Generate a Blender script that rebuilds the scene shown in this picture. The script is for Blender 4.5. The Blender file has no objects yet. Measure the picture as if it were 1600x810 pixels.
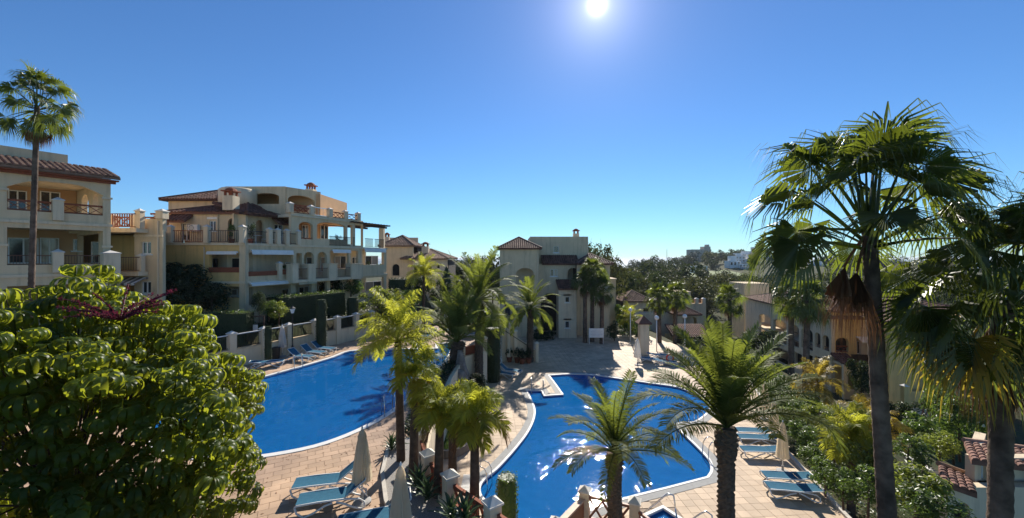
import bpy, math, random
from mathutils import Vector, Matrix, Euler
from mathutils.geometry import tessellate_polygon
R = math.radians
PI = math.pi
scn = bpy.context.scene
COL = scn.collection

# ------------------------------------------------------------------ camera
CAMH = 9.85            # metres above the lower pool deck
FPX = 620.0            # focal length in pixels of the 1600 px wide photograph
HOR = 403.0            # row of the horizon
cd = bpy.data.cameras.new('camera')
cam = bpy.data.objects.new('camera', cd)
COL.objects.link(cam)
cam.location = (0, 0, CAMH)
cam.rotation_euler = (R(90), 0, 0)
cd.sensor_width = 36.0
cd.lens = 36.0 * FPX / 1600.0
cd.shift_y = -(405 - HOR) / 1600.0
cd.clip_end = 60000
cd.clip_start = 0.05
scn.camera = cam

# ------------------------------------------------------------------ sky and sun
SUN_AZ = math.atan2(133, FPX)           # to the right of the view axis
SUN_EL = math.atan2(395, math.hypot(133, FPX))
SDIR = Vector((math.sin(SUN_AZ) * math.cos(SUN_EL), math.cos(SUN_AZ) * math.cos(SUN_EL), math.sin(SUN_EL)))
w = bpy.data.worlds.new('World')
scn.world = w
w.use_nodes = True
nt = w.node_tree
nt.nodes.clear()
out = nt.nodes.new('ShaderNodeOutputWorld')
bg = nt.nodes.new('ShaderNodeBackground')
sky = nt.nodes.new('ShaderNodeTexSky')
sky.sky_type = 'NISHITA'
sky.sun_disc = False
sky.sun_elevation = SUN_EL
sky.sun_rotation = SUN_AZ
sky.altitude = 50
sky.air_density = 1.0
sky.dust_density = 0.0
sky.ozone_density = 2.5
SKY_STRENGTH = 0.07
bg.inputs['Strength'].default_value = SKY_STRENGTH
# the sun's disc and the bright aureole of the air around it, fixed in the sky
geo = nt.nodes.new('ShaderNodeTexCoord')
dot = nt.nodes.new('ShaderNodeVectorMath'); dot.operation = 'DOT_PRODUCT'
nrm = nt.nodes.new('ShaderNodeVectorMath'); nrm.operation = 'NORMALIZE'
nt.links.new(geo.outputs['Generated'], nrm.inputs[0])
nt.links.new(nrm.outputs[0], dot.inputs[0])
dot.inputs[1].default_value = SDIR
ac = nt.nodes.new('ShaderNodeMath'); ac.operation = 'ARCCOSINE'
nt.links.new(dot.outputs['Value'], ac.inputs[0])
def wmath(op, a, b):
    n = nt.nodes.new('ShaderNodeMath'); n.operation = op
    for i, v in enumerate((a, b)):
        if isinstance(v, (int, float)): n.inputs[i].default_value = v
        elif v is not None: nt.links.new(v, n.inputs[i])
    return n.outputs[0]
def lobe(amp, width):
    return wmath('MULTIPLY', wmath('EXPONENT', wmath('MULTIPLY', ac.outputs[0], -1.0 / width), None), amp)
glow = wmath('ADD', wmath('ADD', lobe(140.0, 0.0050), lobe(6.5, 0.045)), lobe(1.5, 0.17))
gcol = nt.nodes.new('ShaderNodeVectorMath'); gcol.operation = 'SCALE'
gcol.inputs[0].default_value = (1.0, 0.94, 1.08)
nt.links.new(glow, gcol.inputs['Scale'])
addv = nt.nodes.new('ShaderNodeVectorMath'); addv.operation = 'ADD'
tint = nt.nodes.new('ShaderNodeVectorMath'); tint.operation = 'MULTIPLY'
tint.inputs[1].default_value = (0.48, 0.76, 1.06)
nt.links.new(sky.outputs[0], tint.inputs[0])
nt.links.new(tint.outputs[0], addv.inputs[0])
nt.links.new(gcol.outputs[0], addv.inputs[1])
nt.links.new(addv.outputs[0], bg.inputs['Color'])
nt.links.new(bg.outputs[0], out.inputs['Surface'])

sl = bpy.data.lights.new('sun', 'SUN')
sl.energy = 4.6
sl.angle = R(0.53)
sl.color = (1.0, 0.93, 0.82)
so = bpy.data.objects.new('sun', sl)
COL.objects.link(so)
so.rotation_euler = (-SDIR).to_track_quat('-Z', 'Y').to_euler()
so.location = (20, 60, 60)

scn.view_settings.view_transform = 'Standard'
scn.view_settings.look = 'None'
scn.view_settings.exposure = 0.78
scn.view_settings.gamma = 1.0
scn.view_settings.use_curve_mapping = False
scn.cycles.max_bounces = 8
scn.cycles.transparent_max_bounces = 12
scn.cycles.sample_clamp_indirect = 6.0

# ------------------------------------------------------------------ helpers
def ground(px, py, z=0.0):
    """The point of the plane at height z seen at a pixel of the photograph."""
    d = (CAMH - z) * FPX / (py - HOR)
    return ((px - 800.0) / FPX * d, d)

def at(px, py, d):
    return Vector(((px - 800.0) / FPX * d, d, CAMH - (py - HOR) / FPX * d))

def tag(o, label=None, cat=None, group=None, kind=None):
    if label: o['label'] = label
    if cat: o['category'] = cat
    if group: o['group'] = group
    if kind: o['kind'] = kind
    return o

def thing(name, label, cat, loc=(0, 0, 0), rz=0.0, group=None):
    o = bpy.data.objects.new(name, None)
    o.empty_display_size = 0.2
    COL.objects.link(o)
    o.location = loc
    o.rotation_euler = (0, 0, rz)
    return tag(o, label, cat, group)

def copy_tree(o, parent=None):
    c = o.copy()
    COL.objects.link(c)
    if parent: c.parent = parent
    for ch in list(o.children): copy_tree(ch, c)
    return c

def origin_of(o):
    p = Vector((0, 0, 0))
    while o is not None:
        p += Vector(o.location)
        o = o.parent
    return p

def link(name, me, parent=None, loc=None, rot=None, scale=None):
    o = bpy.data.objects.new(name, me)
    COL.objects.link(o)
    if parent: o.parent = parent
    if loc is not None: o.location = loc
    if rot is not None: o.rotation_euler = rot
    if scale is not None: o.scale = scale if hasattr(scale, '__len__') else (scale,) * 3
    return o

class MB:
    """Collects faces and links them as one mesh object."""
    def __init__(s): s.v = []; s.f = []
    def add(s, vs, fs):
        n = len(s.v)
        s.v.extend([tuple(p) for p in vs])
        s.f.extend([tuple(i + n for i in f) for f in fs])
        return s
    def hexa(s, p):
        return s.add(p, [(0, 3, 2, 1), (4, 5, 6, 7), (0, 1, 5, 4), (1, 2, 6, 5), (2, 3, 7, 6), (3, 0, 4, 7)])
    def box(s, x0, x1, y0, y1, z0, z1):
        return s.hexa([(x0, y0, z0), (x1, y0, z0), (x1, y1, z0), (x0, y1, z0), (x0, y0, z1), (x1, y0, z1), (x1, y1, z1), (x0, y1, z1)])
    def fbox(s, fr, u0, u1, w0, w1, z0, z1):
        return s.hexa([fr(u0, w1, z0), fr(u1, w1, z0), fr(u1, w0, z0), fr(u0, w0, z0), fr(u0, w1, z1), fr(u1, w1, z1), fr(u1, w0, z1), fr(u0, w0, z1)])
    def prism(s, poly, z0, z1, holes=()):
        loops = [list(poly)] + [list(h) for h in holes]
        tess = tessellate_polygon([[Vector((p[0], p[1], 0)) for p in l] for l in loops])
        flat = [p for l in loops for p in l]
        n = len(flat)
        vs = [(p[0], p[1], z1) for p in flat] + [(p[0], p[1], z0) for p in flat]
        fs = [tuple(t) for t in tess] + [tuple(i + n for i in reversed(t)) for t in tess]
        k = 0
        for l in loops:
            m = len(l)
            for i in range(m):
                a, b = k + i, k + (i + 1) % m
                fs.append((a, b, b + n, a + n))
            k += m
        return s.add(vs, fs)
    def wall(s, fr, u0, u1, z0, z1, holes=(), w=0.0, t=0.25):
        """A wall panel in a frame with openings cut through it."""
        loops = [[(u0, z0), (u1, z0), (u1, z1), (u0, z1)]] + [list(h) for h in holes]
        tess = tessellate_polygon([[Vector((p[0], p[1], 0)) for p in l] for l in loops])
        flat = [p for l in loops for p in l]
        n = len(flat)
        vs = [fr(p[0], w, p[1]) for p in flat] + [fr(p[0], w - t, p[1]) for p in flat]
        fs = [tuple(q) for q in tess] + [tuple(i + n for i in reversed(q)) for q in tess]
        k = 0
        for l in loops:
            m = len(l)
            for i in range(m):
                a, b = k + i, k + (i + 1) % m
                fs.append((a, b, b + n, a + n))
            k += m
        return s.add(vs, fs)
    def tube(s, pts, rad, seg=8, cap=True, off=None):
        pts = [Vector(p) for p in pts]
        n = len(pts)
        if not hasattr(rad, '__len__'): rad = [rad] * n
        t0 = (pts[1] - pts[0]).normalized()
        a = Vector((0, 0, 1)) if abs(t0.z) < 0.9 else Vector((1, 0, 0))
        nx = t0.cross(a).normalized()
        vs = []; fs = []
        for i in range(n):
            t = (pts[min(i + 1, n - 1)] - pts[max(i - 1, 0)])
            if t.length < 1e-9: t = t0
            t.normalize()
            nx = (nx - t * nx.dot(t)).normalized()
            ny = t.cross(nx)
            for j in range(seg):
                an = 2 * PI * j / seg
                r = rad[i] * (off(i, j) if off else 1.0)
                vs.append(pts[i] + (nx * math.cos(an) + ny * math.sin(an)) * r)
        for i in range(n - 1):
            for j in range(seg):
                k = (j + 1) % seg
                fs.append((i * seg + j, i * seg + k, (i + 1) * seg + k, (i + 1) * seg + j))
        if cap:
            fs.append(tuple(reversed(range(seg))))
            fs.append(tuple((n - 1) * seg + j for j in range(seg)))
        return s.add(vs, fs)
    def lathe(s, prof, seg=16, c=(0, 0), fn=None):
        """prof: (radius, z) from bottom to top."""
        vs = []; fs = []
        n = len(prof)
        for i, (r, z) in enumerate(prof):
            for j in range(seg):
                an = 2 * PI * j / seg
                q = r * (fn(i, j) if fn else 1.0)
                vs.append((c[0] + q * math.cos(an), c[1] + q * math.sin(an), z))
        for i in range(n - 1):
            for j in range(seg):
                k = (j + 1) % seg
                fs.append((i * seg + j, i * seg + k, (i + 1) * seg + k, (i + 1) * seg + j))
        fs.append(tuple(reversed(range(seg))))
        fs.append(tuple((n - 1) * seg + j for j in range(seg)))
        return s.add(vs, fs)
    def mesh(s, name, mat=None, smooth=False, org=(0, 0, 0)):
        me = bpy.data.meshes.new(name)
        o = Vector(org)
        me.from_pydata([(p[0] - o.x, p[1] - o.y, p[2] - o.z) for p in s.v], [], s.f)
        if mat: me.materials.append(mat)
        if smooth: me.polygons.foreach_set('use_smooth', [True] * len(me.polygons))
        me.update()
        return me
    def part(s, name, mat, parent=None, smooth=False, local=False):
        """World-space geometry made a child (or, without parent, a top-level object)."""
        if not s.v: return None
        org = origin_of(parent) if (parent and not local) else (0, 0, 0)
        return link(name, s.mesh(name, mat, smooth, org), parent)
    def solo(s, name, mat, org=None, smooth=False):
        """One-mesh thing with its origin at its base."""
        if org is None:
            xs = [p[0] for p in s.v]; ys = [p[1] for p in s.v]; zs = [p[2] for p in s.v]
            org = ((min(xs) + max(xs)) / 2, (min(ys) + max(ys)) / 2, min(zs))
        return link(name, s.mesh(name, mat, smooth, org), None, org)

class Frame:
    """A vertical plane: u runs to the right as seen from the front, w towards the viewer."""
    def __init__(s, p0, p1=None, ang=None):
        s.o = Vector((p0[0], p0[1]))
        s.d = (Vector((p1[0], p1[1])) - s.o).normalized() if p1 is not None else Vector((math.cos(ang), math.sin(ang)))
        s.n = Vector((s.d.y, -s.d.x))
    def __call__(s, u, w, z):
        p = s.o + s.d * u + s.n * w
        return (p.x, p.y, z)
    def px(s, px, py=None, w=0.0):
        """u (and z) where the view ray through a photograph pixel meets the plane."""
        k = (px - 800.0) / FPX
        o = s.o + s.n * w
        # (o.x + u d.x) = k (o.y + u d.y)
        u = (k * o.y - o.x) / (s.d.x - k * s.d.y)
        d = o.y + u * s.d.y
        if py is None: return u
        return u, CAMH - (py - HOR) / FPX * d
    def side(s, u, w=0.0):
        """The plane through u at right angles, running away from the viewer (its front faces +u)."""
        q = s.o + s.d * u + s.n * w
        f = Frame((q.x, q.y), ang=0)
        f.d = -s.n; f.n = s.d.copy()
        return f

def rect(u0, u1, z0, z1): return [(u0, z0), (u1, z0), (u1, z1), (u0, z1)]
def arch(u0, u1, z0, zs, zt, n=12):
    c = (u0 + u1) / 2; r = (u1 - u0) / 2
    return [(u0, z0), (u1, z0)] + [(c + r * math.cos(PI * i / n), zs + (zt - zs) * math.sin(PI * i / n)) for i in range(n + 1)]
def prect(fr, x0, x1, yt, yb, w=0.0):
    xc = (x0 + x1) / 2
    zt = fr.px(xc, yt, w)[1]; zb = fr.px(xc, yb, w)[1]
    return rect(fr.px(x0, None, w), fr.px(x1, None, w), zb, zt)
def parch(fr, x0, x1, yt, ys, yb, w=0.0):
    xc = (x0 + x1) / 2
    return arch(fr.px(x0, None, w), fr.px(x1, None, w), fr.px(xc, yb, w)[1], fr.px(xc, ys, w)[1], fr.px(xc, yt, w)[1])

# ------------------------------------------------------------------ materials
MATS = {}
def newmat(name):
    m = bpy.data.materials.new(name)
    m.use_nodes = True
    m.node_tree.nodes.clear()
    return m, m.node_tree
class N:
    def __init__(s, t): s.t = t
    def __call__(s, typ, **kw):
        n = s.t.nodes.new(typ)
        for k, v in kw.items(): setattr(n, k, v)
        return n
    def l(s, a, b): s.t.links.new(a, b)

def mat(name, col, rough=0.7, var=0.12, scale=3.0, bump=0.0, bscale=40.0, spec=0.3, metal=0.0, dirt=0.0, objvar=0.0, hue=None):
    """A principled surface with large and small colour variation, optional bump, run-off stains and per-object variation."""
    if name in MATS: return MATS[name]
    m, t = newmat(name); n = N(t)
    o = n('ShaderNodeOutputMaterial'); p = n('ShaderNodeBsdfPrincipled')
    p.inputs['Roughness'].default_value = rough
    p.inputs['Specular IOR Level'].default_value = spec
    p.inputs['Metallic'].default_value = metal
    g = n('ShaderNodeNewGeometry')
    a = n('ShaderNodeTexNoise'); a.inputs['Scale'].default_value = scale; a.inputs['Detail'].default_value = 6
    n.l(g.outputs['Position'], a.inputs['Vector'])
    r = n('ShaderNodeMapRange')
    r.inputs['From Min'].default_value = 0.3; r.inputs['From Max'].default_value = 0.7
    r.inputs['To Min'].default_value = 1 - var; r.inputs['To Max'].default_value = 1 + var
    n.l(a.outputs['Fac'], r.inputs['Value'])
    val = r.outputs[0]
    if objvar:
        oi = n('ShaderNodeObjectInfo'); q = n('ShaderNodeNewGeometry')
        sm = n('ShaderNodeMath', operation='ADD'); n.l(oi.outputs['Random'], sm.inputs[0]); n.l(q.outputs['Random Per Island'], sm.inputs[1])
        fr = n('ShaderNodeMath', operation='FRACT'); n.l(sm.outputs[0], fr.inputs[0])
        r2 = n('ShaderNodeMapRange'); r2.inputs['To Min'].default_value = 1 - objvar; r2.inputs['To Max'].default_value = 1 + objvar
        n.l(fr.outputs[0], r2.inputs['Value'])
        mu = n('ShaderNodeMath', operation='MULTIPLY'); n.l(val, mu.inputs[0]); n.l(r2.outputs[0], mu.inputs[1]); val = mu.outputs[0]
    if dirt:
        mp = n('ShaderNodeMapping'); mp.inputs['Scale'].default_value = (1.6, 1.6, 0.16)
        n.l(g.outputs['Position'], mp.inputs['Vector'])
        d = n('ShaderNodeTexNoise'); d.inputs['Scale'].default_value = 1.5; d.inputs['Detail'].default_value = 8; d.inputs['Roughness'].default_value = 0.65
        n.l(mp.outputs[0], d.inputs['Vector'])
        r3 = n('ShaderNodeMapRange'); r3.inputs['From Min'].default_value = 0.5; r3.inputs['From Max'].default_value = 0.75
        r3.inputs['To Min'].default_value = 1.0; r3.inputs['To Max'].default_value = 1 - dirt
        n.l(d.outputs['Fac'], r3.inputs['Value'])
        mu = n('ShaderNodeMath', operation='MULTIPLY'); n.l(val, mu.inputs[0]); n.l(r3.outputs[0], mu.inputs[1]); val = mu.outputs[0]
    vm = n('ShaderNodeVectorMath', operation='SCALE')
    if hue:
        b = n('ShaderNodeTexNoise'); b.inputs['Scale'].default_value = scale * 0.37; b.inputs['Detail'].default_value = 3
        n.l(g.outputs['Position'], b.inputs['Vector'])
        rr = n('ShaderNodeMapRange'); rr.inputs['From Min'].default_value = 0.35; rr.inputs['From Max'].default_value = 0.65
        n.l(b.outputs['Fac'], rr.inputs['Value'])
        mx = n('ShaderNodeMix', data_type='RGBA'); mx.inputs['A'].default_value = (*col, 1); mx.inputs['B'].default_value = (*hue, 1)
        n.l(rr.outputs[0], mx.inputs['Factor']); n.l(mx.outputs['Result'], vm.inputs[0])
    else:
        vm.inputs[0].default_value = col
    n.l(val, vm.inputs['Scale'])
    n.l(vm.outputs[0], p.inputs['Base Color'])
    if bump:
        c = n('ShaderNodeTexNoise'); c.inputs['Scale'].default_value = bscale; c.inputs['Detail'].default_value = 4
        n.l(g.outputs['Position'], c.inputs['Vector'])
        bp = n('ShaderNodeBump'); bp.inputs['Strength'].default_value = bump; bp.inputs['Distance'].default_value = 0.02
        n.l(c.outputs['Fac'], bp.inputs['Height']); n.l(bp.outputs[0], p.inputs['Normal'])
    n.l(p.outputs[0], o.inputs['Surface'])
    MATS[name] = m
    return m

def leafmat(name, col, tcol, trans=0.4, rough=0.4, spec=0.5, var=0.35, scale=1.5, bump=0.0):
    """Leaf: glossy on top, letting sunlight through; varied by place, object and leaf."""
    if name in MATS: return MATS[name]
    m, t = newmat(name); n = N(t)
    o = n('ShaderNodeOutputMaterial'); p = n('ShaderNodeBsdfPrincipled'); tr = n('ShaderNodeBsdfTranslucent'); mx = n('ShaderNodeMixShader')
    p.inputs['Roughness'].default_value = rough; p.inputs['Specular IOR Level'].default_value = spec
    g = n('ShaderNodeNewGeometry'); oi = n('ShaderNodeObjectInfo')
    a = n('ShaderNodeTexNoise'); a.inputs['Scale'].default_value = scale; a.inputs['Detail'].default_value = 4
    n.l(g.outputs['Position'], a.inputs['Vector'])
    s1 = n('ShaderNodeMath', operation='ADD'); n.l(oi.outputs['Random'], s1.inputs[0]); n.l(g.outputs['Random Per Island'], s1.inputs[1])
    s2 = n('ShaderNodeMath', operation='MULTIPLY_ADD'); n.l(s1.outputs[0], s2.inputs[0]); s2.inputs[1].default_value = 0.25; n.l(a.outputs['Fac'], s2.inputs[2])
    r = n('ShaderNodeMapRange'); r.inputs['From Min'].default_value = 0.4; r.inputs['From Max'].default_value = 1.1
    r.inputs['To Min'].default_value = 1 - var; r.inputs['To Max'].default_value = 1 + var
    n.l(s2.outputs[0], r.inputs['Value'])
    for c, nd, sock in ((col, p, 'Base Color'), (tcol, tr, 'Color')):
        v = n('ShaderNodeVectorMath', operation='SCALE'); v.inputs[0].default_value = c
        n.l(r.outputs[0], v.inputs['Scale']); n.l(v.outputs[0], nd.inputs[sock])
    mx.inputs[0].default_value = trans
    n.l(p.outputs[0], mx.inputs[1]); n.l(tr.outputs[0], mx.inputs[2]); n.l(mx.outputs[0], o.inputs['Surface'])
    MATS[name] = m
    return m

def watermat(name, scale, strength, tint, amt=0.55, body=(0.02, 0.16, 0.42)):
    """Pool water: fresnel mirror with ripples over blue tinted see-through water."""
    m, t = newmat(name); n = N(t)
    o = n('ShaderNodeOutputMaterial')
    g = n('ShaderNodeNewGeometry')
    a = n('ShaderNodeTexNoise'); a.inputs['Scale'].default_value = scale; a.inputs['Detail'].default_value = 3; a.inputs['Roughness'].default_value = 0.5
    b = n('ShaderNodeTexNoise'); b.inputs['Scale'].default_value = scale * 0.22; b.inputs['Detail'].default_value = 2
    c = n('ShaderNodeTexNoise'); c.inputs['Scale'].default_value = 0.42; c.inputs['Detail'].default_value = 3
    for k in (a, b, c): n.l(g.outputs['Position'], k.inputs['Vector'])
    s = n('ShaderNodeMath', operation='MULTIPLY_ADD'); n.l(b.outputs['Fac'], s.inputs[0]); s.inputs[1].default_value = 2.2; n.l(a.outputs['Fac'], s.inputs[2])
    r = n('ShaderNodeMapRange'); r.inputs['From Min'].default_value = 0.48; r.inputs['From Max'].default_value = 0.62
    r.inputs['To Min'].default_value = 0.22; r.inputs['To Max'].default_value = 1.7
    n.l(c.outputs['Fac'], r.inputs['Value'])
    q = n('ShaderNodeMath', operation='MULTIPLY'); n.l(s.outputs[0], q.inputs[0]); n.l(r.outputs[0], q.inputs[1])
    bp = n('ShaderNodeBump'); bp.inputs['Strength'].default_value = strength; bp.inputs['Distance'].default_value = 0.05
    n.l(q.outputs[0], bp.inputs['Height'])
    gl = n('ShaderNodeBsdfGlossy'); gl.inputs['Roughness'].default_value = 0.025
    n.l(bp.outputs[0], gl.inputs['Normal'])
    tr = n('ShaderNodeBsdfTransparent'); tr.inputs['Color'].default_value = (*tint, 1)
    df = n('ShaderNodeBsdfDiffuse'); df.inputs['Color'].default_value = (*body, 1)
    n.l(bp.outputs[0], df.inputs['Normal'])
    m0 = n('ShaderNodeMixShader'); m0.inputs[0].default_value = amt
    n.l(tr.outputs[0], m0.inputs[1]); n.l(df.outputs[0], m0.inputs[2])
    fz = n('ShaderNodeFresnel'); fz.inputs['IOR'].default_value = 1.33
    n.l(bp.outputs[0], fz.inputs['Normal'])
    mx = n('ShaderNodeMixShader'); n.l(fz.outputs[0], mx.inputs[0]); n.l(m0.outputs[0], mx.inputs[1]); n.l(gl.outputs[0], mx.inputs[2])
    n.l(mx.outputs[0], o.inputs['Surface'])
    return m

def glassmat(name, col, rough=0.05):
    m, t = newmat(name); n = N(t)
    o = n('ShaderNodeOutputMaterial'); p = n('ShaderNodeBsdfPrincipled')
    p.inputs['Base Color'].default_value = (*col, 1); p.inputs['Roughness'].default_value = rough
    p.inputs['Specular IOR Level'].default_value = 0.9
    g = n('ShaderNodeNewGeometry'); a = n('ShaderNodeTexNoise'); a.inputs['Scale'].default_value = 0.8
    n.l(g.outputs['Position'], a.inputs['Vector'])
    oi = n('ShaderNodeObjectInfo'); gt = n('ShaderNodeMath', operation='GREATER_THAN'); gt.inputs[1].default_value = 0.62; n.l(oi.outputs['Random'], gt.inputs[0])
    mc = n('ShaderNodeMix', data_type='RGBA'); mc.inputs['A'].default_value = (*col, 1); mc.inputs['B'].default_value = (.30, .27, .23, 1); n.l(gt.outputs[0], mc.inputs['Factor']); n.l(mc.outputs['Result'], p.inputs['Base Color'])
    bp = n('ShaderNodeBump'); bp.inputs['Strength'].default_value = 0.05; n.l(a.outputs['Fac'], bp.inputs['Height']); n.l(bp.outputs[0], p.inputs['Normal'])
    n.l(p.outputs[0], o.inputs['Surface'])
    return m

M_CREAM = mat('cream_stucco', (0.69, 0.54, 0.345), 0.85, 0.06, 1.2, 0.25, 60, 0.2, dirt=0.32)
M_CREAM2 = mat('pale_stucco', (0.72, 0.59, 0.41), 0.85, 0.06, 1.4, 0.25, 60, 0.2, dirt=0.3)
M_YELLOW = mat('ochre_and_warm_lit_stucco', (0.68, 0.46, 0.19), 0.85, 0.07, 1.2, 0.25, 60, 0.2, dirt=0.3)  # real ochre paint, and warm light put into some wall colours
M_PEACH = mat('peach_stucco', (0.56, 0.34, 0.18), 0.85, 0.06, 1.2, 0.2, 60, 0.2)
M_WHITE = mat('white_paint', (0.78, 0.77, 0.73), 0.55, 0.05, 3.0, 0.05, 40, 0.4, dirt=0.12)
M_WHITEW = mat('white_village_wall', (0.78, 0.76, 0.72), 0.8, 0.05, 0.2)
M_TERRA = mat('terracotta', (0.25, 0.08, 0.042), 0.8, 0.15, 8, 0.2, 60, 0.25)
M_TILE = mat('clay_roof_tile', (0.155, 0.075, 0.052), 0.8, 0.15, 4, 0.3, 50, 0.25, objvar=0.35)
M_TILE2 = mat('weathered_roof_tile', (0.24, 0.15, 0.105), 0.85, 0.2, 4, 0.3, 50, 0.2, objvar=0.35)
M_WOOD = mat('dark_timber', (0.055, 0.03, 0.022), 0.6, 0.2, 10, 0.1, 30, 0.3)
M_CAP = mat('pale_cap_stone', (0.66, 0.62, 0.55), 0.7, 0.08, 3.0, 0.1, 40, 0.25, dirt=0.25)
M_IRON = mat('dark_iron', (0.02, 0.018, 0.017), 0.45, 0.1, 5, 0, 1, 0.5)
M_BROWNRAIL = mat('brown_railing', (0.13, 0.06, 0.04), 0.6, 0.1, 5, 0, 1, 0.4)
M_STEEL = mat('stainless_steel', (0.62, 0.62, 0.60), 0.16, 0.03, 5, 0, 1, 0.5, metal=1.0)
M_GLASS = glassmat('window_glass', (0.03, 0.035, 0.04))
M_DARK = mat('interior_shade_dark', (0.05, 0.042, 0.036), 0.9)  # near-black colour stands in for the shade inside the rooms
M_KERB = mat('pale_stone_kerb', (0.52, 0.48, 0.42), 0.75, 0.1, 4, 0.2, 40, 0.3, dirt=0.1)
M_COPING = mat('white_pool_coping', (0.66, 0.65, 0.62), 0.6, 0.06, 4, 0.1, 60, 0.4)
M_GREYBAND = mat('grey_stone_band', (0.27, 0.27, 0.26), 0.75, 0.1, 5, 0.2, 60, 0.3)
M_TILEUP = mat('tan_paving', (0.50, 0.34, 0.22), 0.72, 0.14, 0.9, 0.25, 50, 0.3, objvar=0.15, hue=(0.38, 0.26, 0.18))
M_TILELOW = mat('pale_paving', (0.56, 0.42, 0.285), 0.7, 0.12, 0.9, 0.25, 50, 0.32, objvar=0.14, hue=(0.47, 0.35, 0.235))
M_GROUTUP = mat('tan_grout', (0.33, 0.23, 0.16), 0.9, 0.15, 6)
M_GROUTLOW = mat('pale_grout', (0.32, 0.25, 0.19), 0.9, 0.15, 6)
M_POOL = mat('blue_mosaic', (0.06, 0.33, 0.82), 0.4, 0.2, 0.8, 0, 1, 0.5, hue=(0.045, 0.26, 0.74))
M_POOLDARK = mat('deep_blue_mosaic', (0.02, 0.09, 0.42), 0.35, 0.12, 9, 0, 1, 0.5)
M_GRAVEL = mat('grey_gravel', (0.30, 0.28, 0.26), 0.9, 0.4, 30, 0.8, 60, 0.2)
M_SOIL = mat('garden_soil', (0.07, 0.062, 0.036), 0.95, 0.3, 3, 0.6, 14, 0.1, hue=(0.05, 0.068, 0.026))
M_CANVAS = leafmat('cream_canvas', (0.66, 0.60, 0.50), (0.92, 0.84, 0.70), 0.6, 0.85, 0.1, 0.06, 5)
M_CANVASW = leafmat('white_canvas', (0.76, 0.75, 0.73), (0.92, 0.90, 0.86), 0.55, 0.85, 0.1, 0.06, 5)
M_SLING = mat('blue_sling_fabric', (0.04, 0.13, 0.20), 0.9, 0.1, 12, 0.15, 200, 0.08)
M_RESIN = mat('white_resin', (0.74, 0.74, 0.72), 0.4, 0.04, 5, 0, 1, 0.45)
M_BARKP = mat('palm_bark', (0.13, 0.095, 0.07), 0.95, 0.3, 10, 0.7, 26, 0.15)
M_BARKD = mat('dark_bark', (0.085, 0.06, 0.045), 0.95, 0.3, 8, 0.7, 22, 0.15)
M_BARKW = mat('ringed_fan_palm_bark', (0.16, 0.115, 0.085), 0.95, 0.4, 5, 1.0, 18, 0.12, hue=(0.09, 0.065, 0.05))
M_PETIOLE = mat('palm_petiole', (0.22, 0.20, 0.05), 0.5, 0.2, 5, 0, 1, 0.4)
L_DATE = leafmat('date_palm_leaf', (0.082, 0.108, 0.036), (0.30, 0.35, 0.045), 0.42, 0.6, 0.10)
L_QUEEN = leafmat('queen_palm_leaf', (0.14, 0.175, 0.035), (0.62, 0.62, 0.06), 0.52, 0.5, 0.15)
L_GOLD = leafmat('yellowing_palm_leaf', (0.24, 0.17, 0.035), (0.55, 0.42, 0.05), 0.5, 0.45, 0.4)
L_FAN = leafmat('fan_palm_leaf', (0.040, 0.060, 0.020), (0.25, 0.31, 0.028), 0.37, 0.4, 0.42)
L_DEAD = leafmat('dead_palm_leaf', (0.20, 0.10, 0.055), (0.26, 0.12, 0.05), 0.3, 0.8, 0.1)
L_SCHEF = leafmat('umbrella_tree_leaf', (0.040, 0.070, 0.015), (0.46, 0.50, 0.032), 0.42, 0.42, 0.22)
L_BUSH = leafmat('bush_leaf', (0.055, 0.10, 0.025), (0.20, 0.30, 0.04), 0.35, 0.4, 0.45)
L_BUSHY = leafmat('light_bush_leaf', (0.11, 0.15, 0.03), (0.36, 0.42, 0.05), 0.42, 0.4, 0.45)
L_DARK = leafmat('dark_hedge_leaf', (0.030, 0.046, 0.020), (0.07, 0.10, 0.02), 0.25, 0.5, 0.3)
L_TREE = leafmat('tree_leaf', (0.042, 0.058, 0.026), (0.09, 0.12, 0.03), 0.22, 0.6, 0.15)
L_TREE2 = leafmat('olive_tree_leaf', (0.070, 0.078, 0.036), (0.13, 0.14, 0.035), 0.25, 0.6, 0.15)
L_PINE = leafmat('pine_needle', (0.030, 0.045, 0.022), (0.05, 0.07, 0.02), 0.2, 0.6, 0.2)
L_RED = leafmat('crimson_flower', (0.09, 0.015, 0.028), (0.14, 0.02, 0.04), 0.35, 0.6, 0.2)
L_PINK = leafmat('pink_flower', (0.5, 0.12, 0.16), (0.5, 0.12, 0.16), 0.4, 0.6, 0.2)
L_AGAVE = leafmat('agave_leaf', (0.06, 0.10, 0.05), (0.10, 0.16, 0.05), 0.2, 0.35, 0.5)
# ------------------------------------------------------------------ terrain and sea
UP = 2.55                                   # upper pool deck above the lower one
WALLPTS = [(-27.5, 9.0), (-24.6, 15.0), (-18.6, 26.3), (-17.4, 28.5), (-14.9, 33.5), (-11.8, 40.0)]
RETPTS = [(0.9, 8.8), (-0.5, 10.2), (-1.8, 11.5), (-2.7, 12.75), (-3.3, 14.3), (-3.7, 18.0), (-3.8, 24.0), (-3.6, 29.0), (-2.1, 30.7)]
EDGEPTS = [(11.6, 8.0), (12.0, 11.0), (12.75, 15.0), (13.9, 19.8), (14.8, 22.0), (16.3, 25.0), (17.2, 27.0), (18.8, 31.0), (19.6, 36.0), (19.2, 43.0), (16.8, 50.5)]
def interp_x(pts, y):
    ps = sorted(pts, key=lambda p: p[1])
    if y <= ps[0][1]: return ps[0][0]
    for a, b in zip(ps, ps[1:]):
        if y <= b[1]: return a[0] + (b[0] - a[0]) * (y - a[1]) / (b[1] - a[1])
    return ps[-1][0]
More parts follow.
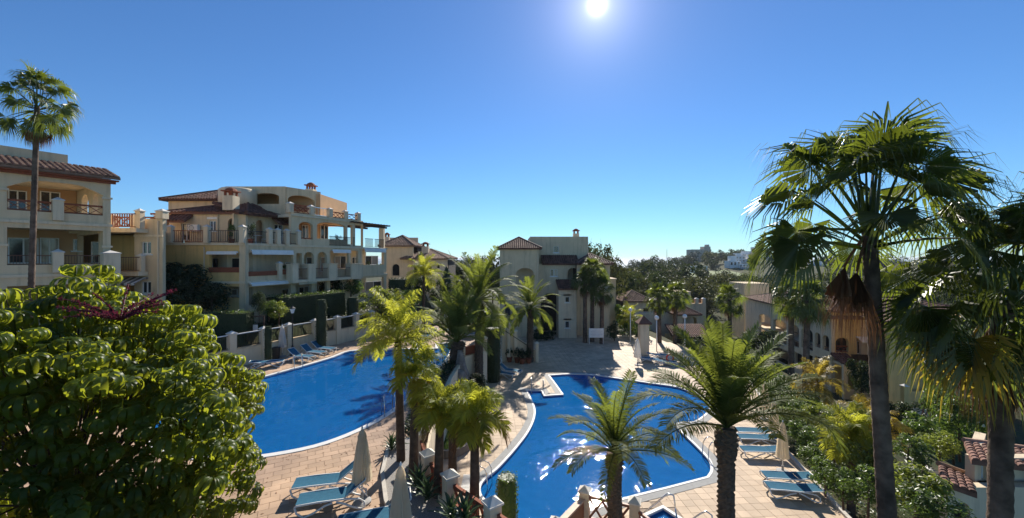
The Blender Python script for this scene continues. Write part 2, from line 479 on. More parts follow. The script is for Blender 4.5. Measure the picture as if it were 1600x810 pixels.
def sst(a, b, x):
    t = max(0.0, min(1.0, (x - a) / (b - a))); return t * t * (3 - 2 * t)
def lerp(a, b, t): return a + (b - a) * t
def height(x, y):
    wx = interp_x(WALLPTS, y); rx = interp_x(RETPTS, y); ex = interp_x(EDGEPTS, y)
    hl = 4.5
    hm = UP - 0.35
    hr = -0.25 - 4.9 * sst(0.5, 14, x - ex) - 1.4 * sst(14, 45, x - ex)
    h = hl if x < wx - 1 else lerp(hl, hm, sst(0, 1, x - wx + 1))
    if y < 31.5:
        h = lerp(h, -0.35, sst(-1.4, -0.5, x - rx))
    else:
        h = lerp(h, -0.35, sst(-4.0, -2.0, x + 1.0)) if y > 38 else lerp(h, -0.35, sst(-1.4, -0.5, x - (-2.1)))
    if x > ex + 0.2: h = hr
    far = sst(62, 110, y) if x < 25 else sst(85, 140, y)
    hf = -5.5 - 2.5 * sst(100, 260, y) + 5.5 * math.exp(-((y - 300) / 90) ** 2) * sst(60, 140, x)
    hf += 13 * math.exp(-((x - 262) / 85) ** 2 - ((y - 470) / 90) ** 2) + 4 * math.sin(x * 0.013 + 1) * math.sin(y * 0.011)
    hf += 9 * math.exp(-((x - 218) / 40) ** 2 - ((y - 368) / 50) ** 2)
    hf -= 42 * sst(620, 1100, y)
    return lerp(h, hf, far)
def axis(lo, hi, f0, f1, step, g):
    out = []; v = f0
    while v < f1: out.append(v); v += step
    s = step; v = f1
    while v < hi: out.append(v); s *= g; v += s
    out.append(hi)
    s = step; v = f0
    while v > lo: s *= g; v -= s; out.insert(0, max(v, lo))
    return out
xs = axis(-2500, 2500, -45, 70, 1.0, 1.16)
ys = axis(-30, 1400, -4, 80, 1.0, 1.09)
mb = MB()
mb.v = [(x, y, height(x, y)) for y in ys for x in xs]
nx_ = len(xs)
mb.f = [(j * nx_ + i, j * nx_ + i + 1, (j + 1) * nx_ + i + 1, (j + 1) * nx_ + i) for j in range(len(ys) - 1) for i in range(nx_ - 1)]
tag(mb.part('ground', M_SOIL, None, smooth=True), kind='structure')
M_SEA = mat('open_sea', (0.06, 0.15, 0.24), 0.7, 0.1, 0.002, 0.35, 0.15, 0.15)
mb = MB(); mb.add([(-30000, 900, -38), (30000, 900, -38), (30000, 42000, -38), (-30000, 42000, -38)], [(0, 1, 2, 3)])
tag(mb.part('sea', M_SEA), kind='structure')
M_LAWN = mat('golf_lawn', (0.13, 0.17, 0.05), 0.9, 0.2, 0.1)
mb = MB(); lawn = []
for i in range(14):
    for j in range(7):
        x = 118 + i * 3.4 + j * 2.2; y = 262 + j * 11
        lawn.append((x, y, height(x, y) + 0.9))
mb.v = lawn; mb.f = [(i * 7 + j, i * 7 + j + 1, (i + 1) * 7 + j + 1, (i + 1) * 7 + j) for i in range(13) for j in range(6)]
tag(mb.part('golf_green', M_LAWN), kind='structure')

# ------------------------------------------------------------------ pools and decks
def smooth_loop(pts, sub=4, keep=()):
    """Catmull-Rom round a closed loop; indices in keep stay sharp corners."""
    out = []; n = len(pts)
    for i in range(n):
        p0, p1, p2, p3 = (Vector(pts[(i + k) % n]) for k in (-1, 0, 1, 2))
        if i in keep: p0 = p1 - (p2 - p1)
        if (i + 1) % n in keep: p3 = p2 + (p2 - p1)
        for k in range(sub):
            t = k / sub
            q = 0.5 * ((2 * p1) + (p2 - p0) * t + (2 * p0 - 5 * p1 + 4 * p2 - p3) * t * t + (3 * p1 - p0 - 3 * p2 + p3) * t ** 3)
            out.append((q.x, q.y))
    return out
def area2(p): return sum(a[0] * b[1] - b[0] * a[1] for a, b in zip(p, p[1:] + p[:1]))
def offset_loop(p, d):
    if area2(p) < 0: p = p[::-1]
    n = len(p); out = []
    for i in range(n):
        a, b, c = Vector(p[i - 1]), Vector(p[i]), Vector(p[(i + 1) % n])
        e1 = (b - a).normalized(); e2 = (c - b).normalized()
        n1 = Vector((e1.y, -e1.x)); n2 = Vector((e2.y, -e2.x))
        m = (n1 + n2); m = m / max(0.35, m.length_squared / 2) if m.length > 1e-6 else n1
        m = m / 1.0
        q = b + m * d * (1.0 if m.length < 2 else 2 / m.length)
        out.append((q.x, q.y))
    return out
def inside(p, poly):
    x, y = p; c = False; n = len(poly); j = n - 1
    for i in range(n):
        xi, yi = poly[i]; xj, yj = poly[j]
        if (yi > y) != (yj > y) and x < (xj - xi) * (y - yi) / (yj - yi) + xi: c = not c
        j = i
    return c

LP = [(858, 587), (868, 600), (880, 617), (850, 619), (846, 611), (823, 610), (829, 622), (836, 640), (834, 657), (825, 676), (811, 695), (795, 714), (776, 734), (762, 745), (752, 757), (750, 769), (757, 781), (775, 793), (795, 815), (835, 838), (872, 826), (900, 806), (970, 781), (1040, 763), (1105, 746), (1111, 736), (1109, 722), (1098, 708), (1080, 690), (1064, 675), (1054, 664), (1066, 660), (1086, 659), (1107, 643), (1106, 631), (1092, 620), (1061, 606), (1015, 599), (960, 591), (925, 586), (890, 585)]
LPOOL = smooth_loop([ground(x, y, 0) for x, y in LP], 3, keep=(0, 2, 3, 4, 5, 21, 24, 30))
UPX = [(352, 716), (305, 714), (262, 704), (238, 685), (243, 655), (290, 625), (345, 607), (415, 589), (440, 582), (480, 571), (520, 559), (548, 549), (600, 546.5), (662, 545.5), (684, 545), (685, 537.5), (706, 536.5), (704, 548), (697, 562), (684, 580), (664, 600), (640, 622), (610, 643), (580, 661), (540, 680), (490, 697), (430, 709), (388, 714)]
UPOOL = smooth_loop([ground(x, y, UP) for x, y in UPX], 3, keep=(12, 14, 15, 16))
if area2(LPOOL) < 0: LPOOL = LPOOL[::-1]
if area2(UPOOL) < 0: UPOOL = UPOOL[::-1]
pa = Vector((-0.87, -0.5)); pb = Vector((0.5, -0.87)); pc = Vector((5.95, 15.62))
PLUNGE = [tuple(pc), tuple(pc + pa * 1.25), tuple(pc + pa * 1.25 + pb * 2.4), tuple(pc + pb * 2.4)]
if area2(PLUNGE) < 0: PLUNGE = PLUNGE[::-1]

UDECK = WALLPTS + [(-8.5, 42.5), (-3.5, 42.0), (-1.6, 38.5), (-2.1, 30.9)] + RETPTS[::-1] + [(0.9, 4.0), (-27.5, 4.0)]
LDECK = RETPTS + [(-1.6, 38.0), (-1.8, 51.2)] + EDGEPTS[::-1] + [(0.9, 8.0)]

def ring(outer, inner, z0, z1):
    """A band between two loops with the same number of points."""
    m = MB(); n = len(outer)
    m.v = [(p[0], p[1], z1) for p in outer] + [(p[0], p[1], z1) for p in inner] + [(p[0], p[1], z0) for p in outer] + [(p[0], p[1], z0) for p in inner]
    for i in range(n):
        k = (i + 1) % n
        m.f += [(i, k, n + k, n + i), (i, 2 * n + i, 2 * n + k, k), (n + i, n + k, 3 * n + k, 3 * n + i)]
    return m

M_WATER = watermat('pool_water', 8.5, 0.2, (0.55, 0.88, 1.0), 0.38, (0.014, 0.27, 0.80))
M_WATERCALM = watermat('calm_pool_water', 1.6, 0.3, (0.55, 0.88, 1.0), 0.38, (0.014, 0.27, 0.80))
def pool(loop, z, depth, what, cw):
    n = len(loop)
    b = MB()
    b.v = [(p[0], p[1], z - 0.01) for p in loop] + [(p[0], p[1], z - depth) for p in loop]
    b.f = [(i, (i + 1) % n, n + (i + 1) % n, n + i) for i in range(n)]
    tess = tessellate_polygon([[Vector((p[0], p[1], 0)) for p in loop]])
    b.f += [tuple(i + n for i in t) for t in tess]
    basin = tag(b.part('pool_basin', M_POOL), kind='structure')
    d = MB()
    inn = offset_loop(loop, -0.012)
    d = ring(loop, inn, z - 0.42, z - 0.005)
    d.part('waterline_band', M_POOLDARK, basin)
    wl = offset_loop(loop, -0.02)
    tess = tessellate_polygon([[Vector((p[0], p[1], 0)) for p in wl]])
    s = MB(); s.v = [(p[0], p[1], z - 0.10) for p in wl]; s.f = []
    for t in tess:
        a, bb, c = (Vector(s.v[i]) for i in t)
        s.f.append(tuple(t) if (bb - a).cross(c - a).z > 0 else tuple(reversed(t)))
    tag(s.part('water', M_WATERCALM if what == 'upper' else M_WATER), kind='structure')
    tag(ring(offset_loop(loop, cw), offset_loop(loop, -0.03), z - 0.05, z + 0.035).part('coping', M_COPING), kind='structure')
pool(UPOOL, UP, 1.35, 'upper', 0.24)
pool(LPOOL, 0.0, 1.35, 'lower', 0.09)
pool(PLUNGE, 0.0, 0.8, 'plunge', 0.10)
tag(ring(offset_loop(LPOOL, 0.48), offset_loop(LPOOL, 0.08), -0.05, 0.022).part('stone_band', M_GREYBAND), kind='structure')

def deck(name, poly, z, holes, grout, tilemat, ang, a, b, bond, clear, skip=()):
    m = MB(); m.prism(poly, z - 0.3, z - 0.004, holes)
    base = tag(m.part(name, grout), kind='structure')
    ca, sa = math.cos(ang), math.sin(ang)
    x0 = min(p[0] for p in poly); x1 = max(p[0] for p in poly); y0 = min(p[1] for p in poly); y1 = max(p[1] for p in poly)
    cx, cy = (x0 + x1) / 2, (y0 + y1) / 2
    rad = math.hypot(x1 - x0, y1 - y0) / 2
    cells = []
    gaps = [offset_loop(h, clear) for h in holes]
    for j in range(int(-rad / b), int(rad / b) + 1):
        for i in range(int(-rad / a) - 1, int(rad / a) + 1):
            u = (i + (0.5 if (bond and j % 2) else 0)) * a; v = j * b
            x = cx + u * ca - v * sa; y = cy + u * sa + v * ca
            if y < 6: continue
            px = 800 + FPX * x / y; py = HOR + FPX * (CAMH - z) / y
            if px < -160 or px > 1760 or py > 980: continue
            if not inside((x, y), poly): continue
            cor = [(x + p * a / 2 * ca - q * b / 2 * sa, y + p * a / 2 * sa + q * b / 2 * ca) for p in (-1, 1) for q in (-1, 1)]
            if any(inside(c, h) for h in holes for c in cor) or any(inside((x, y), g) for g in gaps): continue
            if any(inside((x, y), k) for k in skip): continue
            vis = -20 < px < 1620 and py < 815
            cells.append((0 if vis else 1, y, x, random.uniform(-0.003, 0.003)))
    cells.sort()
    rnd = random.Random(5)
    def tile(hx, hy, dz=0.0):
        t = MB(); g = 0.006
        t.hexa([(hx + p * (a / 2 - g) * ca - q * (b / 2 - g) * sa, hy + p * (a / 2 - g) * sa + q * (b / 2 - g) * ca, zz) for zz in (-0.02 + dz, 0.012 + dz) for p, q in ((-1, -1), (1, -1), (1, 1), (-1, 1))])
        return t
    me = tile(0, 0).mesh('paving_tile', tilemat)
    rest = MB()
    for k, (_, y, x, dz) in enumerate(cells):
        if k < 300:
            link('paving_tile', me, base, (x, y, z + dz))
        else:
            t = tile(x, y, z + dz); rest.add(t.v, t.f)
    tag(rest.part('paving_tile', tilemat, base), kind='stuff')
    return base
random.seed(3)
BED = [ground(*p) for p in ((606, 700, UP), (604, 740, UP), (610, 790, UP), (640, 830, UP), (700, 850, UP))]
BED = [(-4.75, 15.3), (-4.35, 13.3), (-3.75, 11.8), (-2.9, 10.3), (-2.2, 8.6), (0.9, 8.6)] + RETPTS[1:5] + [(-3.5, 16.0), (-4.4, 16.0)]
GARD = [(-4.9, 16.5), (-3.4, 16.0), (-3.4, 29.0), (-4.2, 29.0), (-4.7, 24.0), (-5.0, 20.0)]
deck('upper_pool_deck', UDECK, UP, [UPOOL], M_GROUTUP, M_TILEUP, R(28), 0.52, 0.32, True, 0.1, (BED,))
deck('lower_pool_deck', LDECK, 0.0, [LPOOL, PLUNGE], M_GROUTLOW, M_TILELOW, R(4), 0.44, 0.40, False, 0.3)
m = MB(); m.prism(BED, UP - 0.1, UP + 0.05); tag(m.part('gravel_bed', M_GRAVEL), kind='structure')
m = MB()
for a_, b_ in zip(BED[:5], BED[1:6]):
    f = Frame(a_, b_); L = (Vector(b_) - Vector(a_)).length
    m.fbox(f, 0, L, -0.06, 0.06, UP - 0.02, UP + 0.13)
tag(m.part('bed_kerb', M_KERB), kind='structure')
# kerb along the right edge of the lower deck
m = MB()
for a_, b_ in zip(EDGEPTS[:-3], EDGEPTS[1:-2]):
    f = Frame(a_, b_); L = (Vector(b_) - Vector(a_)).length
    m.fbox(f, 0.004, L - 0.004, -0.16, 0.0, -0.5, 0.12)
tag(m.part('deck_kerb', M_KERB), kind='structure')

# retaining wall between the two decks
m = MB()
for a_, b_ in zip(RETPTS[:-1], RETPTS[1:]):
    f = Frame(b_, a_); L = (Vector(b_) - Vector(a_)).length
    m.fbox(f, 0.003, L - 0.003, -0.22, 0.0, -0.3, UP + 0.12)
wl = m.solo('retaining_wall', M_CREAM2)
tag(wl, 'cream retaining wall stepping down from the upper pool terrace to the lower pool deck', 'wall')
m = MB()
f = Frame((-2.1, 30.7), (-2.1, 38.2))
m.fbox(f, 0.05, 7.4, -0.1, 0.15, -0.3, UP + 0.1)
o = m.solo('terrace_wall', M_CREAM2); tag(o, 'plain cream wall behind the clipped cypress at the plaza side of the terrace', 'wall')
# ------------------------------------------------------------------ building pieces
def window(fr, r, w, root, n=2, door=False, m=M_WHITE, sill=True, lintel=False, rows=1):
    """A framed window in rectangle r of plane w: frame with mullions, one pane object per light."""
    u0, u1, z0, z1 = r[0][0], r[1][0], r[0][1], r[2][1]
    t = 0.06
    b = MB()
    b.fbox(fr, u0, u0 + t, w, w + 0.07, z0, z1); b.fbox(fr, u1 - t, u1, w, w + 0.07, z0, z1)
    b.fbox(fr, u0 + t, u1 - t, w, w + 0.069, z1 - t, z1); b.fbox(fr, u0 + t, u1 - t, w, w + 0.069, z0, z0 + t)
    st = (u1 - u0) / n
    for i in range(1, n): b.fbox(fr, u0 + i * st - 0.035, u0 + i * st + 0.035, w, w + 0.066, z0 + t, z1 - t)
    for j in range(1, rows):
        zz = z0 + (z1 - z0) * j / rows
        b.fbox(fr, u0 + t, u1 - t, w + 0.01, w + 0.05, zz - 0.02, zz + 0.02)
    o = b.part('glass_door' if door else 'window', m, root)
    for i in range(n):
        p = MB(); a = u0 + i * st + (t if i == 0 else 0.035); c = u0 + (i + 1) * st - (t if i == n - 1 else 0.035)
        p.fbox(fr, a + 0.002, c - 0.002, w + 0.012, w + 0.028, z0 + t + 0.002, z1 - t - 0.002)
        p.part('pane', M_GLASS, o)
    if sill and not door:
        s = MB(); s.fbox(fr, u0 - 0.12, u1 + 0.12, w - 0.02, w + 0.2, z0 - 0.1, z0 - 0.003); s.part('sill', M_WHITE, o)
    if lintel:
        s = MB(); s.fbox(fr, u0 - 0.2, u1 + 0.2, w - 0.02, w + 0.16, z1 + 0.12, z1 + 0.3); s.fbox(fr, u0 - 0.1, u1 + 0.1, w - 0.02, w + 0.1, z1 + 0.02, z1 + 0.117); s.part('lintel', M_WHITE, o)
    return o

def railing(root, pts, z, h=0.95, m=M_BROWNRAIL, gap=0.11, bar=0.016, name='railing'):
    """Bars between a bottom and a top rail along a line of (x, y) points."""
    a = MB(); c = MB()
    for p, q in zip(pts[:-1], pts[1:]):
        f = Frame(p, q); L = (Vector(q) - Vector(p)).length
        a.fbox(f, 0.005, L - 0.005, -0.025, 0.025, z + h - 0.05, z + h)
        a.fbox(f, 0.005, L - 0.005, -0.02, 0.02, z + 0.08, z + 0.12)
        n = max(2, int(L / gap))
        for i in range(1, n):
            c.fbox(f, i * L / n - bar / 2, i * L / n + bar / 2, -bar / 2, bar / 2, z + 0.12, z + h - 0.05)
    o = a.part(name, m, root)
    k = c.part('baluster', m, o); tag(k, kind='stuff')
    return o

def lattice(root, p, q, z, h, m=M_TERRA, step=0.55, name='lattice_panel'):
    """Terracotta crossed-bar panel between two points."""
    f = Frame(p, q); L = (Vector(q) - Vector(p)).length
    a = MB()
    a.fbox(f, 0.003, L - 0.003, -0.05, 0.05, z + h - 0.1, z + h); a.fbox(f, 0.003, L - 0.003, -0.05, 0.05, z, z + 0.08)
    o = a.part(name, m, root)
    c = MB(); n = max(1, round(L / step)); s = L / n; b = 0.05
    z0, z1 = z + 0.08, z + h - 0.1
    for i in range(n):
        for u0, u1, d in ((i * s, (i + 1) * s, 0.0), ((i + 1) * s, i * s, 0.004)):
            dx = b if u1 > u0 else -b
            e0 = [f(u0 + k * abs(dx) / 2, ww, z0) for k, ww in ((-1, 0.03 + d), (1, 0.03 + d), (1, -0.03 + d), (-1, -0.03 + d))]
            e1 = [f(u1 + k * abs(dx) / 2, ww, z1) for k, ww in ((-1, 0.03 + d), (1, 0.03 + d), (1, -0.03 + d), (-1, -0.03 + d))]
            c.hexa(e0 + e1)
    tag(c.part('lattice_bar', m, o), kind='stuff')
    return o

def pier(root, x, y, z0, z1, s=0.36, m=M_CREAM2, cap=M_CAP, name='pier', ang=0.0):
    b = MB(); ca, sa = math.cos(ang), math.sin(ang)
    def sq(h, z): return [(x + p * h * ca - q * h * sa, y + p * h * sa + q * h * ca, z) for p, q in ((-1, -1), (1, -1), (1, 1), (-1, 1))]
    b.hexa(sq(s / 2, z0) + sq(s / 2, z1 - 0.001))
    o = b.part(name, m, root)
    c = MB(); c.hexa(sq(s / 2 + 0.045, z1) + sq(s / 2 + 0.045, z1 + 0.05)); c.add(sq(s / 2 + 0.03, z1 + 0.052) + [(x, y, z1 + 0.21)], [(0, 1, 4), (1, 2, 4), (2, 3, 4), (3, 0, 4), (3, 2, 1, 0)])
    c.part('pier_cap', cap, o)
    return o

def tile_plane(mb, p0, p1, up, a=0.0, b=1.0, pitch=0.26, course=0.40, lift=0.05):
    """Rows of half-round tiles on a roof plane: eave p0-p1, slope vector up, the ridge covering a..b of the eave."""
    p0, p1, up = Vector(p0), Vector(p1), Vector(up)
    e = p1 - p0; L = e.length; e.normalize(); S = up.length; un = up.normalized(); nn = e.cross(un)
    if nn.z < 0: nn = -nn
    n = max(2, int(L / pitch)); pw = L / n
    for i in range(n):
        s = (i + 0.5) / n
        fr = 1.0
        if s < a: fr = s / a
        elif s > b: fr = (1 - s) / (1 - b)
        k = max(1, int(round(fr * S / course)))
        if fr * S < course * 0.4: continue
        cs = fr * S / k
        for j in range(k):
            base = p0 + e * (s * L)
            l0 = lift + 0.035; l1 = lift
            vs = []
            for d, l in ((j * cs - 0.03, l0), ((j + 1) * cs, l1)):
                q = base + un * d
                for an in (0, 60, 120, 180):
                    vs.append(q + e * (-math.cos(R(an)) * pw * 0.46) + nn * (l - 0.06 + math.sin(R(an)) * pw * 0.42))
            mb.add(vs, [(0, 1, 5, 4), (1, 2, 6, 5), (2, 3, 7, 6), (0, 3, 2, 1)])

def hip_roof(root, fr, u0, u1, w0, w1, z, rise, over=0.35, ridge=None, m=M_TILE, cols=None, apex=None, name='roof', trim=M_WHITE):
    """Hipped roof over the rectangle u0..u1, w0(back)..w1(front) of a frame."""
    u0 -= over; u1 += over; w0 -= over; w1 += over
    d = (w1 - w0) / 2
    if apex: ra, rb, wc = apex
    else:
        hh = min(d, (u1 - u0) / 2)
        ra, rb = u0 + hh, u1 - hh
        if ra > rb: ra = rb = (u0 + u1) / 2
        wc = (w0 + w1) / 2
    A, B, C, D = (Vector(fr(*p, z)) for p in ((u0, w1), (u1, w1), (u1, w0), (u0, w0)))
    P, Q = Vector(fr(ra, wc, z + rise)), Vector(fr(rb, wc, z + rise))
    b = MB()
    lo = [Vector((p.x, p.y, p.z - 0.14)) for p in (A, B, C, D)]
    b.add([A, B, C, D, P, Q] + lo, [(0, 1, 5, 4), (1, 2, 5), (2, 3, 4, 5), (3, 0, 4), (6, 7, 1, 0), (7, 8, 2, 1), (8, 9, 3, 2), (9, 6, 0, 3), (9, 8, 7, 6)])
    o = b.part(name, m, root)
    t = MB()
    U = u1 - u0; W = w1 - w0
    def slope(e0, e1, top): 
        e = (e1 - e0).normalized(); v = top - e0
        return v - e * v.dot(e)
    tile_plane(t, A, B, slope(A, B, P), (ra - u0) / U, (rb - u0) / U + 1e-6)
    tile_plane(t, C, D, slope(C, D, P), (u1 - rb) / U, (u1 - ra) / U + 1e-6)
    tile_plane(t, B, C, slope(B, C, Q), (w1 - wc) / W, (w1 - wc) / W + 1e-6)
    tile_plane(t, D, A, slope(D, A, P), (wc - w0) / W, (wc - w0) / W + 1e-6)
    tag(t.part('roof_tiling', m, o), kind='stuff')
    h = MB()
    up = Vector((0, 0, 0.06))
    for p, q in ((A, P), (B, Q), (C, Q), (D, P)): h.tube([p + up, q + up], 0.11, 6)
    if (P - Q).length > 0.1: h.tube([P + up, Q + up], 0.11, 6)
    h.part('hip_tile', m, o)
    return o

def shed_roof(root, fr, u0, u1, w0, w1, z0, z1, m=M_TILE, name='roof'):
    """Single slope: eave at w1 (front, z0) rising to w0 (back, z1)."""
    A, B, C, D = (Vector(fr(*p)) for p in ((u0, w1, z0), (u1, w1, z0), (u1, w0, z1), (u0, w0, z1)))
    b = MB(); lo = [p - Vector((0, 0, 0.14)) for p in (A, B, C, D)]
    b.hexa(lo + [A, B, C, D])
    o = b.part(name, m, root)
    t = MB(); tile_plane(t, A, B, D - A)
    tag(t.part('roof_tiling', m, o), kind='stuff')
    return o

def chimney(root, x, y, z0, z1, s=0.7, hat=M_TERRA):
    b = MB(); b.box(x - s / 2, x + s / 2, y - s / 2, y + s / 2, z0, z1); o = b.part('chimney', M_CREAM2, root)
    c = MB()
    for i in (-1, 1):
        for j in (-1, 1): c.box(x + i * s * .33 - .07, x + i * s * .33 + .07, y + j * s * .33 - .07, y + j * s * .33 + .07, z1, z1 + 0.35)
    c.box(x - s * .6, x + s * .6, y - s * .6, y + s * .6, z1 + 0.351, z1 + 0.45)
    c.lathe([(s * .55, z1 + .451), (s * .42, z1 + .6), (s * .15, z1 + .72)], 10, (x, y))
    c.part('chimney_hat', hat, o)

def awning(root, fr, r, w0, w1, m=M_WHITE, name='awning'):
    b = MB(); u0, u1, z0, z1 = r
    b.fbox(fr, u0, u1, w0, w0 + 0.14, z1 - 0.14, z1)
    b.hexa([fr(u0, w0 + 0.14, z1 - 0.05), fr(u1, w0 + 0.14, z1 - 0.05), fr(u1, w1, z0 + 0.12), fr(u0, w1, z0 + 0.12), fr(u0, w0 + 0.14, z1 - 0.03), fr(u1, w0 + 0.14, z1 - 0.03), fr(u1, w1, z0 + 0.14), fr(u0, w1, z0 + 0.14)])
    b.fbox(fr, u0, u1, w1, w1 + 0.02, z0, z0 + 0.16)
    return b.part(name, m, root)

def stripes(name, a, b, n, horizontal_axis):
    m, t = newmat(name); k = N(t)
    o = k('ShaderNodeOutputMaterial'); p = k('ShaderNodeBsdfPrincipled'); p.inputs['Roughness'].default_value = 0.85
    g = k('ShaderNodeNewGeometry'); d = k('ShaderNodeVectorMath', operation='DOT_PRODUCT'); d.inputs[1].default_value = horizontal_axis
    k.l(g.outputs['Position'], d.inputs[0])
    s = k('ShaderNodeMath', operation='MULTIPLY'); s.inputs[1].default_value = n; k.l(d.outputs['Value'], s.inputs[0])
    f = k('ShaderNodeMath', operation='FRACT'); k.l(s.outputs[0], f.inputs[0])
    c = k('ShaderNodeMath', operation='GREATER_THAN'); c.inputs[1].default_value = 0.5; k.l(f.outputs[0], c.inputs[0])
    x = k('ShaderNodeMix', data_type='RGBA'); x.inputs['A'].default_value = (*a, 1); x.inputs['B'].default_value = (*b, 1)
    k.l(c.outputs[0], x.inputs['Factor']); k.l(x.outputs['Result'], p.inputs['Base Color']); k.l(p.outputs[0], o.inputs['Surface'])
    return m
M_STRIPE = stripes('striped_awning', (0.72, 0.71, 0.68), (0.16, 0.15, 0.15), 2.2, (1, 0, 0))

def patio_set(root_loc, rz, label):
    pass

# ------------------------------------------------------------------ left block (behind the tall palm)
fA = Frame((-27.4, 21.2), (-25.1, 24.8))
bA = thing('apartment_block', 'cream apartment block behind the tall thin palm, with an arched gallery under a tiled eave', 'apartment building', (-28, 24, 4.5))
uc = fA.px(173); ul = fA.px(-60); SL2, SL1, EV = 11.95, 8.95, 14.75
mb = MB()
u0, u1 = fA.px(11), fA.px(161)
mb.wall(fA, ul, uc, 4.5, EV, [
    [(u0, 12.45), (u1, 12.45), (u1, 13.7)] + [(u1 + (u0 - u1) * i / 14, 13.7 + 0.5 * math.sin(PI * min(1, i / 5) / 2) * math.sin(PI * min(1, (14 - i) / 5) / 2) ** 1) for i in range(1, 14)] + [(u0, 13.7)],
    rect(u0, u1, 9.45, 11.5), rect(u0, u1, 5.0, 8.3)], 0, 0.3)
mb.part('front_wall', M_CREAM, bA)
mb = MB()
se = fA.side(uc, 0)
# end wall with two openings to the sky
mb.wall(se, 0.32, 7.2, 4.5, EV, [arch(1.3, 2.6, 12.5, 13.4, 14.0), arch(3.6, 5.4, 12.5, 13.5, 14.15), rect(1.2, 6.5, 9.5, 11.4)], 0, 0.3)
mb.part('end_wall', M_CREAM, bA)
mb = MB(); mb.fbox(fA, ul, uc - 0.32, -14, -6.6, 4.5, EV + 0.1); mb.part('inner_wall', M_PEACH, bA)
mb = MB()
for z in (SL2, SL1, 6.0): mb.fbox(fA, ul, uc - 0.31, -6.59, -0.1, z - 0.25, z)
mb.fbox(fA, ul, uc - 0.31, -6.59, -0.31, EV - 0.2, EV + 0.05)
mb.part('floor_slab', M_CREAM2, bA)
mb = MB()
for z in (SL2 - 0.02, SL1 - 0.02):
    mb.fbox(fA, ul, uc + 0.06, 0.002, 0.09, z - 0.16, z)
for z in (13.6, 10.6):
    mb.fbox(fA, fA.px(161) - 0.06, uc + 0.07, 0.002, 0.08, z - 0.12, z)
    mb.fbox(fA, ul, fA.px(11) + 0.06, 0.002, 0.08, z - 0.12, z)
mb.part('cornice', M_CREAM2, bA)
pm = fA.px(90)
for a_, b_ in ((u0, pm - 0.22), (pm + 0.22, u1)):
    lattice(bA, fA(a_, -0.15, 0)[:2], fA(b_, -0.15, 0)[:2], 12.46, 0.6, step=0.5)
    railing(bA, [fA(a_, -0.15, 0)[:2], fA(b_, -0.15, 0)[:2]], 9.38, 0.62)
ang = math.atan2(fA.d.y, fA.d.x)
q = fA(pm, 0.05, 0); pier(bA, q[0], q[1], 12.0, 13.15, 0.42, ang=ang); pier(bA, q[0], q[1], 9.0, 10.15, 0.42, ang=ang)
q = fA(fA.px(170), 0.35, 0); pier(bA, q[0], q[1], 8.7, 10.1, 0.75, ang=ang)
for x0, x1, yt, yb in ((12, 42, 298, 330), (62, 94, 300, 332), (12, 60, 372, 412), (62, 92, 372, 412), (114, 124, 374, 392), (142, 156, 378, 412)):
    rr = prect(fA, x0, x1, yt, yb, -6.6)
    fz = SL2 if yt < 340 else SL1
    rr = rect(rr[0][0], rr[1][0], max(rr[0][1], fz + 0.03) if x0 != 114 else rr[0][1], rr[2][1])
    window(fA, rr, -6.58, bA, 1 if x1 - x0 < 20 else 2, door=x0 != 114)
# eave and roof
shed_roof(bA, fA, ul, uc + 0.35, -2.6, 0.45, EV + 0.08, EV + 0.98, M_TILE2)
mb = MB(); mb.fbox(fA, ul, uc + 0.3, 0.1, 0.4, EV - 0.16, EV - 0.08); mb.fbox(fA, ul, uc + 0.2, 0.003, 0.2, EV - 0.3, EV - 0.163); mb.part('eave_moulding', M_TERRA, bA)
mb = MB(); mb.fbox(fA, ul, fA.px(106, None, -2.7), -9, -2.7, EV + 0.1, 16.35); mb.part('penthouse', M_CREAM, bA)
# wing to the right
fW = Frame((-27.9, 27.5), ang=0)
X = lambda px, w=0.0: fW.px(px, None, w)
mb = MB()
hw = [prect(fW, 221, 236, 378, 397), prect(fW, 221, 236, 440, 459)]
mb.wall(fW, X(210), X(254), 4.5, 12.55, hw); mb.part('wing_wall', M_CREAM, bA)
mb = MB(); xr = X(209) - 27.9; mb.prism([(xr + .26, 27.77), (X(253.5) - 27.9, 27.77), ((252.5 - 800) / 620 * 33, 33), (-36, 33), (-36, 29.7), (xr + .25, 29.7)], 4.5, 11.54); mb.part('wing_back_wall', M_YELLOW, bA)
mb = MB(); mb.prism([(X(253.5) - 27.9, 27.78), ((252.5 - 800) / 620 * 33, 33), (-36, 33), (-36, 27.78)], 11.55, 11.85)
mb.fbox(fW, X(160), X(209), -0.26, 0.9, 11.56, 11.84); mb.fbox(fW, X(209) + 0.003, X(232), 0.01, 0.9, 11.56, 11.84)
mb.fbox(fW, X(160), X(209) + 0.2, -2.18, 0.75, 8.62, 8.9); mb.fbox(fW, X(209) + 0.203, X(232), 0.01, 0.75, 8.62, 8.9)
mb.fbox(fW, X(210), X(254) + 0.04, 0.011, 0.08, 11.3, 11.45)
mb.part('wing_slab', M_CREAM2, bA)
railing(bA, [(X(160) - 27.9 + 0.0, 26.75), (X(226) - 27.9, 26.75), (X(228) - 27.9, 27.35)], 11.84, 1.0, M_TERRA, 0.16, 0.05)
railing(bA, [(X(176) - 27.9, 26.9), (X(229) - 27.9, 26.9), (X(230) - 27.9, 27.35)], 8.9, 1.0)
for px_ in (229,): pier(bA, X(px_) - 27.9, 27.0, 11.85, 13.0, 0.36); pier(bA, X(px_) - 27.9, 27.1, 8.9, 9.95, 0.3)
for px_, zt in ((213, 13.0), (251, 13.05), (176, 13.0)): pier(bA, X(px_, -2.5) - 27.9, 30.0, 11.85, zt, 0.5)
pier(bA, X(251) - 27.9, 27.62, 12.56, 13.05, 0.5)
lattice(bA, (X(233) - 27.9, 27.62), (X(248) - 27.9, 27.62), 12.56, 0.4)
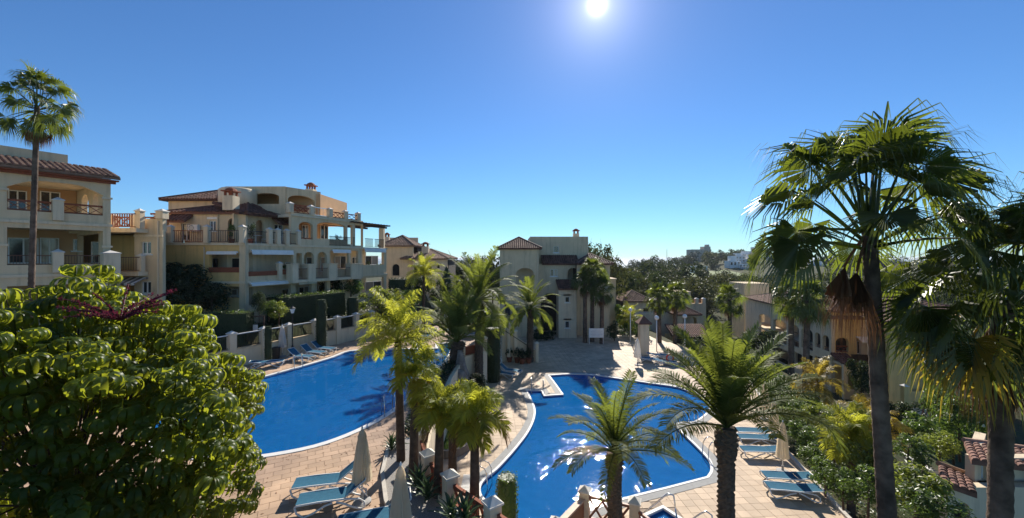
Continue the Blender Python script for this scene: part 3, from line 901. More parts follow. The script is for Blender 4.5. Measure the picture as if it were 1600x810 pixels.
lattice(bA, (X(180, -2.5) - 27.9, 30.0), (X(209, -2.5) - 27.9, 30.0), 12.2, 0.75)
lattice(bA, (X(216, -2.5) - 27.9, 30.0), (X(247, -2.5) - 27.9, 30.0), 12.2, 0.75)
for h in hw: window(fW, h, -0.15, bA, 2)
awning(bA, fW, (X(176), X(232), 8.0, 8.5), 0.02, 1.0, M_STRIPE)

# ------------------------------------------------------------------ corner block above the upper pool
bB = thing('apartment_block', 'stepped cream apartment block with balconies, arches and rooftop penthouse above the clipped hedge', 'apartment building', (-22, 38, 4.5))
GZ, S1, S2, S3 = 4.5, 7.98, 10.98, 13.55
fL = Frame((-27.8, 31.3), ang=0); XL = lambda px, w=0.0: fL.px(px, None, w)
fR = Frame((-21.2, 31.3), (-15.15, 47.2)); XR = lambda px, w=0.0: fR.px(px, None, w)
UE = XR(604)
mb = MB()
hl = [prect(fL, 327, 374, 397, 420), prect(fL, 327, 374, 448, 466)]
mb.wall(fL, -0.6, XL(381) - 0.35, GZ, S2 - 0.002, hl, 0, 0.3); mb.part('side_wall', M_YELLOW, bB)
mb = MB(); mb.wall(fL, XL(381) - 0.347, XL(381) + 0.15, GZ, S2 - 0.002, [], 0.03, 0.4); mb.part('corner_pillar', M_CREAM, bB)
mb = MB()
hr = [prect(fR, 386, 458, 396, 430), prect(fR, 463, 472, 396, 432), parch(fR, 475, 490.5, 394, 402, 432), parch(fR, 496, 511, 394, 402, 430), prect(fR, 516, 545, 393, 421), prect(fR, 548, 560, 392, 420), prect(fR, 566, 600, 392, 414),
      prect(fR, 386, 455, 447, 474), prect(fR, 462, 487, 444, 470), prect(fR, 494, 511, 441, 462), prect(fR, 516, 535, 437, 458), prect(fR, 543, 556, 436, 455), prect(fR, 565, 600, 434, 455)]
hr = [[(p[0], max(p[1], GZ + 0.06)) for p in h] for h in hr]
mb.wall(fR, 0.22, UE, GZ, S2, hr, 0, 0.3); mb.part('front_wall', M_CREAM, bB)
# inner walls and slabs
mb = MB(); mb.fbox(fR, 0.6, UE - 0.3, -9, -2.8, GZ, S2 - 0.3); mb.part('inner_wall', M_CREAM2, bB)
mb = MB(); mb.fbox(fL, -0.5, XL(381) - 0.6, -9, -2.0, GZ, S2 - 0.31); mb.part('inner_side_wall', M_CREAM2, bB)
mb = MB(); mb.fbox(fR, 0.5, UE - 0.05, -2.79, -0.31, S1 - 0.25, S1); mb.fbox(fR, 0.3, UE, -9.5, -0.02, S2 - 0.29, S2 + 0.02)
mb.part('floor_slab', M_CREAM2, bB)
mb = MB(); mb.fbox(fL, -0.55, XL(381) - 0.5, -1.99, -0.31, S1 - 0.25, S1 - 0.003); mb.fbox(fL, -0.55, XL(381) - 0.3, -9.6, -0.02, S2 - 0.28, S2 + 0.016); mb.part('side_slab', M_CREAM2, bB)
mb = MB()
for z in (S2 + 0.03, S1):
    mb.fbox(fR, 0.05, UE + 0.05, 0.003, 0.11, z - 0.17, z); mb.fbox(fL, -0.65, XL(381) + 0.18, 0.035, 0.12, z - 0.17, z - 0.002)
mb.part('cornice', M_CREAM2, bB)
# windows inside the bays
window(fL, prect(fL, 332, 376, 403, 420, -2), -1.98, bB, 3)
window(fL, prect(fL, 332, 350, 452, 462, -2), -1.98, bB, 2); window(fL, prect(fL, 353, 372, 452, 462, -2), -1.98, bB, 2)
mb = MB(); r = prect(fL, 327, 374, 418, 426); mb.fbox(fL, r[0][0], r[1][0], 0.002, 0.06, r[0][1], r[2][1]); mb.part('brown_parapet_band', M_TERRA, bB)
for x0, x1, yt, yb, n in ((388, 398, 410, 437, 1), (420, 440, 410, 432, 2), (445, 456, 410, 430, 1), (478, 488, 402, 425, 1), (500, 509, 402, 425, 1), (522, 540, 400, 420, 2), (549, 559, 402, 418, 2), (570, 590, 400, 414, 2)):
    r = prect(fR, x0, x1, yt, yb, -2.8); window(fR, rect(r[0][0], r[1][0], max(r[0][1], S1 + 0.04), r[2][1]), -2.78, bB, n, door=True)
for x0, x1, yt, yb, n in ((392, 412, 452, 474, 2), (425, 450, 452, 474, 2), (466, 482, 448, 470, 2), (497, 509, 446, 460, 1), (520, 533, 444, 458, 1), (570, 595, 440, 455, 2)):
    r = prect(fR, x0, x1, yt, yb, -2.8); window(fR, rect(r[0][0], r[1][0], max(r[0][1], GZ + 0.1), r[2][1]), -2.78, bB, n, door=True)
# balcony fronts of the first floor
for x0, x1, yt, yb, w in ((386, 433, 424, 431, 0.05),):
    r = prect(fR, x0, x1, yt, yb); mb = MB(); mb.fbox(fR, r[0][0], r[1][0], 0.004, 0.07, r[0][1], r[2][1]); mb.part('brown_parapet_band', M_TERRA, bB)
    r = prect(fR, 437, 456, 421, 429); mb = MB(); mb.fbox(fR, r[0][0], r[1][0], 0.004, 0.07, r[0][1], r[2][1]); mb.part('brown_parapet_band', M_TERRA, bB)
for x0, x1, zt in ((456, 465, 9.25), (481, 492, 9.2), (513, 526, 9.2), (548, 566, 9.15)):
    a_, b_ = XR(x0, 0.8), XR(x1, 0.8)
    mb = MB(); mb.fbox(fR, a_, b_, 0.115, 0.9, S1 - 0.35, zt); mb.fbox(fR, a_ - 0.05, b_ + 0.05, 0.113, 0.96, zt + 0.002, zt + 0.09); mb.part('balcony_box', M_CREAM2, bB)
mb = MB(); mb.fbox(fR, XR(458, .8), XR(566, .8), 0.114, 0.85, S1 - 0.34, S1 - 0.1); mb.part('balcony_slab', M_CREAM2, bB)
for x0, x1 in ((466, 480), (493, 512), (527, 547)):
    railing(bB, [fR(XR(x0, .8), 0.8, 0)[:2], fR(XR(x1, .8), 0.8, 0)[:2]], S1 - 0.1, 1.0)
railing(bB, [fR(XR(566), -0.1, 0)[:2], fR(XR(600), -0.1, 0)[:2]], S1 + 0.05, 0.8)
q = fR(XR(435), 0.1, 0); pier(bB, q[0], q[1], S1 + 0.01, 9.35, 0.34, ang=math.atan2(fR.d.y, fR.d.x))
for x0, x1, yt, yb in ((390, 455, 392, 396), (517, 545, 391, 394), (567, 600, 389, 393)):
    r = prect(fR, x0, x1, yt, yb); awning(bB, fR, (r[0][0], r[1][0], r[0][1] - 0.12, r[2][1] + 0.05), 0.12, 0.3)
r = prect(fR, 388, 455, 440, 447); awning(bB, fR, (r[0][0], r[1][0], r[0][1] + 0.1, r[2][1]), 0.12, 0.4)
r = prect(fR, 462, 490, 438, 444); awning(bB, fR, (r[0][0], r[1][0], r[0][1], r[2][1]), 0.12, 0.4)
r = prect(fL, 327, 374, 393, 398); awning(bB, fL, (r[0][0], r[1][0], r[0][1], r[2][1]), 0.13, 0.34)
# upper storey terrace: set-back walls, railings with piers
mb = MB()
wz = -2.0
h2 = [prect(fL, 283, 297, 349, 379, wz), prect(fL, 327, 337, 345, 361, wz), parch(fL, 356, 372, 341, 348, 379.5, wz), parch(fL, 257, 264, 342, 347, 379, wz)]
h2 = [[(p[0], max(p[1], S2 + 0.06)) for p in h] for h in h2]
mb.wall(fL, -1.2, XL(384, wz), S2 + 0.02, S3 + 0.05, h2, wz, 0.25); mb.part('upper_side_wall', M_CREAM, bB)
window(fL, prect(fL, 283, 297, 349, 376, wz), wz - 0.18, bB, 2, door=True); window(fL, prect(fL, 327, 337, 345, 361, wz), wz - 0.15, bB, 2, lintel=True)
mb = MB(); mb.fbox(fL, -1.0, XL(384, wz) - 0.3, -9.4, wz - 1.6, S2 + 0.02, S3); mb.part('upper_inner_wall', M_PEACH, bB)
r = prect(fL, 269, 302, 338, 347, wz); shed_roof(bB, fL, r[0][0], r[1][0], wz + 0.03, wz + 0.9, r[0][1], r[2][1] + 0.1, name='door_canopy')
mb = MB()
wr = -2.4
u_a = XR(392, wr)
h3 = [prect(fR, 429, 443, 351, 378, wr), parch(fR, 400, 412, 344, 350, 378, wr)]
h3 = [[(p[0], max(p[1], S2 + 0.06)) for p in h] for h in h3]
mb.wall(fR, 0.9, XR(462, wr), S2 + 0.021, S3, h3, wr, 0.25); mb.part('upper_front_wall', M_CREAM, bB)
window(fR, prect(fR, 429, 443, 351, 376, wr), wr - 0.17, bB, 2, door=True)
r = prect(fR, 424, 452, 343, 351, wr); shed_roof(bB, fR, r[0][0], r[1][0], wr + 0.03, wr + 1.0, r[0][1], r[2][1] + 0.1, name='door_canopy')
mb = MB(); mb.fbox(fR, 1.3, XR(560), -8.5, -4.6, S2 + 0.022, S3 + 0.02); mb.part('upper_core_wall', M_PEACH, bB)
zp = S3 + 0.35
mb = MB()
hu = [parch(fR, 467, 489, 347, 354, 374), parch(fR, 495.5, 540, 348, 354, 374), prect(fR, 543, 551, 352, 382), prect(fR, 555, 567, 352, 384)]
hu = [[(p[0], max(p[1], S2 + 0.08)) for p in h] for h in hu]
mb.wall(fR, XR(455), XR(567.5), S2 + 0.031, zp, hu, 0.0, 0.3); mb.part('gallery_wall', M_CREAM, bB)
mb = MB(); mb.fbox(fR, XR(455), XR(563), -6, -0.31, S3 - 0.05, S3 + 0.2); mb.fbox(fR, XR(455) - 0.1, XR(567.5) + 0.1, 0.003, 0.12, zp - 0.3, zp - 0.14); mb.part('terrace_slab', M_CREAM2, bB)
for x0, x1, yt, yb in ((471, 481, 352, 374), (500, 512, 352, 374)):
    window(fR, prect(fR, x0, x1, yt, yb, -4.6), -4.58, bB, 2, door=True)
angR = math.atan2(fR.d.y, fR.d.x)
rl = S2 + 0.03
pl = [(-27.9 + 0.0, 31.2), (-27.8 + XL(268), 31.2), (-27.8 + XL(325), 31.2), (-27.8 + XL(381), 31.15)]
for p in pl[1:]: pier(bB, p[0], p[1], rl, 12.25, 0.36)
for a_, b_ in zip(pl[:-1], pl[1:]): railing(bB, [(a_[0] + 0.2, a_[1]), (b_[0] - 0.2, b_[1])], rl, 1.0, M_TERRA if b_ is not pl[3] else M_IRON, 0.14, 0.03)
pr = [fR(XR(p, 0.1), 0.1, 0)[:2] for p in (383, 421, 434, 448, 466)]
pr2 = pr + [fR(XR(p, 0.05), 0.05, 0)[:2] for p in (513, 548, 583, 601)]
for p in pr[1:]: pier(bB, p[0], p[1], rl, 12.2, 0.34, ang=angR)
for a_, b_ in zip(pr[:-1], pr[1:]):
    va, vb = Vector(a_), Vector(b_); d = (vb - va).normalized() * 0.22
    railing(bB, [tuple(va + d), tuple(vb - d)], rl, 1.0, M_IRON)
for x0, x1 in ((514, 547), (551, 554.5), (570, 583), (585, 600)):
    railing(bB, [fR(XR(x0), 0.02, 0)[:2], fR(XR(x1), 0.02, 0)[:2]], rl, 1.0, M_IRON, 0.09, 0.02)
for x0, x1 in ((469, 488), (497, 511)):
    lattice(bB, fR(XR(x0), -0.15, 0)[:2], fR(XR(x1), -0.15, 0)[:2], rl + 0.15, 0.55, M_TERRA)
# pergola on its pillar
q = fR(XR(601), -0.4, 0); mb = MB(); mb.box(q[0] - 0.28, q[0] + 0.28, q[1] - 0.28, q[1] + 0.28, S2 + 0.03, 13.35); mb.part('pergola_pillar', M_CREAM2, bB)
mb = MB(); zb = 13.36
mb.fbox(fR, XR(543), UE + 0.5, -0.5, -0.32, zb + 0.003, zb + 0.2); mb.fbox(fR, XR(543), UE + 0.5, -3.4, -3.22, zb + 0.003, zb + 0.2)
k = XR(546)
while k < UE + 0.4:
    mb.fbox(fR, k, k + 0.1, -3.9, 0.5, zb + 0.205, zb + 0.36); k += 0.5
mb.part('pergola', M_WOOD, bB)
# terrace parapet with lattice between piers above the gallery
pp = [fR(XR(p), -0.15, 0)[:2] for p in (455, 488, 517, 541, 561)]
for p in pp: pier(bB, p[0], p[1], zp + 0.002, zp + 0.75, 0.42, ang=angR)
for a_, b_, kind in zip(pp[:-1], pp[1:], 'lrll'):
    va, vb = Vector(a_), Vector(b_); d = (vb - va).normalized() * 0.25
    (lattice(bB, tuple(va + d), tuple(vb - d), zp + 0.002, 0.6) if kind == 'l' else railing(bB, [tuple(va + d), tuple(vb - d)], zp - 0.05, 0.85, M_STEEL, 0.5))
# penthouse
bz = 16.5
fP = Frame((at(352, 330, 37)[0], 37.0), ang=0)
fQ = Frame(fP(fP.px(446), 0, 0)[:2], (-16.9, 44.0))
mb = MB(); mb.wall(fP, 0, fP.px(446), S3 - 0.1, bz, [parch(fP, 394, 436, 302, 308, 319)], 0, 0.3); mb.part('penthouse_wall', M_CREAM, bB)
mb = MB(); uq = fQ.px(501); mb.wall(fQ, 0.1, uq, S3 - 0.1, bz - 0.02, [parch(fQ, 450, 492, 306, 314, 331)], 0, 0.3); mb.part('penthouse_gallery_wall', M_CREAM, bB)
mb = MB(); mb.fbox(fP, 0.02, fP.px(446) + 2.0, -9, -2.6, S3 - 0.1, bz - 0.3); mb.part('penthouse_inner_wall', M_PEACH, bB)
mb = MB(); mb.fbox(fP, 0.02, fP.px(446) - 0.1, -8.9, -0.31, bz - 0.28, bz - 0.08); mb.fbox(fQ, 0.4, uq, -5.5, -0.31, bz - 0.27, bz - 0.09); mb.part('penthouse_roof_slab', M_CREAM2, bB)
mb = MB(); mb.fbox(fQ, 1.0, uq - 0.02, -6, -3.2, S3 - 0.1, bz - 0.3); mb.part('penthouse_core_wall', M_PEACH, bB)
window(fQ, prect(fQ, 456, 466, 312, 328, -3.2), -3.18, bB, 1, door=True); window(fQ, prect(fQ, 470, 482, 312, 328, -3.2), -3.18, bB, 2, door=True)
mb = MB(); mb.wall(fP.side(0.0), 0.0, 8, S3 - 0.1, bz - 0.01, [], 0.31, 0.3); mb.part('penthouse_end_wall', M_CREAM, bB)
lattice(bB, fQ(fQ.px(451), 0.2, 0)[:2], fQ(fQ.px(490), 0.2, 0)[:2], 14.3, 0.6)
c = at(486, 295, 41); chimney(bB, c[0], c[1], 15.5, 16.9, 0.8)
mb = MB(); c = at(372, 300, 36.5); mb.lathe([(1.5, 14.4), (1.5, 16.0), (1.3, 16.15)], 20, (c[0], c[1])); mb.part('stair_turret', M_CREAM2, bB, smooth=True)
# hipped roofs over the upper storey, and the tower roof behind
hip_roof(bB, fL, -1.0, XL(384, wz) - 0.1, -7.8, wz - 0.15, S3 + 0.08, 1.15, 0.4, apex=(3.6, XL(384, wz) - 1.6, -4.7))
shed_roof(bB, fR, 0.8, XR(445, wr) + 0.4, wr - 2.6, wr + 0.75, S3 + 0.03, S3 + 1.05)
c = at(361, 315, 33.2); chimney(bB, c[0], c[1], 13.8, 15.0, 0.85)
fT = Frame((at(263, 320, 38)[0], 38.0), ang=0); ut = fT.px(341)
mb = MB(); mb.fbox(fT, 0, ut, -5, 0, S3 - 0.2, 15.35); mb.part('tower', M_CREAM, bB)
hip_roof(bB, fT, 0, ut, -5, 0, 15.4, 1.3, 0.5, apex=(ut * 0.74, ut * 0.76, -2.4))

# ------------------------------------------------------------------ villas beyond, left of centre
bD = thing('villa', 'low villa with brown hipped roofs and a flat roofed box behind the corner block', 'house', (-14, 63, 2))
fD = Frame((-20.5, 60), ang=0); XD = lambda px, w=0.0: fD.px(px, None, w)
mb = MB(); h = [parch(fD, 613, 624, 413, 418, 431)]
mb.wall(fD, XD(596), XD(646), 2, 11.6, h); mb.part('front_wall', M_CREAM, bD)
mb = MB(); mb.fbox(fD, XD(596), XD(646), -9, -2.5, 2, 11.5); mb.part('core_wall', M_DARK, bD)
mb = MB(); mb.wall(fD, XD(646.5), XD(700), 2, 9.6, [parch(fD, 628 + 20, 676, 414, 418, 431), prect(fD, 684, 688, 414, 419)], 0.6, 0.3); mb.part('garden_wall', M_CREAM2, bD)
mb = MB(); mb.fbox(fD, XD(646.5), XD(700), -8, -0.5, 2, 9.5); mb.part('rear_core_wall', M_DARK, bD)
hip_roof(bD, fD, XD(596), XD(645), -6, 0, 11.65, 1.7, 0.4, m=M_TILE2)
hip_roof(bD, fD, XD(632), XD(699), -8, 0.6, 9.7, 1.5, 0.4, m=M_TILE2)
fD2 = Frame((-20.5, 68), ang=0)
mb = MB(); mb.wall(fD2, fD2.px(607), fD2.px(653), 8, 13.3, [prect(fD2, 642, 648, 382.5, 391)]); mb.part('rooftop_wall', M_CREAM, bD)
c = at(665, 390, 62); chimney(bD, c[0], c[1], 10, 11.6, 1.0)
c = at(605, 372, 64); chimney(bD, c[0], c[1], 11, 13.2, 0.7)
# ------------------------------------------------------------------ entrance villa on the plaza
bC = thing('villa', 'three storey cream villa with red hipped roof and dark entrance arch facing the plaza', 'villa', (5, 53, 0))
def PF(y): return Frame((0, y), ang=0)
f1 = PF(49.5); x = lambda p, f=f1, w=0.0: f.px(p, None, w)
zt = f1.px(818, 389)[1]
mb = MB()
mb.wall(f1, x(781), x(842), -0.2, zt, [parch(f1, 806, 835, 419, 430, 452), prect(f1, 789, 804, 475, 493)], 0, 0.3); mb.part('front_wall', M_CREAM, bC)
mb = MB(); sf = f1.side(x(842)); mb.wall(sf, 0.31, 5.5, -0.2, zt - 0.003, [arch(1.0, 3.4, 5.6, 7.2, 8.4)], 0, 0.3); mb.part('side_wall', M_CREAM, bC)
mb = MB(); mb.fbox(f1, x(781), x(842) - 0.31, -6, -2.4, -0.2, zt - 0.1); mb.fbox(f1, x(781) + 0.01, x(842) - 0.31, -2.39, -0.31, 5.3, 5.55); mb.part('inner_wall', M_CREAM2, bC)
window(f1, prect(f1, 789, 804, 475, 493), -0.2, bC, 2, m=M_WOOD)
hip_roof(bC, f1, x(781), x(842), -6, 0, zt + 0.05, 1.5, 0.35)
f2 = PF(51.5); x2 = lambda p: f2.px(p)
zt2 = f2.px(880, 413)[1]
mb = MB(); mb.wall(f2, x2(842), x2(908), -0.2, zt2, [prect(f2, 860, 871, 421, 432), parch(f2, 887, 904, 419, 426, 436), parch(f2, 845, 874, 458, 475, 526)], 0, 0.3); mb.part('middle_wall', M_CREAM, bC)
window(f2, prect(f2, 860, 871, 421, 432), -0.18, bC, 2, lintel=True)
mb = MB(); mb.fbox(f2, x2(842), x2(908), -5, -2.2, -0.2, zt2 - 0.1); mb.part('middle_inner_wall', M_CREAM2, bC)
mb = MB(); mb.fbox(f2, x2(845), x2(874), -2.19, -2.1, 0.0, 5); mb.part('entrance_shade_sheet', M_DARK, bC)  # dark sheet standing in for the shade of the entrance
shed_roof(bC, f2, x2(847), x2(905), -2.0, 0.25, zt2 + 0.02, zt2 + 1.15)
f3 = PF(53.8); x3 = lambda p: f3.px(p)
mb = MB(); zz = f3.px(870, 370)[1]
mb.wall(f3, x3(828), x3(919), zt2 - 1, zz, [prect(f3, 865, 873, 385, 395)], 0, 0.3); mb.part('upper_wall', M_CREAM, bC)
window(f3, prect(f3, 865, 873, 385, 395), -0.18, bC, 1)
mb = MB(); mb.fbox(f3, x3(828), x3(919) - 0.31, -7, -0.31, zt2 - 1, zz - 0.05); mb.part('upper_core', M_CREAM2, bC)
sf = f3.side(x3(919)); mb = MB(); mb.wall(sf, 0.31, 7, zt2 - 1, zz - 0.002, [arch(1.2, 2.8, zt2 + 0.2, zt2 + 1.6, zt2 + 2.2)], 0, 0.3); mb.part('upper_side_wall', M_CREAM, bC)
c = at(900, 362, 57); chimney(bC, c[0], c[1], zz - 0.2, zz + 0.6, 0.8)
f4 = PF(48.6); x4 = lambda p: f4.px(p)
zt4 = f4.px(885, 452)[1]
hw = [prect(f4, 883, 890, 464, 473), prect(f4, 883, 890, 502, 513)]
mb = MB(); mb.wall(f4, x4(873), x4(901), -0.2, zt4, hw, 0, 0.3); mb.part('stair_tower_wall', M_CREAM2, bC)
mb = MB(); mb.fbox(f4, x4(873) + 0.01, x4(901) - 0.01, -2.8, -0.31, -0.2, zt4 - 0.02); mb.part('stair_tower', M_CREAM2, bC)
for h in hw: window(f4, h, -0.16, bC, 1, lintel=True)
shed_roof(bC, f4, x4(872), x4(902), -2.8, 0.2, zt4 + 0.02, zt4 + 1.0)
f5 = PF(50.4); x5 = lambda p: f5.px(p)
zt5 = f5.px(930, 413)[1]
mb = MB(); mb.wall(f5, x5(901.5), x5(953), -0.2, zt5, [prect(f5, 930, 940, 430, 445)], 0, 0.3); mb.part('right_wall', M_CREAM, bC)
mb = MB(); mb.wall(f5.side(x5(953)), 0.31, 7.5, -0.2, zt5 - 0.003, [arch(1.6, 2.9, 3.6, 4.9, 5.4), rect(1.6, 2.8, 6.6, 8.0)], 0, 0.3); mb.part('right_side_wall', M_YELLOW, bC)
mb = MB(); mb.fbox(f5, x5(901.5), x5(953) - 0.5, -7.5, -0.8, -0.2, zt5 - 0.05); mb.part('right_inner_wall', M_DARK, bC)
hip_roof(bC, f5, x5(906), x5(953), -7, 0, zt5 + 0.03, 1.3, 0.4)
mb = MB(); mb.fbox(f5, x5(950), x5(972), -8, -3, -0.2, 6.9); mb.part('corner_wing', M_CREAM, bC)
mb = MB(); mb.fbox(f5, x5(950) - 0.1, x5(972) + 0.1, -8.1, -2.9, 6.902, 7.05); mb.part('wing_coping', M_CREAM2, bC)

# ------------------------------------------------------------------ villas down the slope, right of centre
bG = thing('villa', 'small cream villa with arched porch and brown tiled roofs below the plaza', 'house', (29, 62, -6))
g1 = PF(60); xg = lambda p: g1.px(p)
mb = MB(); zg = g1.px(1090, 492)[1]
mb.wall(g1, xg(1058), xg(1092), -6.5, zg, [parch(g1, 1066, 1089, 495, 499, 508)], 0, 0.3); mb.part('porch_wall', M_CREAM, bG)
mb = MB(); mb.wall(g1.side(xg(1092)), 0.31, 4.5, -6.5, zg - 0.003, [arch(1.0, 3.4, zg - 1.9, zg - 1.1, zg - 0.5)], 0, 0.3); mb.part('porch_side_wall', M_YELLOW, bG)  # cream wall coloured ochre to carry the warm light on it
mb = MB(); mb.fbox(g1, xg(1000), xg(1091), -6, -2.2, -6.5, zg - 0.1); mb.part('inner_wall', M_CREAM2, bG)
hip_roof(bG, g1, xg(1058), xg(1092), -4.2, 0, zg + 0.03, 1.1, 0.35)
mb = MB(); mb.fbox(g1, xg(1078), xg(1112), -12, -7, -6.5, g1.px(1090, 462)[1]); mb.fbox(g1, xg(1092), xg(1135), -7, -6.3, -6, g1.px(1090, 482)[1]); mb.part('rear_wall', M_CREAM, bG)
for p in (1095, 1107, 1119, 1131): 
    q = g1(xg(p), -6.4, 0); pier(bG, q[0], q[1], g1.px(1090, 482)[1], g1.px(1090, 474)[1], 0.5)
for a_, b_ in ((1096, 1106), (1108, 1118), (1120, 1130)): lattice(bG, g1(xg(a_) + .3, -6.4, 0)[:2], g1(xg(b_) - .3, -6.4, 0)[:2], g1.px(1090, 482)[1] + .05, 0.6)
g2 = PF(57); shed_roof(bG, g2, g2.px(1050), g2.px(1094), -2.8, 0.3, g2.px(1070, 526)[1], g2.px(1070, 512)[1])
mb = MB(); mb.fbox(g2, g2.px(1050), g2.px(1090), -2.75, 0.05, -6.5, g2.px(1070, 527)[1]); mb.part('lower_wall', M_YELLOW, bG)  # ochre here puts the warm light into the wall colour
bG2 = thing('villa', 'cream house under a grey brown hipped roof half hidden by the fan palm pair', 'house', (21, 66, -5))
g3 = PF(64)
mb = MB(); mb.wall(g3, g3.px(975), g3.px(1052), -6, g3.px(990, 472)[1], [prect(g3, 1040, 1048, 494, 506), prect(g3, 1005, 1014, 482, 492)], 0, .3); mb.part('front_wall', M_CREAM, bG2)
mb = MB(); mb.fbox(g3, g3.px(975), g3.px(1052), -7, -0.8, -6, g3.px(990, 472.5)[1]); mb.part('core_wall', M_DARK, bG2)
hip_roof(bG2, g3, g3.px(975), g3.px(1016), -6, 0, g3.px(990, 471)[1], 1.5, .4, m=M_TILE2)

bK = thing('villa', 'yellow lit small house with a lean-to tiled roof below the arched porch villa', 'house', (23, 47, -6))
k0 = PF(47)
mb = MB(); mb.wall(k0, k0.px(1074), k0.px(1116), -6.5, k0.px(1095, 527)[1], [parch(k0, 1082, 1092, 538, 542, 556), prect(k0, 1098, 1108, 538, 552)], 0, .3); mb.part('front_wall', M_YELLOW, bK)  # yellow light on this front is put into its colour
mb = MB(); mb.fbox(k0, k0.px(1074), k0.px(1116), -3.5, -.8, -6.5, k0.px(1095, 527.5)[1]); mb.part('inner_wall', M_DARK, bK)
window(k0, prect(k0, 1098, 1108, 538, 552), -.2, bK, 2)
shed_roof(bK, k0, k0.px(1072), k0.px(1118), -3.6, .35, k0.px(1095, 527)[1] + .03, k0.px(1095, 515)[1])

# long arcaded block at right
bE = thing('apartment_block', 'long cream block with rows of arched balconies stepping down the slope at right', 'apartment building', (37, 54, -6.5))
fE = Frame((38.2, 67), (35.4, 44)); xe = lambda p: fE.px(p)
fE = Frame((39.4, 67), (35.6, 44)); uE = fE.px(1299)
zE = fE.px(1299, 497)[1]
mb = MB()
hs = [parch(fE, 1208, 1229, 500, 506, 536), parch(fE, 1232, 1248, 507, 513, 541), parch(fE, 1252, 1270, 513, 520, 546), parch(fE, 1273, 1282, 520, 526, 543), parch(fE, 1285, 1295.5, 524, 531, 548),
      prect(fE, 1240, 1253, 552, 575), prect(fE, 1256, 1270, 554, 580), prect(fE, 1273, 1295, 560, 583), parch(fE, 1186, 1204, 492, 497, 524), prect(fE, 1208, 1234, 545, 568)]
mb.wall(fE, 0, uE, -6.6, zE, hs, 0, .35); mb.part('arcade_wall', M_CREAM2, bE)
mb = MB(); mb.fbox(fE, 0, uE - 0.1, -10, -3, -6.6, zE - 0.1); mb.part('inner_wall', M_CREAM2, bE)
mb = MB(); mb.fbox(fE, 0, uE - 0.4, -2.99, -0.36, fE.px(1285, 549)[1] - 0.25, fE.px(1285, 549)[1]); mb.fbox(fE, 0, uE - 0.4, -2.99, -0.36, zE - 0.3, zE - 0.05); mb.part('floor_slab', M_CREAM2, bE)
for x0, x1, yt, yb in ((1233, 1247, 530, 541), (1253, 1269, 535, 546), (1274, 1281, 537, 543), (1286, 1295, 541, 548)):
    r = prect(fE, x0, x1, yt, yb); railing(bE, [fE(r[0][0], -0.15, 0)[:2], fE(r[1][0], -0.15, 0)[:2]], r[0][1] - 0.1, r[2][1] - r[0][1], M_BROWNRAIL, 0.16, 0.03)
for x0, x1, yt, yb in ((1234, 1246, 518, 541), (1256, 1268, 524, 546), (1275, 1281, 528, 543), (1287, 1294, 532, 548)):
    r = prect(fE, x0, x1, yt, yb, -3.0); window(fE, r, -2.98, bE, 1, m=M_WOOD, door=True)
fE2 = Frame(fE(uE, 0, 0)[:2], (46, 43.2)); xe2 = lambda p: fE2.px(p)
zE2 = fE2.px(1330, 487)[1]
hs = [parch(fE2, 1306, 1326, 528, 535, 551), prect(fE2, 1339, 1358, 531, 556)]
mb = MB(); mb.wall(fE2, 0.02, 14, -6.6, zE2, hs, 0, .35); mb.part('end_wall', M_YELLOW, bE)  # warm reflected light painted in as an ochre end wall
mb = MB(); mb.fbox(fE2, 2.2, 14, -10, -2.2, -6.6, zE2 - 0.1); mb.part('end_inner_wall', M_DARK, bE)
r = prect(fE2, 1306, 1326, 541, 551); lattice(bE, fE2(r[0][0], -0.2, 0)[:2], fE2(r[1][0], -0.2, 0)[:2], r[0][1], r[2][1] - r[0][1])
window(fE2, prect(fE2, 1341, 1356, 534, 554), -0.3, bE, 2, door=True)
r = prect(fE2, 1337, 1360, 526, 534); awning(bE, fE2, (r[0][0], r[1][0], r[0][1], r[2][1]), 0.02, 0.9)
hip_roof(bE, fE2, 0, 14, -8, 0, zE2 + 0.04, 1.4, .4)
hip_roof(bE, fE, 0, uE, -9, 0, zE + 0.05, 1.3, .4, m=M_TILE2)
mb = MB(); e1 = at(1180, 450, 72); mb.box(e1.x - 2, e1.x + 2.5, e1.y, e1.y + 5, -5, e1.z + .8); mb.part('rooftop_box', M_CREAM, bE)
r = prect(fE2, 1297, 1322, 552, 563); shed_roof(bE, fE2, r[0][0], r[1][0], 0.01, 2.2, r[0][1], r[2][1], name='porch_roof')
mb = MB(); mb.wall(fE2, fE2.px(1296), fE2.px(1375), -6.6, fE2.px(1330, 563)[1], [parch(fE2, 1302, 1315, 572, 578, 600), parch(fE2, 1322, 1340, 576, 584, 605), prect(fE2, 1300, 1316, 622, 650), prect(fE2, 1322, 1345, 622, 655)], 2.2, .3); mb.part('lower_arcade_wall', M_CREAM2, bE)
mb = MB(); mb.fbox(fE2, fE2.px(1322, None, 2), fE2.px(1375), 0.02, 1.8, fE2.px(1330, 563)[1] - 0.3, fE2.px(1330, 563)[1] - 0.05); mb.part('terrace_slab', M_CREAM2, bE)
railing(bE, [fE2(fE2.px(1329, None, 2.0), 2.0, 0)[:2], fE2(fE2.px(1372, None, 2.0), 2.0, 0)[:2]], fE2.px(1330, 563)[1], 1.1, M_WOOD, 0.12, 0.07)

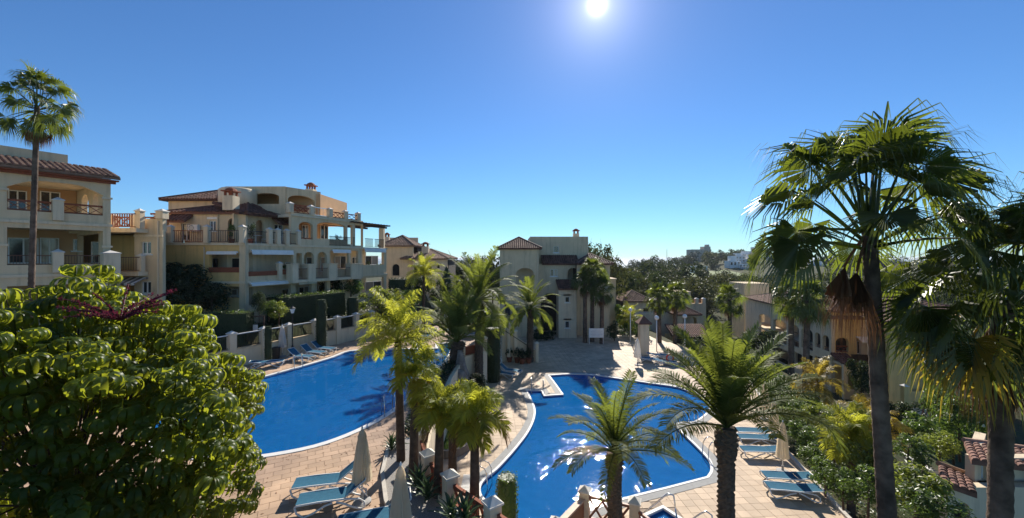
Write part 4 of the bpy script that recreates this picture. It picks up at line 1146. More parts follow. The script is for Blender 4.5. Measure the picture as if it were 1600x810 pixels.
# yellow house with stairs behind the right fan palms
bH = thing('villa', 'yellow house with a balcony behind the trunks of the right fan palms', 'house', (38, 36, -6))
h1 = PF(35); xh = lambda p: h1.px(p)
mb = MB(); mb.wall(h1, xh(1389), xh(1500), -6, h1.px(1440, 505)[1], [prect(h1, 1399, 1410, 520, 545), prect(h1, 1425, 1475, 560, 612), prect(h1, 1425, 1475, 655, 690), prect(h1, 1440, 1470, 515, 540)], 0, .3); mb.part('front_wall', M_YELLOW, bH)
mb = MB(); mb.prism([(xh(1389) + .06, 35.31), (xh(1500), 36.6), (50, 42), ((1391 - 800) / FPX * 42, 42)], -6, h1.px(1440, 506)[1]); mb.part('rear_wall', M_YELLOW, bH)
mb = MB(); mb.fbox(h1, xh(1412), xh(1500), 0.01, 2.6, h1.px(1440, 648)[1], h1.px(1440, 638)[1]); mb.part('balcony_slab', M_CREAM2, bH)
h2_ = PF(32.4); lattice(bH, (h2_.px(1440), 32.45), (h2_.px(1475), 32.45), h2_.px(1440, 655)[1] + .1, 1.2, M_TERRA, 0.4)
for p, yt in ((1414, 604), (1433, 652), (1478, 640)): q = h2_.px(p); pier(bH, q, 32.45, -6, h2_.px(1440, yt)[1], .34, M_YELLOW)
hip_roof(bH, h1, xh(1392), xh(1500), -2.6, 0, h1.px(1440, 504)[1], .8, .3)
pier(bH, xh(1396), 34.2, h1.px(1440, 505)[1], h1.px(1440, 478)[1], .7)
lattice(bH, (xh(1399), 34.2), (xh(1425), 34.2), h1.px(1440, 505)[1], 1.2, M_TERRA, .4)
# small house with clay tiled roofs at the right edge
bF = thing('small_house', 'small cream house with two stepped red clay tile roofs and an arched iron grille', 'house', (17, 14, -3))
k1 = PF(13.4); xk = lambda p: k1.px(p)
mb = MB(); zk = k1.px(1500, 762)[1]
mb.wall(k1, xk(1481), xk(1700), -4, zk, [parch(k1, 1490, 1516, 786, 797, 830)], 0, .3); mb.part('front_wall', M_CREAM2, bF)
mb = MB(); mb.wall(k1, xk(1481) + .1, xk(1700), -4, zk - .1, [], -1.0, .2); mb.part('inner_wall', M_DARK, bF)
r = prect(k1, 1490, 1516, 786, 830); mb = MB()
for i in range(9): mb.fbox(k1, r[0][0] + (i + .5) * (r[1][0] - r[0][0]) / 9 - .012, r[0][0] + (i + .5) * (r[1][0] - r[0][0]) / 9 + .012, -.15, -.126, r[0][1], r[2][1] - .05)
for i in range(3): mb.fbox(k1, r[0][0], r[1][0], -.16, -.155, r[0][1] + .3 + i * .35, r[0][1] + .33 + i * .35)
mb.part('iron_grille', M_IRON, bF)
def tiled_roof(root, e0, e1, up, name='roof'):
    """Roof whose clay tiles are separate pieces."""
    e0, e1, up = Vector(e0), Vector(e1), Vector(up)
    b = MB(); dz = Vector((0, 0, -.15))
    b.hexa([e0 + dz, e1 + dz, e1 + up + dz, e0 + up + dz, e0, e1, e1 + up, e0 + up])
    o = b.part(name, M_TILE, root)
    e = e1 - e0; L = e.length; e.normalize(); un = up.normalized(); nn = e.cross(un); 
    if nn.z < 0: nn = -nn
    n = int(L / .30); k = max(1, int(up.length / .42)); pw = L / n; cs = up.length / k
    t = MB(); vs = []
    for d, l in ((-.03, .05), (cs, .0)):
        for an in (0, 45, 90, 135, 180):
            vs.append(un * d + e * (-math.cos(R(an)) * pw * .48) + nn * (l - .03 + math.sin(R(an)) * pw * .38))
    t.add(vs, [(0, 1, 6, 5), (1, 2, 7, 6), (2, 3, 8, 7), (3, 4, 9, 8), (0, 4, 3, 2, 1)])
    me = t.mesh('roof_tile', M_TILE)
    for i in range(n):
        for j in range(k):
            p = e0 + e * ((i + .5) * pw) + un * (j * cs + random.uniform(-.02, .02)) - origin_of(root)
            link('roof_tile', me, o, p, (random.uniform(-.015, .015), random.uniform(-.02, .02), 0))
    m = MB(); m.tube([e0 + up + Vector((0, 0, .06)), e1 + up + Vector((0, 0, .06))], .1, 6); m.part('ridge_tile', M_TILE2, o)
A0 = at(1524, 768, 13.2); A1 = at(1466, 727, 13.9)
# lower roof slopes down towards the viewer's left; eave runs with the front wall
tiled_roof(bF, at(1470, 752, 12.6), at(1527, 772, 12.6), at(1466, 727, 14.6) - at(1470, 752, 12.6))
mb = MB(); k2 = PF(13.9)
mb.wall(k2, k2.px(1523), k2.px(1720), -4, k2.px(1560, 716)[1], [prect(k2, 1533, 1543, 726, 751)], 0, .3); mb.part('upper_wall', M_CREAM2, bF)
window(k2, prect(k2, 1533, 1543, 726, 751), -.2, bF, 1)
mb = MB(); sk = Frame(((1523 - 800) / FPX * 16.5, 16.5), (k2.px(1523), 13.92 + .3)); mb.wall(sk, 0, 3.3, -4, k2.px(1560, 716)[1] - .2, [], -0.003, .3); mb.part('upper_side_wall', M_CREAM2, bF)
tiled_roof(bF, at(1518, 719, 13.3), at(1720, 745, 13.3), at(1506, 690, 15.6) - at(1518, 719, 13.3))

# ------------------------------------------------------------------ far: hill top hotel, white village
def far_house(name, label, cat, px, py, d, w_, dep, h, m=M_WHITEW, group=None, floors=2, cols=4, step=False):
    p = at(px, py, d); base = p.z
    zb = min(base - 1.5, height(p.x, p.y) - .5)
    r = thing(name, label, cat, (p.x, p.y, base), 0, group)
    f = Frame((p.x - w_ / 2, p.y), ang=0)
    hs = []
    ww = w_ / cols; fh = h / floors
    for i in range(cols):
        for j in range(floors): hs.append(rect((i + .2) * ww, (i + .8) * ww, base + j * fh + fh * .18, base + j * fh + fh * .72))
    a = MB(); a.wall(f, 0, w_, zb, base + h, hs, 0, .6); a.fbox(f, 0.02, w_ - .02, -dep, -1.6, zb, base + h - .1)
    a.fbox(f, 0.02, w_ - .02, -1.59, -.61, base + h - .5, base + h - .12)
    if step: a.fbox(f, w_ * .2, w_ * .75, -dep * .8, -2, base + h - .09, base + h + fh * .9)
    a.part('wall', m, r)
    g = MB()
    for q in hs: g.fbox(f, q[0][0] + .01, q[1][0] - .01, -.5, -.45, q[0][1] + .01, q[2][1] - .01)
    g.part('window', M_GLASS, r)
    return r
M_HOTEL = mat('sand_hotel_wall', (0.46, 0.40, 0.32), 0.85, .06, .3)
M_GREYROOF = mat('grey_far_wall', (0.40, 0.40, 0.40), .85, .06, .3)
ht = far_house('hotel', 'big sand coloured hotel on top of the wooded hill', 'hotel', 1096, 403, 478, 24, 14, 10, M_HOTEL, None, 3, 7, False)
a = MB(); p = at(1096, 403, 478); a.box(p.x + 4, p.x + 11.5, p.y + 1, p.y + 12, p.z + 9.5, p.z + 13.5); a.box(p.x + 8, p.x + 11, p.y + 3, p.y + 9, p.z + 13.501, p.z + 16); a.part('stair_tower', M_HOTEL, ht)
VIL = [(1149, 416, 335, 9, 4.5, 1, 'white terraced house at the left foot of the white village'), (1157, 410, 350, 9, 5.5, 1, 'white stepped house above the left end of the village row'), (1163, 420, 330, 8, 4.2, 0, 'white flat roofed house low in the village, beside the tree line'), (1169, 405, 365, 8, 5, 1, 'white house near the top of the village with a roof room'), (1174, 425, 318, 7, 4, 0, 'lowest small white house of the stepped village row'), (1177, 413, 345, 8, 4.5, 1, 'white house midway along the stepped village row'), (1185, 400, 385, 11, 4.5, 1, 'topmost long white house of the village under the ridge'), (1187, 417, 345, 8, 4.2, 0, 'plain white house near the right end of the village row'), (1196, 408, 370, 9, 4.5, 1, 'white house at the upper right end of the village'),
       (1265, 420, 360, 16, 6, 0, 'white apartment row seen behind the big palm fronds'), (1282, 424, 350, 14, 6, 1, 'white stepped block beside the hanging dead palm skirt'), (1276, 416, 400, 15, 5, 0, 'long low white block behind the stepped one'),
       (1402, 424, 420, 16, 6, 0, 'pale block right of the big palm trunk, lower down'), (1412, 416, 560, 26, 6, 0, 'pale long block near the sea, right of the big palm trunk'), (1420, 432, 380, 12, 6, 1, 'pale stepped house right of the big palm trunk, lowest of its cluster'), (1388, 412, 700, 30, 7, 0, 'pale distant block just left of the others by the sea'), (1440, 420, 520, 22, 7, 1, 'pale block among the right palm fronds near the sea'),
       (1096, 424, 300, 9, 4, 0, 'white clubhouse above the golf green under the hill'), (1215, 408, 460, 16, 5, 0, 'long pale house on the ridge behind the big palm fronds')]
for i, (px, py, d, w_, h, st, lb) in enumerate(VIL):
    far_house('village_house', lb, 'house', px, py, d, w_, 9, h, M_WHITEW if py < 425 and px < 1300 else M_GREYROOF, 'white houses of the hillside village' if px < 1200 else 'pale houses in the distance', 1 if h < 5 else 2, max(3, int(w_ / 2.6)), bool(st))
mb = MB(); p = at(1042, 408, 420); mb.tube([(p.x, p.y, -5), (p.x, p.y, p.z + 13)], [.35, .15], 6)
for k in range(4): mb.box(p.x - .6, p.x + .6, p.y - .1, p.y + .1, p.z + 3 + k * 2.6, p.z + 3.15 + k * 2.6)
tag(mb.solo('radio_mast', M_GREYROOF), 'thin radio mast standing above the tree line against the sea', 'mast')
# ------------------------------------------------------------------ walls and fences round the pools
bw = thing('boundary_wall', 'cream wall with dark railings and white capped posts behind the far loungers', 'fence', (-17, 30, UP))
fw = Frame((-18.6, 26.3), (-14.9, 33.5))
mb = MB(); mb.fbox(fw, -12.5, 14.5, -0.12, 0.12, UP - 0.3, UP + 1.15); mb.part('wall', M_CREAM2, bw)
us = [fw.px(p) for p in (309, 362, 412, 451, 492, 527, 556, 580)]
mb = MB(); mb.fbox(fw, -12.5, 14.5, -0.17, 0.17, UP + 1.152, UP + 1.22); mb.part('wall_coping', M_CREAM, bw)
angw = math.atan2(fw.d.y, fw.d.x)
for u in us:
    q = fw(u, 0, 0); pier(bw, q[0], q[1], UP - 0.1, UP + 2.25, 0.42, ang=angw, name='post')
for a_, b_ in zip(us[:-1], us[1:]):
    railing(bw, [fw(a_ + .23, 0, 0)[:2], fw(b_ - .23, 0, 0)[:2]], UP + 1.2, .95, M_IRON, .11, .02)
    mb = MB(); mb.fbox(fw, a_ + .23, b_ - .23, -.05, .05, UP + 2.152, UP + 2.21); mb.part('top_rail', M_WHITE, bw)

tf = thing('terrace_fence', 'cream posts with white pyramid caps and terracotta lattice edging the upper terrace', 'fence', (-2.2, 12, UP))
for p, q in zip(RETPTS[:5], RETPTS[1:5]):
    va, vb = Vector(p), Vector(q); d = (vb - va).normalized() * .22
    lattice(tf, tuple(va + d), tuple(vb - d), UP + .2, .62, M_TERRA, .26)
    f = Frame(tuple(vb - d), tuple(va + d)); mb = MB(); mb.fbox(f, .003, (vb - va).length - .44, -.1, .1, UP - .2, UP + .19); mb.part('low_wall', M_CREAM2, tf)
for p in RETPTS[:5]:
    pier(tf, p[0], p[1], UP - .5, UP + .98, .34, M_YELLOW if False else M_CREAM2, ang=R(35), name='post')
mb = MB(); f = Frame((-3.6, 29.0), (-2.1, 30.7)); mb.fbox(f, .25, 2.0, -.05, .05, UP + .13, UP + .75); mb.part('panel', M_TERRA, tf)
for p in RETPTS[-2:]: pier(tf, p[0], p[1], UP - .3, UP + 1.05, .34, name='post')

pf = thing('pool_fence', 'low white capped fence with brown lattice between the lower pool and the plunge pool', 'fence', (2.6, 14, 0))
PS = [(0.75, 11.2), (1.40, 12.7), (2.62, 14.3), (4.22, 13.65), (4.9, 12.4)]
for p, h in zip(PS, (1.55, 1.55, 1.62, 1.62, 1.55)): pier(pf, p[0], p[1], -.2, h - .17, .33, M_CREAM2, ang=R(-22), name='post')
def big_lattice(root, p, q, z0, z1):
    f = Frame(p, q); L = (Vector(q) - Vector(p)).length
    for za, nm in ((z1 - .09, 'rail'), (z0, 'rail')):
        b = MB(); b.fbox(f, 0.18, L - .18, -.045, .045, za, za + .09); b.part(nm, M_BROWNP, root)
    n = max(2, round(L / .55)); s = (L - .36) / n
    for i in range(n):
        for u0, u1, d in ((.18 + i * s, .18 + (i + 1) * s, 0), (.18 + (i + 1) * s, .18 + i * s, .006)):
            b = MB(); k = .04
            lo = [f(u0 + a * k, ww + d, z0 + .091) for a, ww in ((-1, .025), (1, .025), (1, -.025), (-1, -.025))]
            hi = [f(u1 + a * k, ww + d, z1 - .091) for a, ww in ((-1, .025), (1, .025), (1, -.025), (-1, -.025))]
            b.hexa(lo + hi); b.part('lattice_bar', M_BROWNP, root)
M_BROWNP = mat('brown_red_timber', (0.24, 0.095, 0.05), 0.55, .15, 9, .1, 40, .45)
big_lattice(pf, PS[2], PS[3], .45, 1.32)
big_lattice(pf, PS[3], PS[4], .45, 1.25)
f = Frame(PS[1], PS[2]); L = (Vector(PS[2]) - Vector(PS[1])).length
mb = MB(); mb.fbox(f, .18, L - .18, -.06, .06, .1, 1.2); mb.part('panel', M_BROWNP, pf)
mb = MB(); mb.fbox(f, .18, L - .18, -.11, .11, 1.202, 1.27); mb.part('top_rail', mat('pink_rail', (.55, .38, .28), .6, .1, 6), pf)
f = Frame(PS[0], PS[1]); L = (Vector(PS[1]) - Vector(PS[0])).length
mb = MB(); mb.fbox(f, .18, L - .18, -.06, .06, .1, 1.2); mb.part('panel', M_BROWNP, pf)

# stair down from the upper terrace to the plaza
st = thing('stair', 'outdoor stair with sloping cream side wall, posts and dark handrail beside the entrance villa', 'stairs', (0.8, 38, 0))
f = PF(37.6)
mb = MB(); ua, ub = f.px(784), f.px(840)
prof = [(ua, -0.1), (ub, -0.1), (ub, .95), (ua, 3.3)]
mb.wall(f, ua, ub, -0.1, 4, [], 0, .25) if False else mb.add([f(u, 0, z) for u, z in prof] + [f(u, -.25, z) for u, z in prof], [(0, 1, 2, 3), (7, 6, 5, 4), (0, 4, 5, 1), (1, 5, 6, 2), (2, 6, 7, 3), (3, 7, 4, 0)])
mb.part('side_wall', M_CREAM2, st)
n = 13
for i in range(n):
    mb = MB(); a_ = ua + .1 + (ub - ua - .2) * i / n; b_ = ua + .1 + (ub - ua - .2) * (i + 1) / n
    mb.fbox(f, a_, b_ - .004, -2.0, -.26, -.1, 2.5 * (1 - i / n)); mb.part('step', M_KERB, st)
for p, z in ((795, 3.75), (806, 3.1), (839, 1.95)): q = f.px(p); pier(st, q, 37.5, -.1, z - .2, .3, name='post')
mb = MB(); mb.tube([(ua + .2, 37.35, 3.05), (f.px(830), 37.35, 1.35)], .035, 6); mb.part('handrail', M_IRON, st)

# ------------------------------------------------------------------ sun loungers
def make_lounger(back):
    r = thing('sun_lounger', 'x', 'sun lounger')
    zs = .36
    hx, hz = .32, zs
    ex = hx + .72 * math.cos(back); ez = hz + .72 * math.sin(back)
    fr = MB()
    for y in (-.31, .31):
        fr.tube([(-.98, y, zs - .04), (-.93, y, zs), (-.4, y, zs + .015), (hx, y, zs), (.72, y, zs - .06), (.84, y, .2)], .026, 6)
    for x_ in (-.94, -.3, hx): fr.tube([(x_, -.31, zs - .03), (x_, .31, zs - .03)], .018, 5)
    fr.part('frame', M_RESIN, r, True)
    for y in (-.33, .33):
        l = MB(); l.tube([(-.97, y, zs - .03), (-.92, y, .16), (-.74, y, .02), (-.5, y, .1), (-.2, y, zs - .1), (0, y, zs - .05)], .028, 6); l.part('leg', M_RESIN, r, True)
        l = MB(); l.tube([(.1, y, zs - .04), (.3, y, zs - .12), (.55, y, .1), (.75, y, .02), (.87, y, .05), (.85, y, .22)], .028, 6); l.part('leg', M_RESIN, r, True)
    s = MB(); n = 8
    up = []
    for i in range(n + 1):
        x_ = -.96 + (hx + .96) * i / n; up.append((x_, zs + .028 - .012 * math.sin(PI * i / n)))
    vs = []
    for x_, z in up:
        for k in range(5):
            y = -.285 + .57 * k / 4; vs.append((x_, y, z - .012 * math.sin(PI * k / 4)))
    s.v = vs; s.f = [(i * 5 + k, i * 5 + k + 1, (i + 1) * 5 + k + 1, (i + 1) * 5 + k) for i in range(n) for k in range(4)]
    m_ = len(vs); s.v += [(p[0], p[1], p[2] - .008) for p in vs]; s.f += [tuple(q + m_ for q in reversed(f_)) for f_ in s.f]
    s.part('sling', M_SLING, r, True)
    b = MB(); vs = []
    for i in range(6):
        t = i / 5
        for k in range(5):
            y = -.285 + .57 * k / 4; vs.append((hx + .01 + (ex - hx) * t, y, hz + .03 + (ez - hz) * t - .012 * math.sin(PI * k / 4)))
    b.v = vs; b.f = [(i * 5 + k, i * 5 + k + 1, (i + 1) * 5 + k + 1, (i + 1) * 5 + k) for i in range(5) for k in range(4)]
    m_ = len(vs); b.v += [(p[0] + .006, p[1], p[2] - .008) for p in vs]; b.f += [tuple(q + m_ for q in reversed(f_)) for f_ in b.f]
    bk = b.part('backrest', M_SLING, r, True)
    g = MB()
    for y in (-.3, .3): g.tube([(hx, y, hz + .02), (ex, y, ez + .02)], .02, 6)
    g.tube([(ex, -.3, ez + .02), (ex, .3, ez + .02)], .02, 6)
    if back > .3:
        for y in (-.27, .27): g.tube([(hx + .45 * math.cos(back), y, hz + .45 * math.sin(back)), (hx + .62, y, zs - .04)], .015, 5)
    g.part('back_frame', M_RESIN, bk, True)
    return r
LUP = make_lounger(R(38)); LFLAT = make_lounger(R(6)); used = set()
def lounger(proto, px, py, z, rz, label, group):
    o = proto if proto.name not in used else copy_tree(proto)
    used.add(proto.name); used.add(o.name)
    x_, y_ = ground(px, py, z); o.location = (x_, y_, z + .012); o.rotation_euler = (0, 0, R(rz))
    tag(o, label, 'sun lounger', group)
GA, GB, GC, GD, GE = 'sun loungers on the near corner of the upper terrace', 'sun loungers by the cream wall of the upper pool', 'sun loungers along the right side of the lower pool', 'sun loungers at the far end of the upper pool', 'sun loungers on the plaza'
lounger(LUP, 512, 768, UP, 14, 'blue sling lounger behind the taller cream parasol, farther of the touching pair', GA)
lounger(LUP, 522, 793, UP, 16, 'blue sling lounger in front of the other one beside the taller cream parasol', GA)
lounger(LUP, 588, 828, UP, 18, 'blue sling lounger cut by the bottom of the picture beside the nearest parasol', GA)
lounger(LUP, 470, 564, UP, 165, 'dark lounger nearest the pool ladder by the cream wall', GB)
lounger(LUP, 489, 557, UP, 163, 'teal lounger in the middle of the three beside the lamp post', GB)
lounger(LUP, 505, 551, UP, 163, 'dark lounger farthest from the lamp post by the cream wall', GB)
lounger(LFLAT, 418, 574, UP, 200, 'white framed lounger lying flat in the shade of the cream wall', GB)
lounger(LFLAT, 1178, 683, 0, -4, 'blue lounger farthest up the right side of the lower pool', GC)
lounger(LFLAT, 1183, 694, 0, -6, 'blue lounger second along the right side, close in front of the farthest one', GC)
lounger(LFLAT, 1190, 714, 0, -4, 'single blue lounger between the two pairs on the right side of the pool', GC)
lounger(LFLAT, 1230, 757, 0, -7, 'blue lounger beside the foot of the nearest right parasol', GC)
lounger(LFLAT, 1238, 776, 0, -10, 'nearest blue lounger on the right side of the lower pool', GC)
lounger(LUP, 672, 529, UP, 70, 'lounger in the shade by the corner of the upper pool', GD)
lounger(LFLAT, 715, 522, UP, 200, 'sunlit lounger at the far end behind the thick palm trunk', GD)
lounger(LFLAT, 735, 528, UP, 190, 'sunlit lounger nearest the brown panel at the terrace end', GD)
lounger(LUP, 788, 590, 0, 150, 'grey lounger beside the tall clipped cypress on the plaza', GE)
lounger(LUP, 797, 585, 0, 160, 'grey lounger just behind the one by the clipped cypress', GE)
lounger(LFLAT, 1012, 566, 0, 160, 'lounger next to the white parasol in the sun on the plaza', GE)
lounger(LFLAT, 1028, 560, 0, 165, 'lounger behind the white parasol near the brown capped pillar', GE)
lounger(LFLAT, 1040, 571, 0, 160, 'lounger in front of the red lifebuoy on the plaza', GE)
lounger(LFLAT, 1062, 567, 0, 150, 'lounger right of the red lifebuoy on the plaza', GE)

# ------------------------------------------------------------------ closed parasols
def parasol(px, py, z, h, label, group, m=M_CANVAS, rb=.25, lean=0.0, seed=0):
    x_, y_ = ground(px, py, z)
    r = thing('parasol', label, 'parasol', (x_, y_, z), 0, group)
    rnd = random.Random(seed)
    p = MB(); p.tube([(0, 0, .05), (lean, 0, h)], .024, 8); p.part('pole', M_RESIN, r, True, True)
    b = MB(); b.lathe([(.26, .012), (.26, .06), (.2, .085), (.05, .1), (.045, .3)], 16); b.part('base', mat('grey_concrete', (.35, .34, .33), .8, .1, 8), r, False, True)
    c = MB(); seg = 32; zb = h * .30
    ph = [rnd.uniform(-.12, .12) for _ in range(seg)]
    prof = [(rb * .96, zb), (rb, zb + .03), (rb * .93, zb + (h - zb) * .2), (rb * .78, zb + (h - zb) * .45), (rb * .58, zb + (h - zb) * .7), (rb * .44, zb + (h - zb) * .82), (rb * .47, zb + (h - zb) * .85), (rb * .34, zb + (h - zb) * .93), (.03, h - .01), (.02, h)]
    vs = []; fs = []
    for i, (rr, zz) in enumerate(prof):
        for j in range(seg):
            an = 2 * PI * j / seg + (.05 * i if j % 2 else 0)
            amp = .30 if i < 7 else .12
            q = rr * ((1 - amp) if j % 2 else 1.0) * (1 + ph[j] * (1 - i / 10))
            vs.append((q * math.cos(an) + lean * zz / h, q * math.sin(an), zz + (rnd.uniform(-.05, .03) if i == 0 else 0)))
    for i in range(len(prof) - 1):
        for j in range(seg): k = (j + 1) % seg; fs.append((i * seg + j, i * seg + k, (i + 1) * seg + k, (i + 1) * seg + j))
    c.add(vs, fs); c.part('canopy', m, r, False, True)
    t = MB(); t.lathe([(.02, h), (.035, h + .03), (.012, h + .09)], 8, (lean, 0)); t.part('finial', M_RESIN, r, False, True)
    return r
GP = 'closed parasols round the pools'
parasol(566, 786, UP, 2.2, 'closed cream parasol beside the pair of blue loungers near the corner of the upper pool', GP, rb=.27, seed=1)
parasol(626, 868, UP, 2.2, 'nearest closed cream parasol, cut by the bottom edge in front of the gravel bed', GP, rb=.27, seed=2)
parasol(441, 558, UP, 2.35, 'closed white parasol in front of the cream wall beside the lamp post', GP, M_CANVASW, .3, seed=3)
parasol(697, 515, UP, 2.2, 'closed white parasol at the far end of the upper pool behind the palm', GP, M_CANVASW, .26, seed=4)
parasol(780, 577, 0, 2.0, 'closed white parasol next to the tall clipped cypress', GP, M_CANVASW, .28, seed=5)
parasol(996, 571, 0, 2.45, 'closed white parasol standing in the sun on the plaza', GP, M_CANVASW, .34, seed=6)
parasol(1195, 656, 0, 2.25, 'farthest closed cream parasol on the right side of the lower pool', GP, rb=.27, seed=7)
parasol(1209, 691, 0, 2.25, 'middle closed cream parasol on the right side of the lower pool', GP, rb=.27, seed=8)
parasol(1223, 738, 0, 2.3, 'nearest closed cream parasol on the right side, beside two loungers', GP, rb=.27, seed=9)

# ------------------------------------------------------------------ pool ladders and handrails
def ladder(px, py, z, rz, label, steps=True, w_=.5, reach=.55):
    x_, y_ = ground(px, py, z)
    r = thing('pool_ladder', label, 'pool ladder', (x_, y_, z + .012), R(rz), 'steel ladders of the pools')
    for s in (-1, 1):
        b = MB(); b.tube([(-.45, s * w_ / 2, 0), (-.45, s * w_ / 2, .55), (-.38, s * w_ / 2, .78), (-.2, s * w_ / 2, .86), (.0, s * w_ / 2, .8), (.12, s * w_ / 2, .6), (.16, s * w_ / 2, .2), (.16, s * w_ / 2, -1.0)], .024, 8); b.part('rail', M_STEEL, r, True, True)
    for k in range(3 if steps else 0):
        b = MB(); b.box(.1, .22, -w_ / 2 + .03, w_ / 2 - .03, -.26 - k * .26, -.23 - k * .26); b.part('tread', M_STEEL, r, False, True)
ladder(606, 646, UP, 120, 'dark steel ladder on the near right shore of the upper pool')
ladder(466, 575, UP, -55, 'shiny steel ladder on the far left shore of the upper pool')
ladder(1107, 714, 0, 185, 'steel ladder on the right shore of the lower pool')
ladder(1084, 659, 0, 120, 'steel ladder on the shore of the side basin behind the big date palm')
ladder(760, 757, 0, -20, 'curved steel ladder at the rounded left end of the lower pool', False)
def handrail(pts, z, label, r_=.024):
    b = MB(); b.tube([(x_, y_, z + h) for x_, y_, h in pts], r_, 8)
    o = b.solo('handrail', M_STEEL, None, True); tag(o, label, 'handrail', 'curved steel handrails')
for i, (px, py, lb) in enumerate(((830, 609, 'left steel handrail of the steps into the lower pool'), (849, 612, 'right steel handrail of the steps beside the paved point'))):
    x_, y_ = ground(px, py, 0); handrail([(x_, y_ + .5, 0), (x_, y_ + .45, .7), (x_, y_ + .3, .85), (x_, y_ - .1, .7), (x_, y_ - .6, .1), (x_, y_ - .62, -.5)], 0, lb)
handrail([(4.95, 15.2, 0), (5.6, 14.95, .75), (5.85, 14.9, 1.0), (6.05, 14.85, .95), (6.1, 14.8, .5), (6.15, 14.75, 0)], 0, 'tall bent steel handrail over the plunge pool corner', .028)
handrail([(6.3, 14.6, 0), (6.75, 14.3, .6), (6.95, 14.2, .78), (7.1, 14.1, .7), (7.15, 14.0, .1)], 0, 'lower bent steel handrail right of the plunge pool', .028)
# pool steps
stp = thing('pool_steps', 'wide steps with white edges going down into the lower pool', 'pool steps', (1.7, 29, -.3))
x0_, y0_ = ground(824, 611, 0); x1_, _ = ground(848, 612, 0)
for k in range(5):
    b = MB(); b.box(x0_ + .05, x1_ + .0, y0_ - .45 - k * .42, y0_ - .03 - k * .42, -1.3, -.16 - k * .14); s = b.part('step', M_POOL, stp)
    b = MB(); b.box(x0_ + .06, x1_ - .01, y0_ - .46 - k * .42, y0_ - .40 - k * .42, -.158 - k * .14, -.145 - k * .14); b.part('step_edge', M_COPING, s)
# steel balustrade beside the upper pool
rb_ = thing('balustrade', 'pale steel balustrade beside the right shore of the upper pool', 'railing', (-4.8, 27, UP))
q0 = Vector(ground(660, 606, UP)); q1 = Vector(ground(706, 568, UP))
f = Frame(tuple(q0), tuple(q1)); L = (q1 - q0).length
mb = MB(); mb.tube([(q0.x, q0.y, UP + 1), (q1.x, q1.y, UP + 1)], .03, 6); mb.tube([(q0.x, q0.y, UP + .5), (q1.x, q1.y, UP + .5)], .018, 6); mb.part('rail', M_WHITE, rb_)
for k in range(6):
    q = q0.lerp(q1, k / 5); mb = MB(); mb.tube([(q.x, q.y, UP), (q.x, q.y, UP + 1)], .022, 6); mb.part('post', M_WHITE, rb_)

# ------------------------------------------------------------------ lamps, signs, small things
M_LAMPGLASS = mat('lamp_glass', (.75, .76, .76), .25, .03, 5, 0, 1, .5)
def street_lamp(x_, y_, z, h, label, m=M_IRON, s=1.0):
    r = thing('street_lamp', label, 'street lamp', (x_, y_, z))
    b = MB(); b.lathe([(.15, 0), (.15, .15), (.1, .25), (.085, .7), (.06, .8), (.04, .9), (.035, h - .55), (.06, h - .5), (.1, h - .46)], 10); b.part('pole', m, r, True, True)
    b = MB(); b.lathe([(.10, h - .455), (.20, h - .12)], 6); b.part('lantern_glass', M_LAMPGLASS, r, False, True)
    b = MB(); b.lathe([(.24, h - .118), (.2, h - .07), (.08, h + .02), (.02, h + .1)], 6); b.part('lantern_cap', m, r, False, True)
x_, y_ = ground(457, 557, UP); street_lamp(x_, y_, UP, 3.65, 'black lamp post with white lantern beside the closed white parasol')
def garden_lamp(px, py, z, h, label):
    x_, y_ = ground(px, py, z)
    r = thing('globe_lamp', label, 'street lamp', (x_, y_, z), 0, 'white globe lamps by the plaza')
    b = MB(); b.tube([(0, 0, 0), (0, 0, h)], .06, 8); b.part('pole', M_WHITE, r, True, True)
    b = MB(); b.lathe([(.06, h), (.2, h + .08), (.25, h + .23), (.2, h + .38), (.06, h + .46)], 12); b.part('globe', M_LAMPGLASS, r, True, True)
garden_lamp(985, 534, 0, 3.5, 'white globe lamp at the back of the sunlit plaza beside the villa')
garden_lamp(1026, 549, 0, 3.3, 'white globe lamp next to the trunk of the left palm of the pair')
garden_lamp(1070, 560, -1, 4.3, 'white post in front of the low tiled porch')
sb = thing('notice_board', 'white notice board on two legs in front of the entrance villa', 'sign', (9.6, 45.2, 0))
mb = MB(); mb.box(8.75, 10.45, 45.18, 45.24, .75, 1.8); bd = mb.part('board', M_WHITE, sb)
for x_ in (8.8, 10.38): mb = MB(); mb.box(x_, x_ + .05, 45.241, 45.29, 0, 1.85); mb.part('leg', M_WHITE, sb)
mb = MB()
for k, wd in enumerate((1.0, 1.3, 1.2, 1.35, .9)): mb.box(9.6 - wd / 2, 9.6 + wd / 2, 45.174, 45.179, 1.58 - k * .16, 1.62 - k * .16)
mb.part('print', mat('faded_print', (.55, .56, .57), .7), bd)
kp = thing('gate_pillar', 'cream pillar with a brown pyramid cap standing at the plaza edge', 'pillar', (12.8, 40.5, 0))
mb = MB(); mb.box(13.0, 13.9, 40.2, 41.0, 0, 3.1); mb.part('shaft', M_CREAM2, kp)
mb = MB(); mb.box(12.8, 14.1, 40.0, 41.2, 3.101, 3.2); mb.add([(12.75, 39.95, 3.201), (14.15, 39.95, 3.201), (14.15, 41.25, 3.201), (12.75, 41.25, 3.201), (13.45, 40.6, 3.95)], [(0, 1, 4), (1, 2, 4), (2, 3, 4), (3, 0, 4), (3, 2, 1, 0)]); mb.part('cap', M_TILE, kp)
lb_ = thing('lifebuoy_stand', 'red lifebuoy hanging on a white post among the plaza loungers', 'lifebuoy', (*ground(1047, 570, 0), 0))
mb = MB(); mb.tube([(0, .1, 0), (0, .1, 1.1)], .04, 8); mb.part('post', M_WHITE, lb_, True, True)
